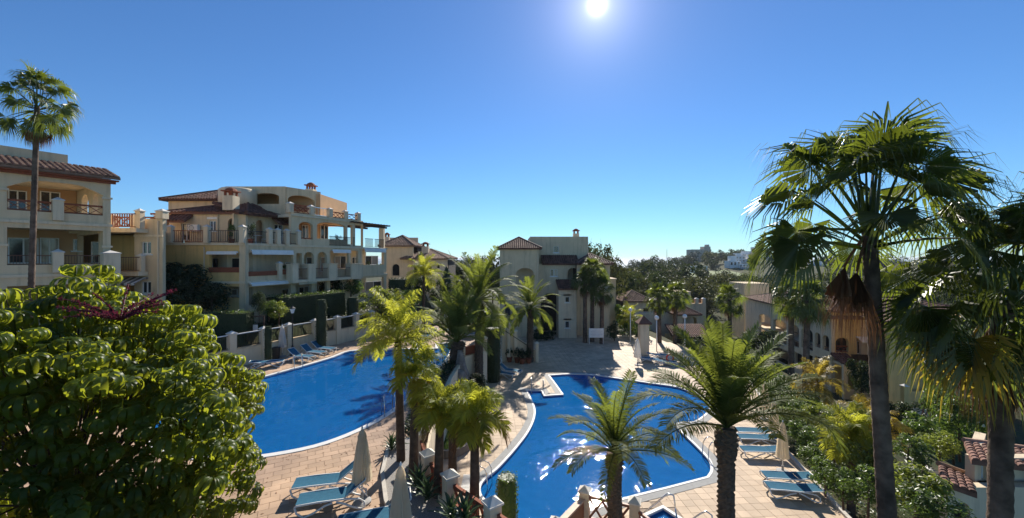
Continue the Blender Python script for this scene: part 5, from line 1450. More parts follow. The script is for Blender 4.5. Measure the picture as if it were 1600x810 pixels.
mb = MB(); mb.tube([(.32 * math.cos(a), 0, .62 + .32 * math.sin(a)) for a in [2 * PI * k / 20 for k in range(21)]], .08, 8); mb.part('ring', mat('red_plastic', (.62, .06, .04), .4, .05, 5, 0, 1, .4), lb_, True, True)
x_, y_ = ground(431, 561, UP); mb = MB(); mb.lathe([(.24, 0), (.28, .75), (.3, .76), (.3, .8), (.1, .86)], 12); o = link('waste_bin', mb.mesh('waste_bin', M_IRON), None, (x_, y_, UP + .012)); tag(o, 'dark round waste bin against the cream wall near the white parasol', 'bin')
nb = thing('wall_notice', 'white paper notice on a dark frame gate above the cream wall', 'sign', (-18.4, 28.8, UP + 1.4))
mb = MB(); p = at(399, 513, 28.6); mb.box(p.x - .17, p.x + .17, p.y - .02, p.y, p.z - .25, p.z + .25); mb.part('paper', M_WHITE, nb)
mb = MB()
for dx in (-.75, .55): mb.box(p.x + dx, p.x + dx + .08, p.y + .02, p.y + .08, p.z - 1.2, p.z + .9)
for dz in (.8, -.3): mb.box(p.x - .669, p.x + .549, p.y + .021, p.y + .079, p.z + dz, p.z + dz + .07)
mb.part('frame', M_WOOD, nb)
x_, y_ = ground(728, 757, 0)
gt = thing('drain_grate', 'pale slatted grate set flat in the paving by the lower pool ladder', 'grate', (x_, y_, .012))
mb = MB(); mb.box(-.2, .2, -.75, .75, .004, .016); mb.part('frame', M_KERB, gt, False, True)
for k in range(14): mb = MB(); mb.box(-.17, .17, -.7 + k * .1, -.64 + k * .1, .018, .034); mb.part('slat', M_COPING, gt, False, True)
p = Vector((*ground(1345, 812, -1.0), -1.0)); bl = thing('bollard_light', 'short white bollard light among shrubs at the deck edge', 'lamp', p)
mb = MB(); mb.tube([(0, 0, -1), (0, 0, .5)], .09, 10); mb.part('post', M_WHITE, bl, True, True)
mb = MB(); mb.lathe([(.09, .501), (.1, .66), (.12, .665), (.12, .7), (.03, .74)], 10); mb.part('head', M_LAMPGLASS, bl, True, True)
# garden path with white handrail at the lower right
path = [at(1440, 728, 17.5), at(1470, 758, 16.0), at(1495, 800, 14.4)]
mb = MB()
pz = [(9.85 - 1)]
pts = [(20.5, 21.5, -4.6), (18.6, 18.2, -4.4), (17.1, 15.6, -4.2), (15.4, 12.6, -4.0)]
for a_, b_ in zip(pts[:-1], pts[1:]):
    mb.add([(a_[0] - .6, a_[1], a_[2]), (a_[0] + .6, a_[1], a_[2]), (b_[0] + .6, b_[1], b_[2]), (b_[0] - .6, b_[1], b_[2])], [(0, 1, 2, 3)])
tag(mb.part('garden_path', mat('sandy_path', (.36, .26, .19), .9, .15, 3)), kind='structure')
hr = thing('path_railing', 'thin white handrail descending beside the gravel slope at right', 'railing', at(1440, 740, 17))
mb = MB(); a_, b_ = at(1398, 700, 19.5), at(1481, 752, 15.2); mb.tube([a_, b_], .035, 6); mb.part('rail', M_WHITE, hr)
for k in range(5): q = a_.lerp(b_, k / 4); mb = MB(); mb.tube([q, q - Vector((0, 0, 1.0))], .025, 6); mb.part('post', M_WHITE, hr)
mb = MB(); g0 = [at(1416, 722, 18.8), at(1438, 716, 19.5), at(1482, 752, 16.6), at(1480, 772, 15.8)]
mb.add([tuple(p) for p in g0] + [(p.x, p.y, p.z - .5) for p in g0], [(0, 1, 2, 3), (0, 4, 5, 1), (1, 5, 6, 2), (2, 6, 7, 3), (3, 7, 4, 0)]); tag(mb.part('gravel_slope', M_GRAVEL), kind='structure')
# rocks of the small cascade between the pools
def rock_mesh(seed, s):
    rnd = random.Random(seed); b = MB(); seg, rg = 10, 7; vs = []
    k = [rnd.uniform(-1, 1) for _ in range(9)]
    for i in range(rg + 1):
        th = PI * i / rg
        for j in range(seg):
            ph = 2 * PI * j / seg
            d = Vector((math.sin(th) * math.cos(ph), math.sin(th) * math.sin(ph), math.cos(th)))
            r = 1 + .22 * math.sin(3 * d.x + k[0] * 3) + .2 * math.sin(4 * d.y + k[1] * 3) + .15 * math.sin(5 * d.z + 4 * d.x + k[2] * 3)
            vs.append((d.x * r * s[0], d.y * r * s[1], d.z * r * s[2]))
    b.v = vs; b.f = [(i * seg + j, i * seg + (j + 1) % seg, (i + 1) * seg + (j + 1) % seg, (i + 1) * seg + j) for i in range(rg) for j in range(seg)]
    return b.mesh('boulder', M_ROCK, False)
M_ROCK = mat('grey_rock', (.20, .185, .17), .9, .3, 4, .9, 8, .2)
for i, (px, py, d, s, lb) in enumerate(((676, 616, 23, (.9, .8, .7), 'dark grey boulder under the steel balustrade'), (706, 598, 26, (.8, .7, .9), 'tall grey boulder at the foot of the thick palm trunk'), (722, 592, 27, (.5, .5, 1.5), 'upright pale rock of the small cascade beside the retaining wall'), (733, 618, 26, (.7, .6, .6), 'low grey boulder beside the lower pool deck below the cascade'), (690, 632, 22, (.8, .8, .6), 'grey boulder behind the yellow green palms'))):
    p = at(px, py, d); tag(link('boulder', rock_mesh(i, s), None, p), lb, 'boulder', 'boulders of the cascade between the pools')

# terrace furniture of the corner block
def garden_chair(x_, y_, z, rz, label):
    r = thing('garden_chair', label, 'chair', (x_, y_, z), R(rz), 'white chairs on the balcony terraces')
    b = MB(); b.box(-.22, .22, -.22, .22, .42, .45); b.part('seat', M_RESIN, r, False, True)
    b = MB()
    for k in range(5): b.box(-.2 + k * .09, -.16 + k * .09, .19, .215, .452, .9)
    b.box(-.22, .22, .188, .217, .9, .95); b.part('backrest', M_RESIN, r, False, True)
    for sx in (-1, 1):
        for sy in (-1, 1): b = MB(); b.tube([(sx * .2, sy * .2, 0), (sx * .19, sy * .19, .419)], .02, 5); b.part('leg', M_RESIN, r, False, True)
def cafe_table(x_, y_, z, label):
    r = thing('garden_table', label, 'table', (x_, y_, z), 0, 'round tables on the balcony terraces')
    b = MB(); b.lathe([(.45, .7), (.45, .73)], 18); b.part('table_top', M_RESIN, r, False, True)
    b = MB(); b.lathe([(.25, 0), (.05, .06), (.04, .699)], 10); b.part('leg', M_RESIN, r, False, True)
zt_ = S2 + 0.03
for (px, lb, tl) in ((400, ('white chair left of the round table next to the corner pier', 'white chair right of the round table next to the corner pier'), 'white round table on the terrace next to the corner pier'), (440, ('white chair left of the round table before the tiled door canopy', 'white chair right of the round table before the tiled door canopy'), 'white round table on the terrace before the tiled door canopy')):
    u = XR(px, -1.0); q = fR(u, -1.0, 0); cafe_table(q[0], q[1], zt_, tl)
    for du, rz, l_ in ((-.75, 120, lb[0]), (.75, -60, lb[1])): q = fR(u + du, -1.0, 0); garden_chair(q[0], q[1], zt_, rz, l_)
# ------------------------------------------------------------------ leaves and fronds
MESH = {}
def curve_pts(L, e0, curl, n=12, side=0.0):
    p = Vector((0, 0, 0)); pts = [p.copy()]; e = e0; az = 0.0; tan = []
    for i in range(n):
        d = Vector((math.cos(e) * math.cos(az), math.cos(e) * math.sin(az), math.sin(e)))
        p = p + d * (L / n); pts.append(p.copy()); tan.append(d)
        e -= curl / n * (0.4 + 1.2 * i / n); az += side / n
        e = max(e, -1.45)
    tan.append(tan[-1]); return pts, tan

def feather(key, L, e0, curl, nl, ll, lw, m, seed=0, ragged=0.1, droop=0.5, start=0.16, vee=0.35, side=0.0, plumose=0.0):
    """One feather palm frond along +x: midrib with leaflets on both sides."""
    if key in MESH: return MESH[key]
    rnd = random.Random(seed); b = MB()
    n = 14; pts, tan = curve_pts(L, e0, curl, n, side)
    b.tube(pts, [lerp(.032, .006, i / n) * (L / 2.5) ** .5 for i in range(n + 1)], 4, False)
    for k in range(nl):
        t = start + (1 - start) * (k + .5) / nl
        f = t * n; i = min(int(f), n - 1); fr = f - i
        P = pts[i].lerp(pts[i + 1], fr); T = tan[i]
        S = Vector((-T.y, T.x, 0)); S = S.normalized() if S.length > 1e-4 else Vector((0, 1, 0))
        U = T.cross(S); U = U if U.z > 0 else -U
        ln = ll * (math.sin(PI * (.12 + .80 * (t - start) / (1 - start))) ** .55)
        for s in (-1, 1):
            if rnd.random() < ragged * .4: continue
            l = ln * rnd.uniform(.85, 1.1)
            fw = lerp(.35, .95, t) + rnd.uniform(-.12, .12)
            up = vee + rnd.uniform(-.12, .12) + plumose * rnd.uniform(-1, 1)
            D = (T * fw + S * s * 1.0 + U * up).normalized()
            W = (T - D * T.dot(D)).normalized() * lw * .5
            mid = P + D * l * .55 + Vector((0, 0, -droop * l * .10))
            D2 = (D + Vector((0, 0, -droop * rnd.uniform(.5, 1.3)))).normalized()
            tip = mid + D2 * l * .45
            b.add([P - W * .5, P + W * .5, mid - W, mid + W, tip], [(0, 1, 3, 2), (2, 3, 4)])
    MESH[key] = b.mesh('frond', m); return MESH[key]

def fan(key, pl, br, e0, curl, m, seed=0, nseg=34, droop=.8, spread=2.35, tilt=.5, roll=0.0):
    """One fan palm leaf: petiole along +x, then a pleated blade whose split tips hang."""
    if key in MESH: return MESH[key]
    rnd = random.Random(seed); b = MB()
    n = 8; pts, tan = curve_pts(pl, e0, curl * .5, n)
    b.tube(pts, [lerp(.026, .012, i / n) for i in range(n + 1)], 4, False)
    H = pts[-1]; T = tan[-1]
    e = math.asin(max(-1, min(1, T.z))) - tilt
    T = Vector((math.cos(e), 0, math.sin(e))); S = Vector((0, 1, 0)); U = T.cross(S); U = U if U.z > 0 else -U
    rot = Matrix.Rotation(roll, 3, T); S = rot @ S; U = rot @ U
    wa = 2 * spread / nseg
    fold = rnd.uniform(.15, .45)
    for k in range(nseg):
        if rnd.random() < .04: continue
        a = -spread + wa * (k + .5)
        ca, sa = math.cos(a), math.sin(a)
        D = (T * ca + S * sa + U * (fold * abs(sa) - .12)).normalized()
        Q = (T * -sa + S * ca).normalized()
        l = br * (0.80 + .20 * math.cos(a * .6)) * rnd.uniform(.88, 1.08)
        r1 = l * rnd.uniform(.36, .46); hw = math.tan(wa / 2); z = U * (.02 * br)
        A = H + D * .02
        m1 = H + D * r1 + Vector((0, 0, -.05 * r1))
        d2 = (D + Vector((0, 0, -droop * rnd.uniform(.6, 1.1)))).normalized()
        m2 = m1 + d2 * l * .30
        d3 = (d2 + Vector((0, 0, -droop * rnd.uniform(1.2, 2.8))) + Q * rnd.uniform(-.2, .2)).normalized()
        tip = m2 + d3 * l * .34
        w1 = hw * r1 * 1.0
        b.add([A, m1 - Q * w1 - z, m1 + z, m1 + Q * w1 - z, m2 - Q * w1 * .36, m2 + Q * w1 * .36, tip],
              [(0, 1, 2), (0, 2, 3), (1, 4, 5, 3), (4, 6, 5)])
        if rnd.random() < .35:
            q = m2 + (d3 + Vector((0, 0, -1.2))).normalized() * l * .3
            b.add([m2 - Q * .004, m2 + Q * .004, q], [(0, 1, 2)])
    MESH[key] = b.mesh('fan_leaf', m); return MESH[key]

def trunk_mesh(pts, r0, r1, m, style, seed=0, seg=14):
    rnd = random.Random(seed); b = MB()
    P = [Vector(p) for p in pts]
    L = sum((q - p).length for p, q in zip(P, P[1:]))
    step = {'date': .075, 'ring': .10, 'smooth': .22}[style]
    n = max(6, int(L / step)); pts2 = []
    for i in range(n + 1):
        t = i / n * (len(P) - 1); k = min(int(t), len(P) - 2); pts2.append(P[k].lerp(P[k + 1], t - k))
    def rad(i):
        t = i / n; r = lerp(r0, r1, t)
        if style == 'date': r *= 1 + .38 * math.exp(-((t - .93) / .09) ** 2) + .08 * math.exp(-(t / .05) ** 2)
        elif style == 'ring': r *= 1 + .35 * math.exp(-(t / .05) ** 2) + (.04 if i % 2 else -.035)
        else: r *= 1 + .25 * math.exp(-(t / .05) ** 2) + (.012 if i % 2 else 0)
        return r
    jit = [[rnd.uniform(-.045, .045) for _ in range(seg)] for _ in range(n + 1)]
    def off(i, j):
        if style == 'date': return (1.0 + .13 if (i + j) % 2 == 0 else .90) + jit[i][j] * 1.3
        return 1 + jit[i][j] * (.5 if style == 'ring' else .35)
    b.tube(pts2, [rad(i) for i in range(n + 1)], seg, True, off)
    return b.mesh('trunk', m, style != 'date')

DATE_E = [(80, 30), (68, 50), (54, 68), (38, 82), (20, 88), (2, 80), (-18, 60)]
def date_palm(label, base, top, L, n, r0=.27, r1=.23, group='date palms of the pool garden', seed=0, ll=.5, lmat=None, style='date', tmat=None, elev=None, dens=58, lw=.035, tag_='date', extra=(), lean=0, plumose=0, droop=.5):
    rnd = random.Random(seed); lmat = lmat or L_DATE
    base, top = Vector(base), Vector(top)
    r = thing('date_palm' if tag_ == 'date' else 'queen_palm', label, 'palm tree', base, 0, group)
    mid = base.lerp(top, .5) + Vector((lean, 0, 0))
    link('trunk', trunk_mesh([(0, 0, -.5), mid - base, top - base], r0, r1, tmat or M_BARKP, style, seed), r)
    for i in range(n):
        t = (i + rnd.random() * .6) / n
        E = elev or DATE_E
        k = min(len(E) - 1, int(t * len(E))); v = rnd.randrange(2)
        e, c = E[k]
        me = feather((tag_, k, v, round(ll / L, 2), dens, lmat.name), 1.0 * 2.5, R(e), R(c) * (1.0 + .25 * v), dens, ll * 2.5 / L, lw * 2.5 / L, lmat, 10 * k + v, .12, droop, .14, .3, R(rnd.uniform(-12, 12)), plumose)
        link('frond', me, r, top - base + Vector((0, 0, .02 + .12 * (1 - t))), (R(rnd.uniform(-8, 8)), 0, i * 2.39996 + rnd.uniform(-.25, .25)), L / 2.5 * rnd.uniform(.86, 1.08))
    for az, e, c, s, m in extra:
        if m == 'D': m = L_DATE
        me = feather(('x', tag_, e, c, m.name), 2.5, R(e), R(c), dens, ll * 2.5 / L, lw * 2.5 / L, m, e, .3, .9, .14, .2)
        link('frond', me, r, top - base, (0, 0, R(az)), L / 2.5 * s)
    return r

FAN_E = [(86, 4), (75, 12), (62, 20), (48, 28), (30, 34), (10, 40), (-14, 40), (-38, 25)]
def fan_palm(label, base, top, pl, br, n, r0, r1, group, seed=0, skirt=0, nseg=34, style='ring', lmat=None, extra=(), sag=0.0, crown_r=.12, seg=16, elev=None):
    E_ = elev or list(enumerate(FAN_E))
    rnd = random.Random(seed); lmat = lmat or L_FAN
    base, top = Vector(base), Vector(top)
    r = thing('fan_palm', label, 'palm tree', base, 0, group)
    link('trunk', trunk_mesh([(0, 0, -.4), (base.lerp(top, .5) - base) + Vector((sag, 0, 0)), top - base], r0, r1, M_BARKW, style, seed, seg), r)
    for i in range(n):
        t = (i + rnd.random() * .5) / n
        k, (e, c) = E_[min(len(E_) - 1, int(t * len(E_)))]; v = rnd.randrange(3)
        me = fan(('fan', k, v, nseg, round(pl / br, 2), lmat.name), pl / br, 1.0, R(e), R(c), lmat, 7 * k + v, nseg, .6 + .06 * k + .15 * v, 2.0, ((.75, .95, .6) if k > 1 else (.2, .4, .1))[v], (-.55, .1, .6)[v])
        az = i * 2.39996 + rnd.uniform(-.2, .2)
        link('fan_leaf', me, r, top - base + Vector((math.cos(az) * crown_r, math.sin(az) * crown_r, .15 - .5 * t)), (0, 0, az), br * rnd.uniform(.78, 1.12))
    for az, e, s, m in extra:
        me = fan(('fx', e, nseg, m.name), pl / br * (.55 if m is L_DEAD else 1), 1.0, R(e), R(35), m, abs(e), nseg, .8, .55 if m is L_DEAD else 2.0, .2 if m is L_DEAD else (.1 if e > 60 else .7), 0 if m is L_DEAD else .4 * (1 if e % 2 else -1))
        link('fan_leaf', me, r, top - base, (0, 0, R(az)), br * s)
    for i in range(skirt):
        me = fan(('dead', i % 3, nseg), pl / br * .8, .9, R(-62 - 8 * (i % 3)), R(20), L_DEAD, 31 + i % 3, nseg, 1.6, 1.1, .5)
        az = i * 2.4 + 1.0
        link('dead_leaf', me, r, top - base + Vector((math.cos(az) * .1, math.sin(az) * .1, -.45)), (0, 0, az), br * .95)
    return r

def clump(key, n, rad, ls, nb, m, seed=0, flat=0.0, core=0.0, shape=1.0, squash=1.0):
    """Crown of many small folded leaves set through overlapping clumps; unit size scaled by rad (x, y, z), origin at the crown's foot."""
    if key in MESH: return MESH[key]
    rnd = random.Random(seed); b = MB()
    blobs = []
    for i in range(nb):
        while True:
            d = Vector((rnd.uniform(-1, 1), rnd.uniform(-1, 1), rnd.uniform(-1, 1)))
            if d.length < 1: break
        d = d.normalized() * rnd.uniform(.35, .78)
        blobs.append((Vector((d.x * rad[0], d.y * rad[1], d.z * rad[2])), rnd.uniform(.24, .46) * shape))
    for i in range(n):
        c, s = blobs[rnd.randrange(nb)]
        d = Vector((rnd.gauss(0, 1), rnd.gauss(0, 1), rnd.gauss(0, 1) + .25)).normalized()
        k = rnd.uniform(.55, 1.06)
        p = c + Vector((d.x * s * rad[0], d.y * s * rad[1], d.z * s * rad[2])) * k
        p.z += rad[2]
        if p.z < 0: p.z = abs(p.z) * .4
        nrm_ = (d + Vector((rnd.uniform(-.7, .7), rnd.uniform(-.7, .7), rnd.uniform(-.4, .9)))).normalized()
        a = nrm_.orthogonal().normalized(); a = Matrix.Rotation(rnd.uniform(0, 6.28), 3, nrm_) @ a; q = nrm_.cross(a)
        l = ls * rnd.uniform(.6, 1.35); w_ = l * rnd.uniform(.32, .5)
        b.add([p - a * l * .5, p + q * w_ * .5 + nrm_ * l * .06, p + a * l * .5 - nrm_ * l * .12, p - q * w_ * .5 + nrm_ * l * .06], [(0, 1, 2), (0, 2, 3)])
    MESH[key] = b.mesh('foliage', m); return MESH[key]

def limb_mesh(key, h, r, m, seed=0, fork=True):
    if key in MESH: return MESH[key]
    rnd = random.Random(seed); b = MB()
    b.tube([(0, 0, -.6), (.03 * h, .02 * h, h * .45), (0, 0, h)], [r * 1.2, r, r * .6], 7)
    for k in range(5 if fork else 0):
        a = k * 1.3 + rnd.random(); z = h * rnd.uniform(.5, .95)
        d = Vector((math.cos(a), math.sin(a), rnd.uniform(.5, 1.1)))
        b.tube([(0, 0, z), d * h * .22 + Vector((0, 0, z)), d * h * .45 + Vector((0, 0, z + h * .1))], [r * .45, r * .3, r * .08], 5)
    MESH[key] = b.mesh('trunk', m, True); return MESH[key]

def shrub(label, px, py, d, w_, h, m=L_BUSH, group=None, kind='shrub', seed=0, n=1500, ls=.12, name='shrub', base=None):
    """px, py: middle of its foot in the photograph at distance d."""
    p = at(px, py, d)
    r = thing(name, label, kind, p, 0, group)
    me = clump(('shrub', m.name, seed % 3, n, ls), n, (1, 1, 1), ls, 16, m, 40 + seed % 3)
    link('foliage', me, r, (0, 0, -.05), (0, 0, seed * 1.7), (w_ / 2, w_ / 2, h / 2))
    link('stem', limb_mesh(('sh', seed % 2), 1.0, .04, M_BARKD, seed % 2), r, (0, 0, 0), (0, 0, seed), (w_ / 2, w_ / 2, h * .6))
    return r

def tree(label, px, py, d, w_, h, m, group='trees in the valley', seed=0, trunk_h=.35, n=1500, ls=.14, name='broadleaf_tree', nb=20, base_z=None):
    """px, py: top of the crown in the photograph at distance d; h: overall height."""
    p = at(px, py, d); z0 = p.z - h
    r = thing(name, label, 'tree', (p.x, p.y, z0), 0, group)
    ch = h * (1 - trunk_h)
    me = clump(('tree', m.name, seed % 3, n, ls, nb), n, (1, 1, 1), ls, nb, m, 60 + seed % 3)
    link('crown', me, r, (0, 0, h * trunk_h), (0, 0, seed * 1.3), (w_ / 2, w_ / 2, ch / 2))
    link('trunk', limb_mesh(('tr', seed % 2), 1.0, .035, M_BARKD, seed % 2), r, (0, 0, 0), (0, 0, seed), (w_ * .42, w_ * .42, h * .7))
    return r

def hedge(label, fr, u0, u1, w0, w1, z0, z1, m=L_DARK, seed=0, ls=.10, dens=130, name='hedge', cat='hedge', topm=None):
    """Clipped hedge: dense body with small leaves standing out of all its faces; optional paler leaf colour on top."""
    rnd = random.Random(seed); b = MB()
    b.fbox(fr, u0 + .08, u1 - .08, w0 + .08, w1 - .08, z0, z1 - .08)
    def leaf(p, nrm_, bb):
        nn = (nrm_ + Vector((rnd.uniform(-.8, .8), rnd.uniform(-.8, .8), rnd.uniform(-.5, .9)))).normalized()
        a = nn.orthogonal().normalized(); a = Matrix.Rotation(rnd.uniform(0, 6.28), 3, nn) @ a; q = nn.cross(a)
        l = ls * rnd.uniform(.6, 1.4); w_ = l * .45
        bb.add([p - a * l * .5, p + q * w_ * .5, p + a * l * .5 - nn * l * .15, p - q * w_ * .5], [(0, 1, 2), (0, 2, 3)])
    n3 = Vector((fr.n.x, fr.n.y, 0)); d3 = Vector((fr.d.x, fr.d.y, 0))
    A = (u1 - u0) * (z1 - z0); B = (w1 - w0) * (z1 - z0); C = (u1 - u0) * (w1 - w0)
    for _ in range(int(A * dens)): leaf(Vector(fr(rnd.uniform(u0, u1), w1 + rnd.uniform(-.1, .03), rnd.uniform(z0, z1))), n3, b)
    for uu, s in ((u0, -1), (u1, 1)):
        for _ in range(int(B * dens)): leaf(Vector(fr(uu - s * rnd.uniform(-.03, .1), rnd.uniform(w0, w1), rnd.uniform(z0, z1))), d3 * s, b)
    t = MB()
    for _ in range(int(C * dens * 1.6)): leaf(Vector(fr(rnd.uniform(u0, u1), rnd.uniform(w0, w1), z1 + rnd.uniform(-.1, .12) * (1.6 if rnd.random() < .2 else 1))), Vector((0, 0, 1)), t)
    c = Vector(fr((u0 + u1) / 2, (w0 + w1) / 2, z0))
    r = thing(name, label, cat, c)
    b.part('body', m, r); t.part('top_leaves', topm or m, r)
    return r
def column(label, px, d, r_, z0, z1, m=L_DARK, seed=0, ls=.09, dens=150, group=None, flat=True):
    """Clipped upright column of small leaves."""
    rnd = random.Random(seed); b = MB(); x_ = (px - 800) / FPX * d
    r = thing('clipped_cypress', label, 'cypress', (x_, d, z0), 0, group)
    H = z1 - z0
    prof = [(r_ * .85, 0), (r_ * .97, H * .3), (r_ * .97, H * .9 if flat else H * .6), (r_ * (.8 if flat else .35), H * .99 if flat else H * .92), (.02, H - .04)]
    b.lathe([(p * .9, z) for p, z in prof], 14)
    for _ in range(int(2 * PI * r_ * H * dens)):
        t = rnd.random(); z = t * H; a = rnd.uniform(0, 2 * PI)
        for (ra, za), (rb2, zb2) in zip(prof, prof[1:]):
            if za <= z <= zb2: rr = lerp(ra, rb2, (z - za) / max(1e-6, zb2 - za)); break
        rr += rnd.uniform(-.06, .05)
        p = Vector((rr * math.cos(a), rr * math.sin(a), z)); nn = (Vector((math.cos(a), math.sin(a), .4)) + Vector((rnd.uniform(-.7, .7), rnd.uniform(-.7, .7), rnd.uniform(-.6, .6)))).normalized()
        q0 = nn.orthogonal().normalized(); q0 = Matrix.Rotation(rnd.uniform(0, 6.28), 3, nn) @ q0; q1 = nn.cross(q0); l = ls * rnd.uniform(.6, 1.4)
        b.add([p - q0 * l * .5, p + q1 * l * .22, p + q0 * l * .5, p - q1 * l * .22], [(0, 1, 2), (0, 2, 3)])
    for _ in range(int(PI * r_ * r_ * dens)):
        a = rnd.uniform(0, 6.28); rr = r_ * math.sqrt(rnd.random()) * .9; p = Vector((rr * math.cos(a), rr * math.sin(a), H * .985 + rnd.uniform(-.05, .06) if flat else H * .97)); l = ls
        q0 = Vector((math.cos(a * 7), math.sin(a * 7), rnd.uniform(-.5, .5))).normalized(); q1 = q0.cross(Vector((0, 0, 1))).normalized()
        if flat: b.add([p - q0 * l * .5, p + q1 * l * .22, p + q0 * l * .5, p - q1 * l * .22], [(0, 1, 2), (0, 2, 3)])
    b.part('foliage', m, r, False, True)
    s = MB(); s.tube([(0, 0, -.3), (0, 0, .3)], r_ * .25, 6); s.part('trunk', M_BARKD, r, False, True)
    return r

# ------------------------------------------------------------------ the umbrella tree at left
def whorl(key, n, l, w_, droop, m, seed):
    if key in MESH: return MESH[key]
    rnd = random.Random(seed); b = MB()
    b.tube([(0, 0, -.5), (0, 0, 0)], .008, 4, False)
    for k in range(n):
        a = 2 * PI * k / n + rnd.uniform(-.15, .15); e = rnd.uniform(.1, .35); ll = l * rnd.uniform(.85, 1.12)
        d0 = Vector((math.cos(a), math.sin(a), 0)); S = Vector((-math.sin(a), math.cos(a), 0))
        p = Vector((0, 0, 0)) + d0 * .05 + Vector((0, 0, .012)); N_ = 6; vs = []
        for i in range(N_ + 1):
            t = i / N_
            ww = w_ * .5 * (math.sin(PI * min(1, .07 + t * .93)) ** .7) * (1 if i < N_ else .12)
            up = Vector((-math.sin(e) * d0.x, -math.sin(e) * d0.y, math.cos(e)))
            c = p.copy()
            vs += [c - S * ww + up * ww * .28, c, c + S * ww + up * ww * .28]
            p = p + (d0 * math.cos(e) + Vector((0, 0, math.sin(e)))) * (ll / N_)
            e -= droop / N_ * (1.5 - .8 * t) * rnd.uniform(.8, 1.2)
        fs = []
        for i in range(N_):
            q = i * 3; fs += [(q, q + 1, q + 4, q + 3), (q + 1, q + 2, q + 5, q + 4)]
        b.add(vs, fs)
    MESH[key] = b.mesh('leaf_whorl', m, True); return MESH[key]
random.seed(11)
ut_ = thing('umbrella_tree', 'big glossy umbrella tree with drooping leaf whorls and dark red flower spikes', 'tree', (-8.2, 8.0, UP))
limbs = MB(); C0 = Vector((-9.0, 8.0, 5.5)); RX, RY, RZ = 3.85, 3.1, 3.75
rndu = random.Random(21)
limbs.tube([(-8.2, 8.0, UP - .3), (-8.1, 8.1, 4.2), (-8.4, 8, 5.4)], [.22, .17, .13], 9)
cand = []
i = 0
while len(cand) < 1150 and i < 40000:
    i += 1
    d = Vector((rndu.gauss(0, 1), rndu.gauss(0, 1), rndu.gauss(0, 1))).normalized()
    if d.z < -.55 or (d.y > .35 and d.z < .15): continue
    k = 1 - .45 * rndu.random() ** 1.3
    bump = 1 + .09 * math.sin(5 * d.x + 3 * d.z) + .08 * math.sin(7 * d.y + 5 * d.z + 1) + .06 * math.sin(11 * d.x + 9 * d.y)
    p = C0 + Vector((d.x * RX * (1 if d.z > .1 else 1 - .22 * min(1, (.1 - d.z) * 2)), d.y * RY, d.z * RZ)) * k * bump
    if p.z < UP + .8 or p.x / p.y < -1.55: continue
    if any((p - q[0]).length < .27 for q in cand): continue
    cand.append((p, d, k))
cand.sort(key=lambda c: c[0].y - 2.2 * (c[2] - .8) - .5 * c[1].z + (50 if c[0].x / c[0].y < -1.36 else 0))
rest = MB()
for j, (p, d, k) in enumerate(cand):
    v = j % 5
    droop = (2.7, 2.9, 3.2, 2.5, 3.0)[v]
    me = whorl(('wh', v), (12, 13, 11, 12, 14)[v], .40, .076, droop, L_SCHEF, v)
    ax = (d * .42 + Vector((0, 0, 1.0))).normalized()
    q = ax.to_track_quat('Z', 'Y')
    s = rndu.uniform(.85, 1.3) * (1.0 if k > .8 else .85)
    if j < 298:
        o = link('leaf_whorl', me, ut_, p - ut_.location, (q @ Euler((0, 0, rndu.uniform(0, 6.28))).to_quaternion()).to_euler(), s)
    else:
        M_ = Matrix.Translation(p) @ q.to_matrix().to_4x4() @ Matrix.Rotation(rndu.uniform(0, 6.28), 4, 'Z') @ Matrix.Scale(s, 4)
        n0 = len(rest.v); rest.v += [tuple(M_ @ vv.co) for vv in me.vertices]; rest.f += [tuple(a + n0 for a in pp.vertices) for pp in me.polygons]
    if j % 11 == 0:
        c_ = C0 + Vector((0, 0, -.6)); limbs.tube([c_.lerp(p, .1), c_.lerp(p, .55) + Vector((0, 0, .12)), p - ax * .1], [.03, .018, .009], 5, False)
tag(rest.part('leaf_whorl', L_SCHEF, ut_, True), kind='stuff')
limbs.part('trunk', M_BARKD, ut_, True)
fl0 = at(188, 500, 6.9)
for k in range(18):
    a = k * .35; e = rndu.uniform(.05, .75)
    d = Vector((math.cos(a), math.sin(a) * .8, math.sin(e))).normalized(); l = rndu.uniform(.6, 1.0)
    b = MB(); b.tube([fl0, fl0 + d * l * .5 + Vector((0, 0, .05)), fl0 + d * l], [.014, .012, .006], 5)
    for i in range(70):
        t = rndu.uniform(.12, 1); p = fl0 + d * l * t + Vector((0, 0, .05 * math.sin(PI * t))); q = Vector((rndu.gauss(0, 1), rndu.gauss(0, 1), rndu.gauss(0, 1))).normalized()
        s = .028; b.add([p, p + q * .02 + Vector((s * .5, 0, 0)), p + q * .055, p + q * .02 - Vector((s * .5, 0, 0))], [(0, 1, 2), (0, 2, 3)])
    b.part('flower_spike', L_RED, ut_)
# ------------------------------------------------------------------ palms
def gz(px, d, z): return Vector(((px - 800) / FPX * d, d, z))
GF = 'tall fan palms'
fan_palm('very tall thin fan palm rising in front of the left apartment block', gz(42, 18.0, 2.2), at(58, 165, 18.0), 1.0, .92, 32, .125, .09, GF, 5, 7, 26, 'ring')
fan_palm('large fan palm with a straight trunk and hanging dead leaves right of the lower pool', gz(1412, 7.3, .2), at(1358, 362, 7.6), 1.4, 1.28, 26, .165, .115, GF, 3, 0, 40, 'ring', seg=20, elev=list(enumerate(FAN_E))[:6], extra=[(180, -50, 1.05, L_DEAD), (200, -58, 1.1, L_DEAD), (165, -54, 1.05, L_DEAD), (190, -66, 1.1, L_DEAD), (120, 80, 1.15, L_FAN), (40, 74, 1.15, L_FAN), (150, 66, 1.2, L_FAN), (178, 6, .95, L_FAN), (20, 40, 1.3, L_FAN)])
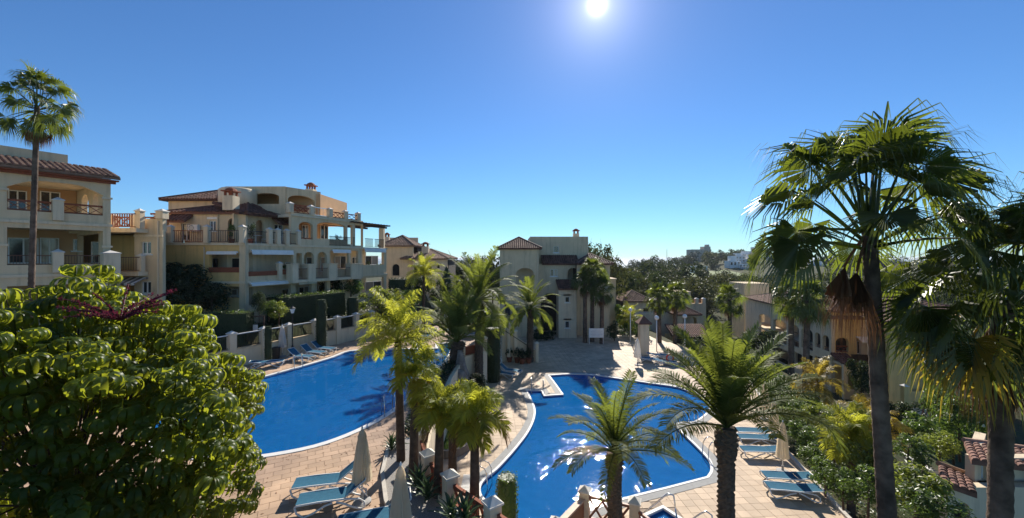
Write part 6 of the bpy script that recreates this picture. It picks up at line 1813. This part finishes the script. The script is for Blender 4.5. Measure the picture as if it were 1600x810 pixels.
fan_palm('dense fan palm at the right edge with its trunk beside the tiled house', gz(1557, 6.4, .2), at(1566, 470, 6.8), 1.05, 1.12, 24, .155, .14, GF, 9, 4, 38, 'ring', seg=20, extra=[(185, -5, 1.1, L_FAN), (200, -25, 1.15, L_GOLD), (175, 15, 1.1, L_FAN), (215, -30, 1.1, L_FAN), (165, -22, 1.05, L_FAN), (190, -40, 1.1, L_GOLD)])
fan_palm('fan palm cut by the right edge, its dark trunk in the corner', gz(1606, 5.6, .2), at(1690, 420, 5.9), .9, 1.0, 18, .15, .14, GF, 14, 2, 34, 'ring', seg=20)
GD_ = 'date palms of the pool garden'
date_palm('small date palm with a narrow trunk standing before the middle of the lower pool', gz(960, 13.2, 0.0), at(960, 708, 13.2), 2.45, 30, .25, .21, GD_, 2, .42, dens=52, elev=[(82, 25), (72, 45), (60, 60), (46, 75), (30, 80), (14, 70)])
date_palm('big feathery date palm with a thick scaly trunk between pool and right sun deck', gz(1133, 11.0, 0.0), at(1135, 668, 11.0), 2.75, 40, .225, .2, GD_, 4, .52, dens=62, elev=[(84, 20), (75, 34), (65, 46), (53, 56), (40, 64)], extra=[(-8, 34, 125, 1.25, 'D'), (205, 20, 60, 1.0, 'D')])
date_palm('thick trunked date palm at the corner between the two pools', gz(714, 27.5, 1.6), at(714, 535, 27.5), 4.3, 34, .5, .42, GD_, 6, .7, dens=50, lw=.06, elev=[(84, 20), (74, 35), (62, 50), (48, 66), (30, 78)])
date_palm('tall slim date palm behind the thick one, beside the retaining wall', gz(748, 29.0, 0.0), at(749, 470, 30.0), 4.0, 40, .32, .27, GD_, 8, .62, dens=50, lw=.06)
date_palm('date palm standing alone in front of the entrance villa', gz(828, 37.5, 0.0), at(829, 484, 37.5), 3.2, 34, .33, .27, GD_, 12, .55, dens=44, lw=.06)
QE = [(80, 38), (68, 66), (55, 90), (38, 108), (20, 112), (0, 90)]
GQ = 'feathery queen palms'
def queen(label, bpx, bd, bz, tpx, tpy, td, L, n, seed, lmat=None, extra=(), group=GQ, r0=.16, r1=.115, ll=.55):
    return date_palm(label, gz(bpx, bd, bz), at(tpx, tpy, td), L, n, r0, r1, group, seed, ll, lmat or L_QUEEN, 'smooth', M_BARKD, QE, 64, .032, 'queen', extra, 0, .5, 1.1)
queen('bushy yellow green queen palm in front of the upper pool with a long bare trunk', 627, 14.2, UP, 622, 535, 14.2, 1.9, 26, 1)
queen('second queen palm with golden drooping fronds just right of the bushy one', 645, 13.0, UP, 650, 592, 13.2, 1.0, 12, 2, None, [(0, -20, 80, 1.0, L_GOLD), (320, -40, 50, .9, L_GOLD)])
queen('fluffy bright queen palm left of the pair over the terrace fence', 683, 12.0, UP - .6, 688, 648, 12.2, .9, 15, 3, None, [(200, -30, 60, .9, L_GOLD), (180, -50, 40, 1.0, L_DEAD)])
queen('queen palm with a dead frond hanging over the lower pool edge', 741, 11.3, 1.2, 742, 655, 11.4, 0.95, 18, 4, None, [(8, 10, 130, 1.25, L_DEAD), (190, -40, 50, 1.1, L_DEAD), (330, -55, 30, .9, L_QUEEN)])
queen('queen palm trunk with few fronds close behind the terrace fence', 706, 12.4, 1.0, 708, 640, 12.6, .8, 6, 5)
queen('small yellow palm among the shrubs in front of the arcaded block', 1277, 24, -1.6, 1277, 600, 24, 1.7, 18, 6, L_GOLD, (), 'yellowing palms in the right garden')
queen('yellow palm partly behind the big fan palm trunk', 1352, 17.5, -3, 1356, 672, 17.5, 1.5, 22, 7, L_GOLD, (), 'yellowing palms in the right garden')
queen('low yellow green palm left of the big fan palm trunk', 1330, 15.5, -2.0, 1330, 688, 15.5, 1.35, 26, 8, None, (), 'yellowing palms in the right garden')
queen('slim palm with light leaves beside the corner block hedge', 662, 40, 3.0, 662, 430, 40, 2.4, 22, 9, None, (), 'palms at the back of the gardens', ll=.7)
queen('slim green palm by the globe lamp right of the villa', 985, 50, -1, 985, 500, 50, 2.2, 16, 10, None, (), 'palms at the back of the gardens', ll=.7)
GW = 'fan palms around the entrance villa'
for k, (bx, d, bz, tx, ty, n, lb) in enumerate((
    (914, 46, 0, 914, 440, 30, 'fan palm farthest left of the cluster in front of the entrance villa'), (925, 46.5, 0, 926, 424, 30, 'tallest fan palm in the middle of the villa cluster'), (940, 45.5, 0, 941, 455, 28, 'fan palm right of the middle one in the villa cluster'),
    (1031, 46, -1, 1029, 466, 30, 'left fan palm of the pair beyond the plaza'), (1054, 47, -2, 1056, 464, 30, 'right fan palm of the pair beyond the plaza'), (1141, 44, -5, 1140, 468, 24, 'single fan palm between the plaza pair and the arcaded block'),
    (1237, 33, -5, 1236, 466, 30, 'fan palm in front of the left end of the arcaded block'), (1256, 31, -5, 1262, 470, 30, 'fan palm before the arcade, close to the hanging dead leaves'))):
    fan_palm(lb, gz(bx, d, bz), at(tx, ty, d), .95, 1.25, n, .26, .2, GW, 20 + k, 4, 22, 'ring', seg=10)

# ------------------------------------------------------------------ hedges, cypresses, shrubs
fh = Frame((-18.9, 27.6), (-14.2, 36.8))
hedge('tall dark clipped hedge with paler leaves on top beside the corner block', fh, fh.px(455), fh.px(556), -3.4, -1.2, 3.6, 6.7, L_DARK, 1, .13, 70, topm=L_BUSH)
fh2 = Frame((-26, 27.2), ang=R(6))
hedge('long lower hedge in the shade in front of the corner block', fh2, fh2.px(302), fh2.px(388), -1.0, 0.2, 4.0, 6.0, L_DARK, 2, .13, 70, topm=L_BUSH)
fh3 = PF(42.0)
hedge('dark hedge wall at the back of the upper pool garden', fh3, fh3.px(606), fh3.px(643), -1.5, 0, 2.4, 7.6, L_DARK, 3, .15, 55)
fh4 = Frame((15.6, 21.8), (18.0, 16.5))
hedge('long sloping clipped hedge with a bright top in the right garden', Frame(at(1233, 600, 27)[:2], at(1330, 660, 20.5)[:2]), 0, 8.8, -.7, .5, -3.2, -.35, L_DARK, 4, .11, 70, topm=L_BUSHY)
GCY = 'clipped dark cypress columns'
column('stout clipped green cylinder standing in front of the lower pool behind the fence', 792, 12.0, .325, -.1, 3.26, L_BUSH, seed=1, group=GCY, ls=.075, dens=520)
column('tall dark clipped cypress at the corner of the retaining wall', 771, 31.6, .62, -.2, 4.3, seed=2, group=GCY)
column('thin dark cypress against the cream wall left of the white parasol', 419, 27.3, .24, UP, 5.15, seed=3, group=GCY, dens=110)
column('dark cypress against the cream wall behind the sun loungers', 502, 31.2, .42, UP, 6.6, seed=4, group=GCY, dens=90)
column('dark cypress at the right end of the cream wall', 551, 36.0, .55, UP, 6.3, seed=5, group=GCY, dens=70)
column('pointed dark cypress between the villas and the garden', 698, 48, 1.0, 1.0, 8.8, seed=6, group=GCY, flat=False, dens=40, ls=.16)
column('dark cypress behind the stair by the entrance villa', 757, 36, .6, 1.0, 5.0, seed=7, group=GCY, dens=60)
GSH = 'shrubs of the garden beside the right sun deck'
SH = [(1225, 645, 25, 1.8, 1.7, L_BUSH, 'round shrub nearest the farthest right parasol'), (1240, 672, 22.5, 1.9, 1.6, L_BUSH, 'glossy shrub behind the middle right parasol'), (1215, 620, 29, 2.4, 2.0, L_BUSH, 'shrub at the far end of the right garden bed'), (1258, 700, 20, 1.9, 1.5, L_BUSH, 'green shrub beside the nearest right parasol'), (1262, 650, 23.5, 2.0, 1.5, L_BUSH, 'shrub in front of the sloping hedge'), (1280, 668, 21, 1.7, 1.4, L_BUSHY, 'light shrub touching the sloping hedge'),
      (1272, 728, 17.6, 1.5, 1.2, L_BUSH, 'low shrub between the loungers and the yellow palm'), (1304, 718, 17.2, 1.3, 1.2, L_DARK, 'small round dark shrub below the low yellow green palm'), (1290, 760, 15.4, 1.5, 1.2, L_BUSH, 'shrub near the kerb behind the nearest loungers'), (1318, 778, 14.2, 1.6, 1.3, L_BUSH, 'shrub behind the white bollard light'), (1355, 745, 14.4, 1.8, 1.6, L_BUSHY, 'yellow green shrub left of the big fan palm trunk'), (1356, 790, 12.8, 1.6, 1.4, L_BUSH, 'dark shrub at the foot of the big fan palm'),
      (1430, 790, 11.5, 2.0, 1.5, L_BUSHY, 'bright shrub right of the big fan palm trunk at the bottom'), (1450, 805, 10.8, 1.7, 1.1, L_BUSH, 'shrub at the bottom edge beside the path'), (1420, 730, 14.5, 1.5, 1.3, L_BUSH, 'shrub right of the fan palm trunk above the brighter one'), (1500, 690, 20, 2.6, 3.0, L_BUSH, 'large leafy bush in front of the yellow house'), (1468, 655, 24, 2.0, 2.6, L_BUSH, 'leafy bush left of the large one by the yellow house'), (1545, 660, 18, 2.2, 2.6, L_DARK, 'dark bush behind the tiled house roof'),
      (1345, 620, 33, 2.2, 4.0, L_DARK, 'dark climbing bush on the end of the arcaded block'), (1345, 690, 24, 1.8, 3.0, L_BUSH, 'leafy bush below the porch of the arcaded block'), (1300, 690, 22, 1.6, 1.8, L_BUSHY, 'shrub between the sloping hedge and the yellow palm'), (1440, 700, 19, 2.2, 2.0, L_BUSH, 'wide green bush in front of the pale posts of the yellow house'), (1468, 715, 17.5, 1.8, 1.5, L_BUSHY, 'light green bush left of the lower tiled roof'), (1425, 680, 24, 2.2, 2.2, L_DARK, 'dark bush at the foot of the pale posts'), (1490, 705, 22, 2.6, 2.2, L_BUSH, 'green bush just above the lower tiled roof'), (1455, 690, 27, 3.2, 2.4, L_BUSH, 'broad bush below the balcony of the yellow house'), (1390, 690, 22, 1.4, 2.4, L_DARK, 'narrow dark bush behind the big fan palm trunk')]
for k, (px, py, d, w_, h, m, lb) in enumerate(SH): shrub(lb, px, py, d, w_, h * .95, m, GSH, seed=k, n=1600, ls=.16)
GS2 = 'shrubs behind the upper pool'
SH2 = [(300, 475, 31, 4.6, 4.0, L_DARK, 'dark palm like bush against the yellow wall of the corner block'), (330, 490, 30, 3.6, 3.0, L_DARK, 'dark bush left of the corner pillar'), (270, 490, 29, 3.5, 3.4, L_DARK, 'dark bush between the two left blocks'), (405, 490, 28.6, 1.2, 2.0, L_DARK, 'clipped dark bush beside the wall notice'), (420, 492, 30, 1.6, 1.4, L_BUSH, 'small bush with sunlit top in front of the ground floor'), (436, 500, 30.5, 2.2, 1.5, L_BUSHY, 'low bright bush behind the cream wall'),
       (520, 462, 41, 3.2, 2.6, L_DARK, 'bush by the arches of the corner block'), (548, 462, 42, 3.0, 2.2, L_BUSH, 'green bush in front of the right end of the corner block'), (590, 492, 38, 4.0, 2.8, L_BUSHY, 'bright rounded bush behind the bushy queen palm'), (640, 490, 39, 3.2, 3.0, L_BUSH, 'bush below the dark hedge wall'), (655, 470, 46, 4.0, 3.5, L_DARK, 'dark bush beneath the slim palm'), (690, 490, 42, 3.5, 3.5, L_DARK, 'dark bush near the far end of the upper pool'), (536, 540, 35.5, 1.4, 2.0, L_PINK, 'pink flowering bush climbing the cream wall'), (528, 542, 35, 1.5, 2.4, L_DARK, 'dark climber on a post of the cream wall'),
       (768, 535, 34, 2.0, 3.0, L_BUSH, 'flowering bush with pale blossoms above the tall clipped cypress'), (735, 520, 38, 3.0, 2.4, L_DARK, 'dark bush behind the terrace wall'), (850, 535, 48, 3.5, 2.0, L_DARK, 'low dark bush at the foot of the entrance villa'), (960, 530, 47, 2.2, 2.2, L_DARK, 'dark bush at the right corner of the entrance villa'), (975, 520, 52, 3.0, 4.5, L_BUSH, 'leafy bush right of the entrance villa'), (1000, 535, 49, 3.4, 3.6, L_BUSH, 'bush behind the brown capped pillar'), (1090, 570, 44, 4.0, 3.2, L_DARK, 'dark bush below the tiled porch roof'), (1120, 560, 47, 4.0, 3.2, L_BUSH, 'bush left of the arcaded block'), (1150, 580, 40, 4.5, 4.0, L_BUSH, 'large bush behind the fronds of the big date palm'), (1178, 600, 34, 3.4, 2.6, L_BUSH, 'bush at the far corner of the right garden'), (1190, 570, 42, 4.5, 4.5, L_DARK, 'tall dark bush before the left end of the arcade'),
       (733, 640, 23, 1.4, 1.0, L_DARK, 'dark plant beside the cascade rocks'), (742, 612, 27, 1.8, 1.3, L_DARK, 'dark plants at the foot of the retaining wall'), (678, 628, 21, 1.6, 1.3, L_DARK, 'dark plant under the golden palm'), (660, 650, 19, 1.4, 1.1, L_DARK, 'dark plant behind the second queen palm trunk')]
for k, (px, py, d, w_, h, m, lb) in enumerate(SH2): shrub(lb, px, py, d, w_, h, m, GS2, seed=k, n=1300, ls=.18)
def agave(label, px, py, d, s, seed, m=L_AGAVE):
    rnd = random.Random(seed); p = at(px, py, d); r = thing('agave_plant', label, 'plant', p, 0, 'spiky plants in the gravel bed')
    key = ('agl',)
    if key not in MESH:
        b = MB(); vs = []
        for i in range(6):
            t = i / 5; w_ = .055 * (math.sin(PI * (.2 + .8 * t)) if i < 5 else .03); x_ = t * .7; z = .5 * t - .35 * t * t
            vs += [(x_, -w_, z + .02), (x_, 0, z), (x_, w_, z + .02)]
        b.v = vs; b.f = [f for i in range(5) for f in ((i * 3, i * 3 + 1, i * 3 + 4, i * 3 + 3), (i * 3 + 1, i * 3 + 2, i * 3 + 5, i * 3 + 4))]
        MESH[key] = b.mesh('spike_leaf', m, True)
    for k in range(26): link('spike_leaf', MESH[key], r, (0, 0, .02 * k / 4), (0, -R(5 + 62 * k / 26), k * 2.4), s * rnd.uniform(.8, 1.1))
for k, (px, py, d, s, lb) in enumerate(((655, 768, 12.2, 1.0, 'spiky green plant left of the second fence post'), (668, 782, 11.6, .9, 'spiky plant in front of the fence beside the nearest parasol'), (705, 815, 10.4, .9, 'spiky plant at the bottom edge before the lattice'), (728, 818, 10.2, .9, 'spiky plant at the bottom under the lattice panel'), (612, 705, 15.0, .8, 'spiky plant at the foot of the bushy queen palm'), (622, 700, 15.2, .7, 'small spiky plant beside the kerb end of the gravel bed'))): agave(lb, px, py, d, s, k)
for k, (px, py) in enumerate(((796, 566), (808, 567), (816, 569), (826, 568))):
    x_, y_ = ground(px, py, 0); r = thing('potted_plant', ('potted plant nearest the clipped cypress in the row by the stair', 'second pot from the cypress in the row by the stair', 'third pot from the cypress in the row by the stair', 'potted plant nearest the lone date palm in the row by the stair')[k], 'potted plant', (x_, y_, 0.012), 0, 'potted plants in a row by the stair')
    b = MB(); b.lathe([(.2, 0), (.27, .42), (.3, .43), (.3, .48)], 12); b.part('pot', M_TERRA, r, False, True)
    link('foliage', clump(('pot',), 350, (.45, .45, .5), .16, 8, L_DARK, 3), r, (0, 0, .42))

# curved bed with grass at the left of the lower deck
bx, by = ground(706, 690, 0)
ringp = [(bx + 1.25 * math.cos(a), by + 1.9 * math.sin(a)) for a in [2 * PI * k / 28 for k in range(28)]]
tag(ring(ringp, [(bx + 1.08 * math.cos(a), by + 1.72 * math.sin(a)) for a in [2 * PI * k / 28 for k in range(28)]], 0, .4).part('bed_kerb', mat('dark_kerb', (.16, .14, .12), .8, .2, 5)), kind='structure')
gb = MB(); rg = random.Random(4)
gb.prism([(bx + 1.07 * math.cos(a), by + 1.71 * math.sin(a)) for a in [2 * PI * k / 28 for k in range(28)]], 0.02, .32)
for _ in range(2600):
    a = rg.uniform(0, 6.28); q = math.sqrt(rg.random()); p = Vector((bx + 1.05 * q * math.cos(a), by + 1.68 * q * math.sin(a), .31)); h = rg.uniform(.06, .16); t = Vector((rg.uniform(-.06, .06), rg.uniform(-.06, .06), h))
    gb.add([p - Vector((.008, 0, 0)), p + Vector((.008, 0, 0)), p + t], [(0, 1, 2)])
tag(gb.part('grass', L_BUSH), kind='stuff')

# ------------------------------------------------------------------ trees of the valley
TR = [(912, 366, 70, 9, 11, L_TREE, 'bushy tree top behind the chimney of the entrance villa'), (936, 372, 78, 7, 10, L_TREE2, 'thin crowned tree right of the villa roof'), (955, 388, 66, 7, 12, L_TREE2, 'tree touching the right corner of the villa roof'), (560 + 160, 390, 85, 14, 14, L_TREE, 'dark round tree beyond the low villas'), (770, 388, 80, 9, 13, L_TREE, 'dark tree left of the entrance villa roof'), (745, 392, 90, 9, 13, L_TREE2, 'tree top above the tall slim date palm'),
      (968, 408, 75, 8, 12, L_TREE, 'tree right behind the entrance villa'), (990, 412, 95, 12, 12, L_TREE2, 'olive green tree left of the fan palm pair'), (1018, 418, 110, 12, 12, L_TREE, 'dark tree above the left fan palm of the pair'), (1040, 412, 130, 12, 13, L_TREE, 'dark tree behind the fan palm pair'), (1062, 424, 120, 11, 12, L_TREE2, 'tree left of the golf green'), (1098, 424, 100, 13, 13, L_TREE2, 'broad olive tree right of the golf green'), (1122, 416, 120, 14, 14, L_TREE2, 'tall broad tree below the hotel hill'), (1145, 420, 105, 12, 12, L_TREE2, 'olive tree above the single fan palm'), (1165, 428, 95, 9, 11, L_TREE, 'tree left of the white village foot'), (1186, 430, 110, 12, 11, L_TREE2, 'tree in front of the white village'), (1215, 424, 120, 14, 12, L_TREE2, 'tree behind the arcade palms'), (1250, 428, 100, 12, 12, L_TREE, 'round tree left of the hanging dead leaves'), (1290, 432, 90, 12, 11, L_TREE2, 'tree behind the dead leaf skirt'), (1325, 436, 85, 10, 11, L_TREE2, 'tree just left of the big fan palm trunk'), (1390, 436, 80, 11, 11, L_TREE, 'round tree just right of the big fan palm trunk'), (1415, 440, 90, 12, 12, L_TREE, 'tree right of the big trunk among palm fronds'), (1450, 432, 110, 14, 12, L_TREE2, 'tree behind the right fan palm fronds'),
      (1151, 386, 440, 22, 26, L_TREE2, 'tall airy tree on the hilltop right of the hotel'), (1119, 389, 450, 30, 24, L_PINE, 'dark round pine on the hilltop beside the hotel'), (1134, 392, 455, 16, 18, L_PINE, 'dark pine between the hotel and the airy tree'), (1075, 397, 440, 26, 18, L_PINE, 'dark pine left of the hotel'), (1186, 397, 430, 14, 16, L_TREE, 'tree above the top of the white village')]
for k, (px, py, d, w_, h, m, lb) in enumerate(TR): tree(lb, px, py, d, w_, h, m, 'trees of the valley and the hill', k, .16 if d < 200 else .1, 1500, .15 if d < 200 else .16, 'pine_tree' if m is L_PINE else 'broadleaf_tree')
wood = {}
rw = random.Random(77)
base = {m.name: clump(('far', m.name), 420, (1, 1, 1), .26, 12, m, 5) for m in (L_TREE, L_TREE2, L_PINE)}
wv = {k: ([], [], 0) for k in base}
for k in range(760):
    d = rw.choice((rw.uniform(95, 220), rw.uniform(160, 420), rw.uniform(300, 640), rw.uniform(380, 560)))
    px = rw.uniform(620, 1760)
    x_ = (px - 800) / FPX * d
    if 110 < x_ < 175 and 235 < d < 340: continue
    if d < 110 and px < 960: continue
    z = height(x_, d); s = rw.uniform(3.0, 6.0) * (1 if d < 250 else 1.35); hh = s * rw.uniform(.8, 1.15)
    top = HOR - (z + 2 * hh - CAMH) / d * FPX
    if 1140 < px < 1205 and d < 395 and top < 422: continue
    if 1255 < px < 1300 and d < 360 and top < 420: continue
    nm = rw.choice([L_TREE.name, L_TREE2.name, L_PINE.name] if d > 200 else [L_TREE.name, L_TREE2.name])
    me = base[nm]; vs, fs, _ = wv[nm]; n0 = len(vs); ca = math.cos(k); sa = math.sin(k)
    for v in me.vertices:
        c = v.co; vs.append((x_ + (c.x * ca - c.y * sa) * s, d + (c.x * sa + c.y * ca) * s, z - .6 + c.z * hh))
    fs += [tuple(q + n0 for q in p.vertices) for p in me.polygons]
for nm, (vs, fs, _) in wv.items():
    b = MB(); b.v = vs; b.f = fs; tag(b.part('far_wood', bpy.data.materials[nm]), 'far woodland of small tree crowns covering the valley and hill', 'woodland', kind='stuff')
# ground cover of the right garden and the strip behind the upper pool
def cover(name, m, pts, n, ls, seed, label):
    rnd = random.Random(seed); b = MB()
    for _ in range(n):
        x_, y_, z = pts(rnd); p = Vector((x_, y_, z)); nn = Vector((rnd.uniform(-.6, .6), rnd.uniform(-.6, .6), 1)).normalized(); a = Matrix.Rotation(rnd.uniform(0, 6.28), 3, nn) @ nn.orthogonal().normalized(); q = nn.cross(a); l = ls * rnd.uniform(.5, 1.4)
        b.add([p - a * l * .5, p + q * l * .22, p + a * l * .5 + Vector((0, 0, -.03)), p - q * l * .22], [(0, 1, 2), (0, 2, 3)])
    tag(b.part(name, m), label, 'ground cover', kind='stuff')
def pr_(rnd):
    while True:
        y_ = rnd.uniform(8, 34); e = interp_x(EDGEPTS, y_); x_ = e + .5 + rnd.uniform(0, 7) 
        if rnd.random() < .8: break
    return x_, y_, height(x_, y_) + rnd.uniform(.02, .25) + .3 * max(0, math.sin(x_ * 1.7) * math.sin(y_ * 1.3))
cover('ground_cover', L_BUSH, pr_, 16000, .14, 2, 'leafy ground cover of the garden beside the right sun deck')
def pl_(rnd):
    y_ = rnd.uniform(14, 46); x_ = interp_x(WALLPTS, y_) - 1.1 - rnd.uniform(0, 7); return x_, y_, height(x_, y_) + rnd.uniform(0, .2)
cover('ground_cover', L_DARK, pl_, 7000, .2, 3, 'low plants of the shaded garden behind the cream wall')
def pm_(rnd):
    y_ = rnd.uniform(16.2, 29); x_ = interp_x(RETPTS, y_) - rnd.uniform(.1, 1.0); return x_, y_, UP + .02 + rnd.uniform(0, .35)
cover('ground_cover', L_DARK, pm_, 2600, .2, 4, 'low plants in the strip between the pools')

def balcony_plant(p, w_, h, label, seed, m=L_BUSH):
    r = thing('potted_plant', label, 'potted plant', p, 0, 'potted plants on the balconies')
    b = MB(); b.lathe([(.16, 0), (.22, .34), (.25, .35), (.25, .4)], 10); b.part('pot', M_TERRA, r, False, True)
    link('foliage', clump(('bp', m.name, seed % 2), 420, (1, 1, 1), .22, 10, m, 70 + seed % 2), r, (0, 0, .34), (0, 0, seed), (w_ / 2, w_ / 2, h / 2))
for k, (fr, px, w_, z, ww, hh, lb) in enumerate(((fR, 392, -.6, S2 + .03, .9, 1.6, 'bushy potted plant behind the corner pier of the top terrace'), (fR, 447, -.6, S1, .8, 1.0, 'potted plant on the first floor balcony behind the white capped pier'), (fR, 575, -.8, S1, .8, 1.5, 'potted shrub on the far end balcony under the pergola'), (fR, 592, -.7, S1, .8, .9, 'low potted plant at the far end balcony corner'), (fR, 528, -.8, S2 + .03, .8, 1.1, 'potted plant in the wide opening of the top gallery'), (fL, 362, -1.4, S2 + .03, .8, 1.4, 'dark potted plant before the arched door of the side terrace'))):
    q = fr(fr.px(px, None, w_), w_, z); balcony_plant(q, ww, hh, lb, k, L_BUSH if k % 2 else L_DARK)
lit = MB(); rl_ = random.Random(9)
for _ in range(420):
    if rl_.random() < .5: x_, y_ = rl_.uniform(-12, -3.8), rl_.uniform(10.5, 17); z = UP
    else: x_, y_ = rl_.uniform(-2.5, 14), rl_.uniform(13, 34); z = 0
    if inside((x_, y_), UPOOL) or inside((x_, y_), LPOOL) or inside((x_, y_), BED) or inside((x_, y_), PLUNGE): continue
    if z == UP and not inside((x_, y_), UDECK): continue
    if z == 0 and not inside((x_, y_), LDECK): continue
    p = Vector((x_, y_, z + .02)); a = rl_.uniform(0, 6.28); d = Vector((math.cos(a), math.sin(a), .1)); q = Vector((-math.sin(a), math.cos(a), .15)); l = rl_.uniform(.04, .11)
    lit.add([p - d * l * .5, p + q * l * .2, p + d * l * .5, p - q * l * .2], [(0, 1, 2), (0, 2, 3)])
tag(lit.part('leaf_litter', L_DEAD), 'dry leaves scattered over the paving', 'leaves', kind='stuff')

def downpipe(root, fr, px, z0, z1, w=0.0):
    u = fr.px(px, None, w); b = MB(); p0 = fr(u, w + .07, z0); p1 = fr(u, w + .07, z1); b.tube([p0, p1], .045, 6)
    for k in range(1, 4):
        z = lerp(z0, z1, k / 4); b.fbox(fr, u - .07, u + .07, w + .004, w + .12, z, z + .05)
    b.part('downpipe', M_CREAM2, root)
def air_con(root, fr, px, py, w=0.0):
    u, z = fr.px(px, py, w); b = MB(); b.fbox(fr, u - .4, u + .4, w + .06, w + .36, z, z + .55); o = b.part('air_conditioner', M_WHITE, root)
    b = MB(); c = Vector(fr(u - .1, w + .362, z + .28)); d = Vector((fr.d.x, fr.d.y, 0))
    b.tube([c + d * (.2 * math.cos(a)) + Vector((0, 0, .2 * math.sin(a))) for a in [2 * PI * k / 14 for k in range(15)]], .012, 4)
    for k in range(5): b.fbox(fr, u - .29, u + .09, w + .362, w + .37, z + .12 + k * .08, z + .135 + k * .08)
    b.part('fan_guard', M_IRON, o)
downpipe(bA, fW, 248, 4.6, 12.4); downpipe(bB, fL, 320, 4.6, 10.7); downpipe(bB, fR, 493, 4.6, 7.5); downpipe(bC, f1, 840, .1, 10.5); downpipe(bC, f5, 908, .1, zt5 - .2); downpipe(bB, fL, 341, 11.1, 13.5, wz)
air_con(bC, f5, 948, 455); air_con(bB, fL, 306, 362, wz)
# ------------------------------------------------------------------ the air
m, t = newmat('hazy_air'); n = N(t)
o = n('ShaderNodeOutputMaterial'); v = n('ShaderNodeVolumePrincipled')
v.inputs['Color'].default_value = (0.80, 0.90, 1.0, 1); v.inputs['Density'].default_value = 0.00009; v.inputs['Anisotropy'].default_value = 0.2
n.l(v.outputs[0], o.inputs['Volume'])
b = MB(); b.box(-31000, 31000, -60, 43000, -70, 24)
tag(b.part('haze', m), 'thin bright haze lying over the valley and the sea', 'haze', kind='stuff')
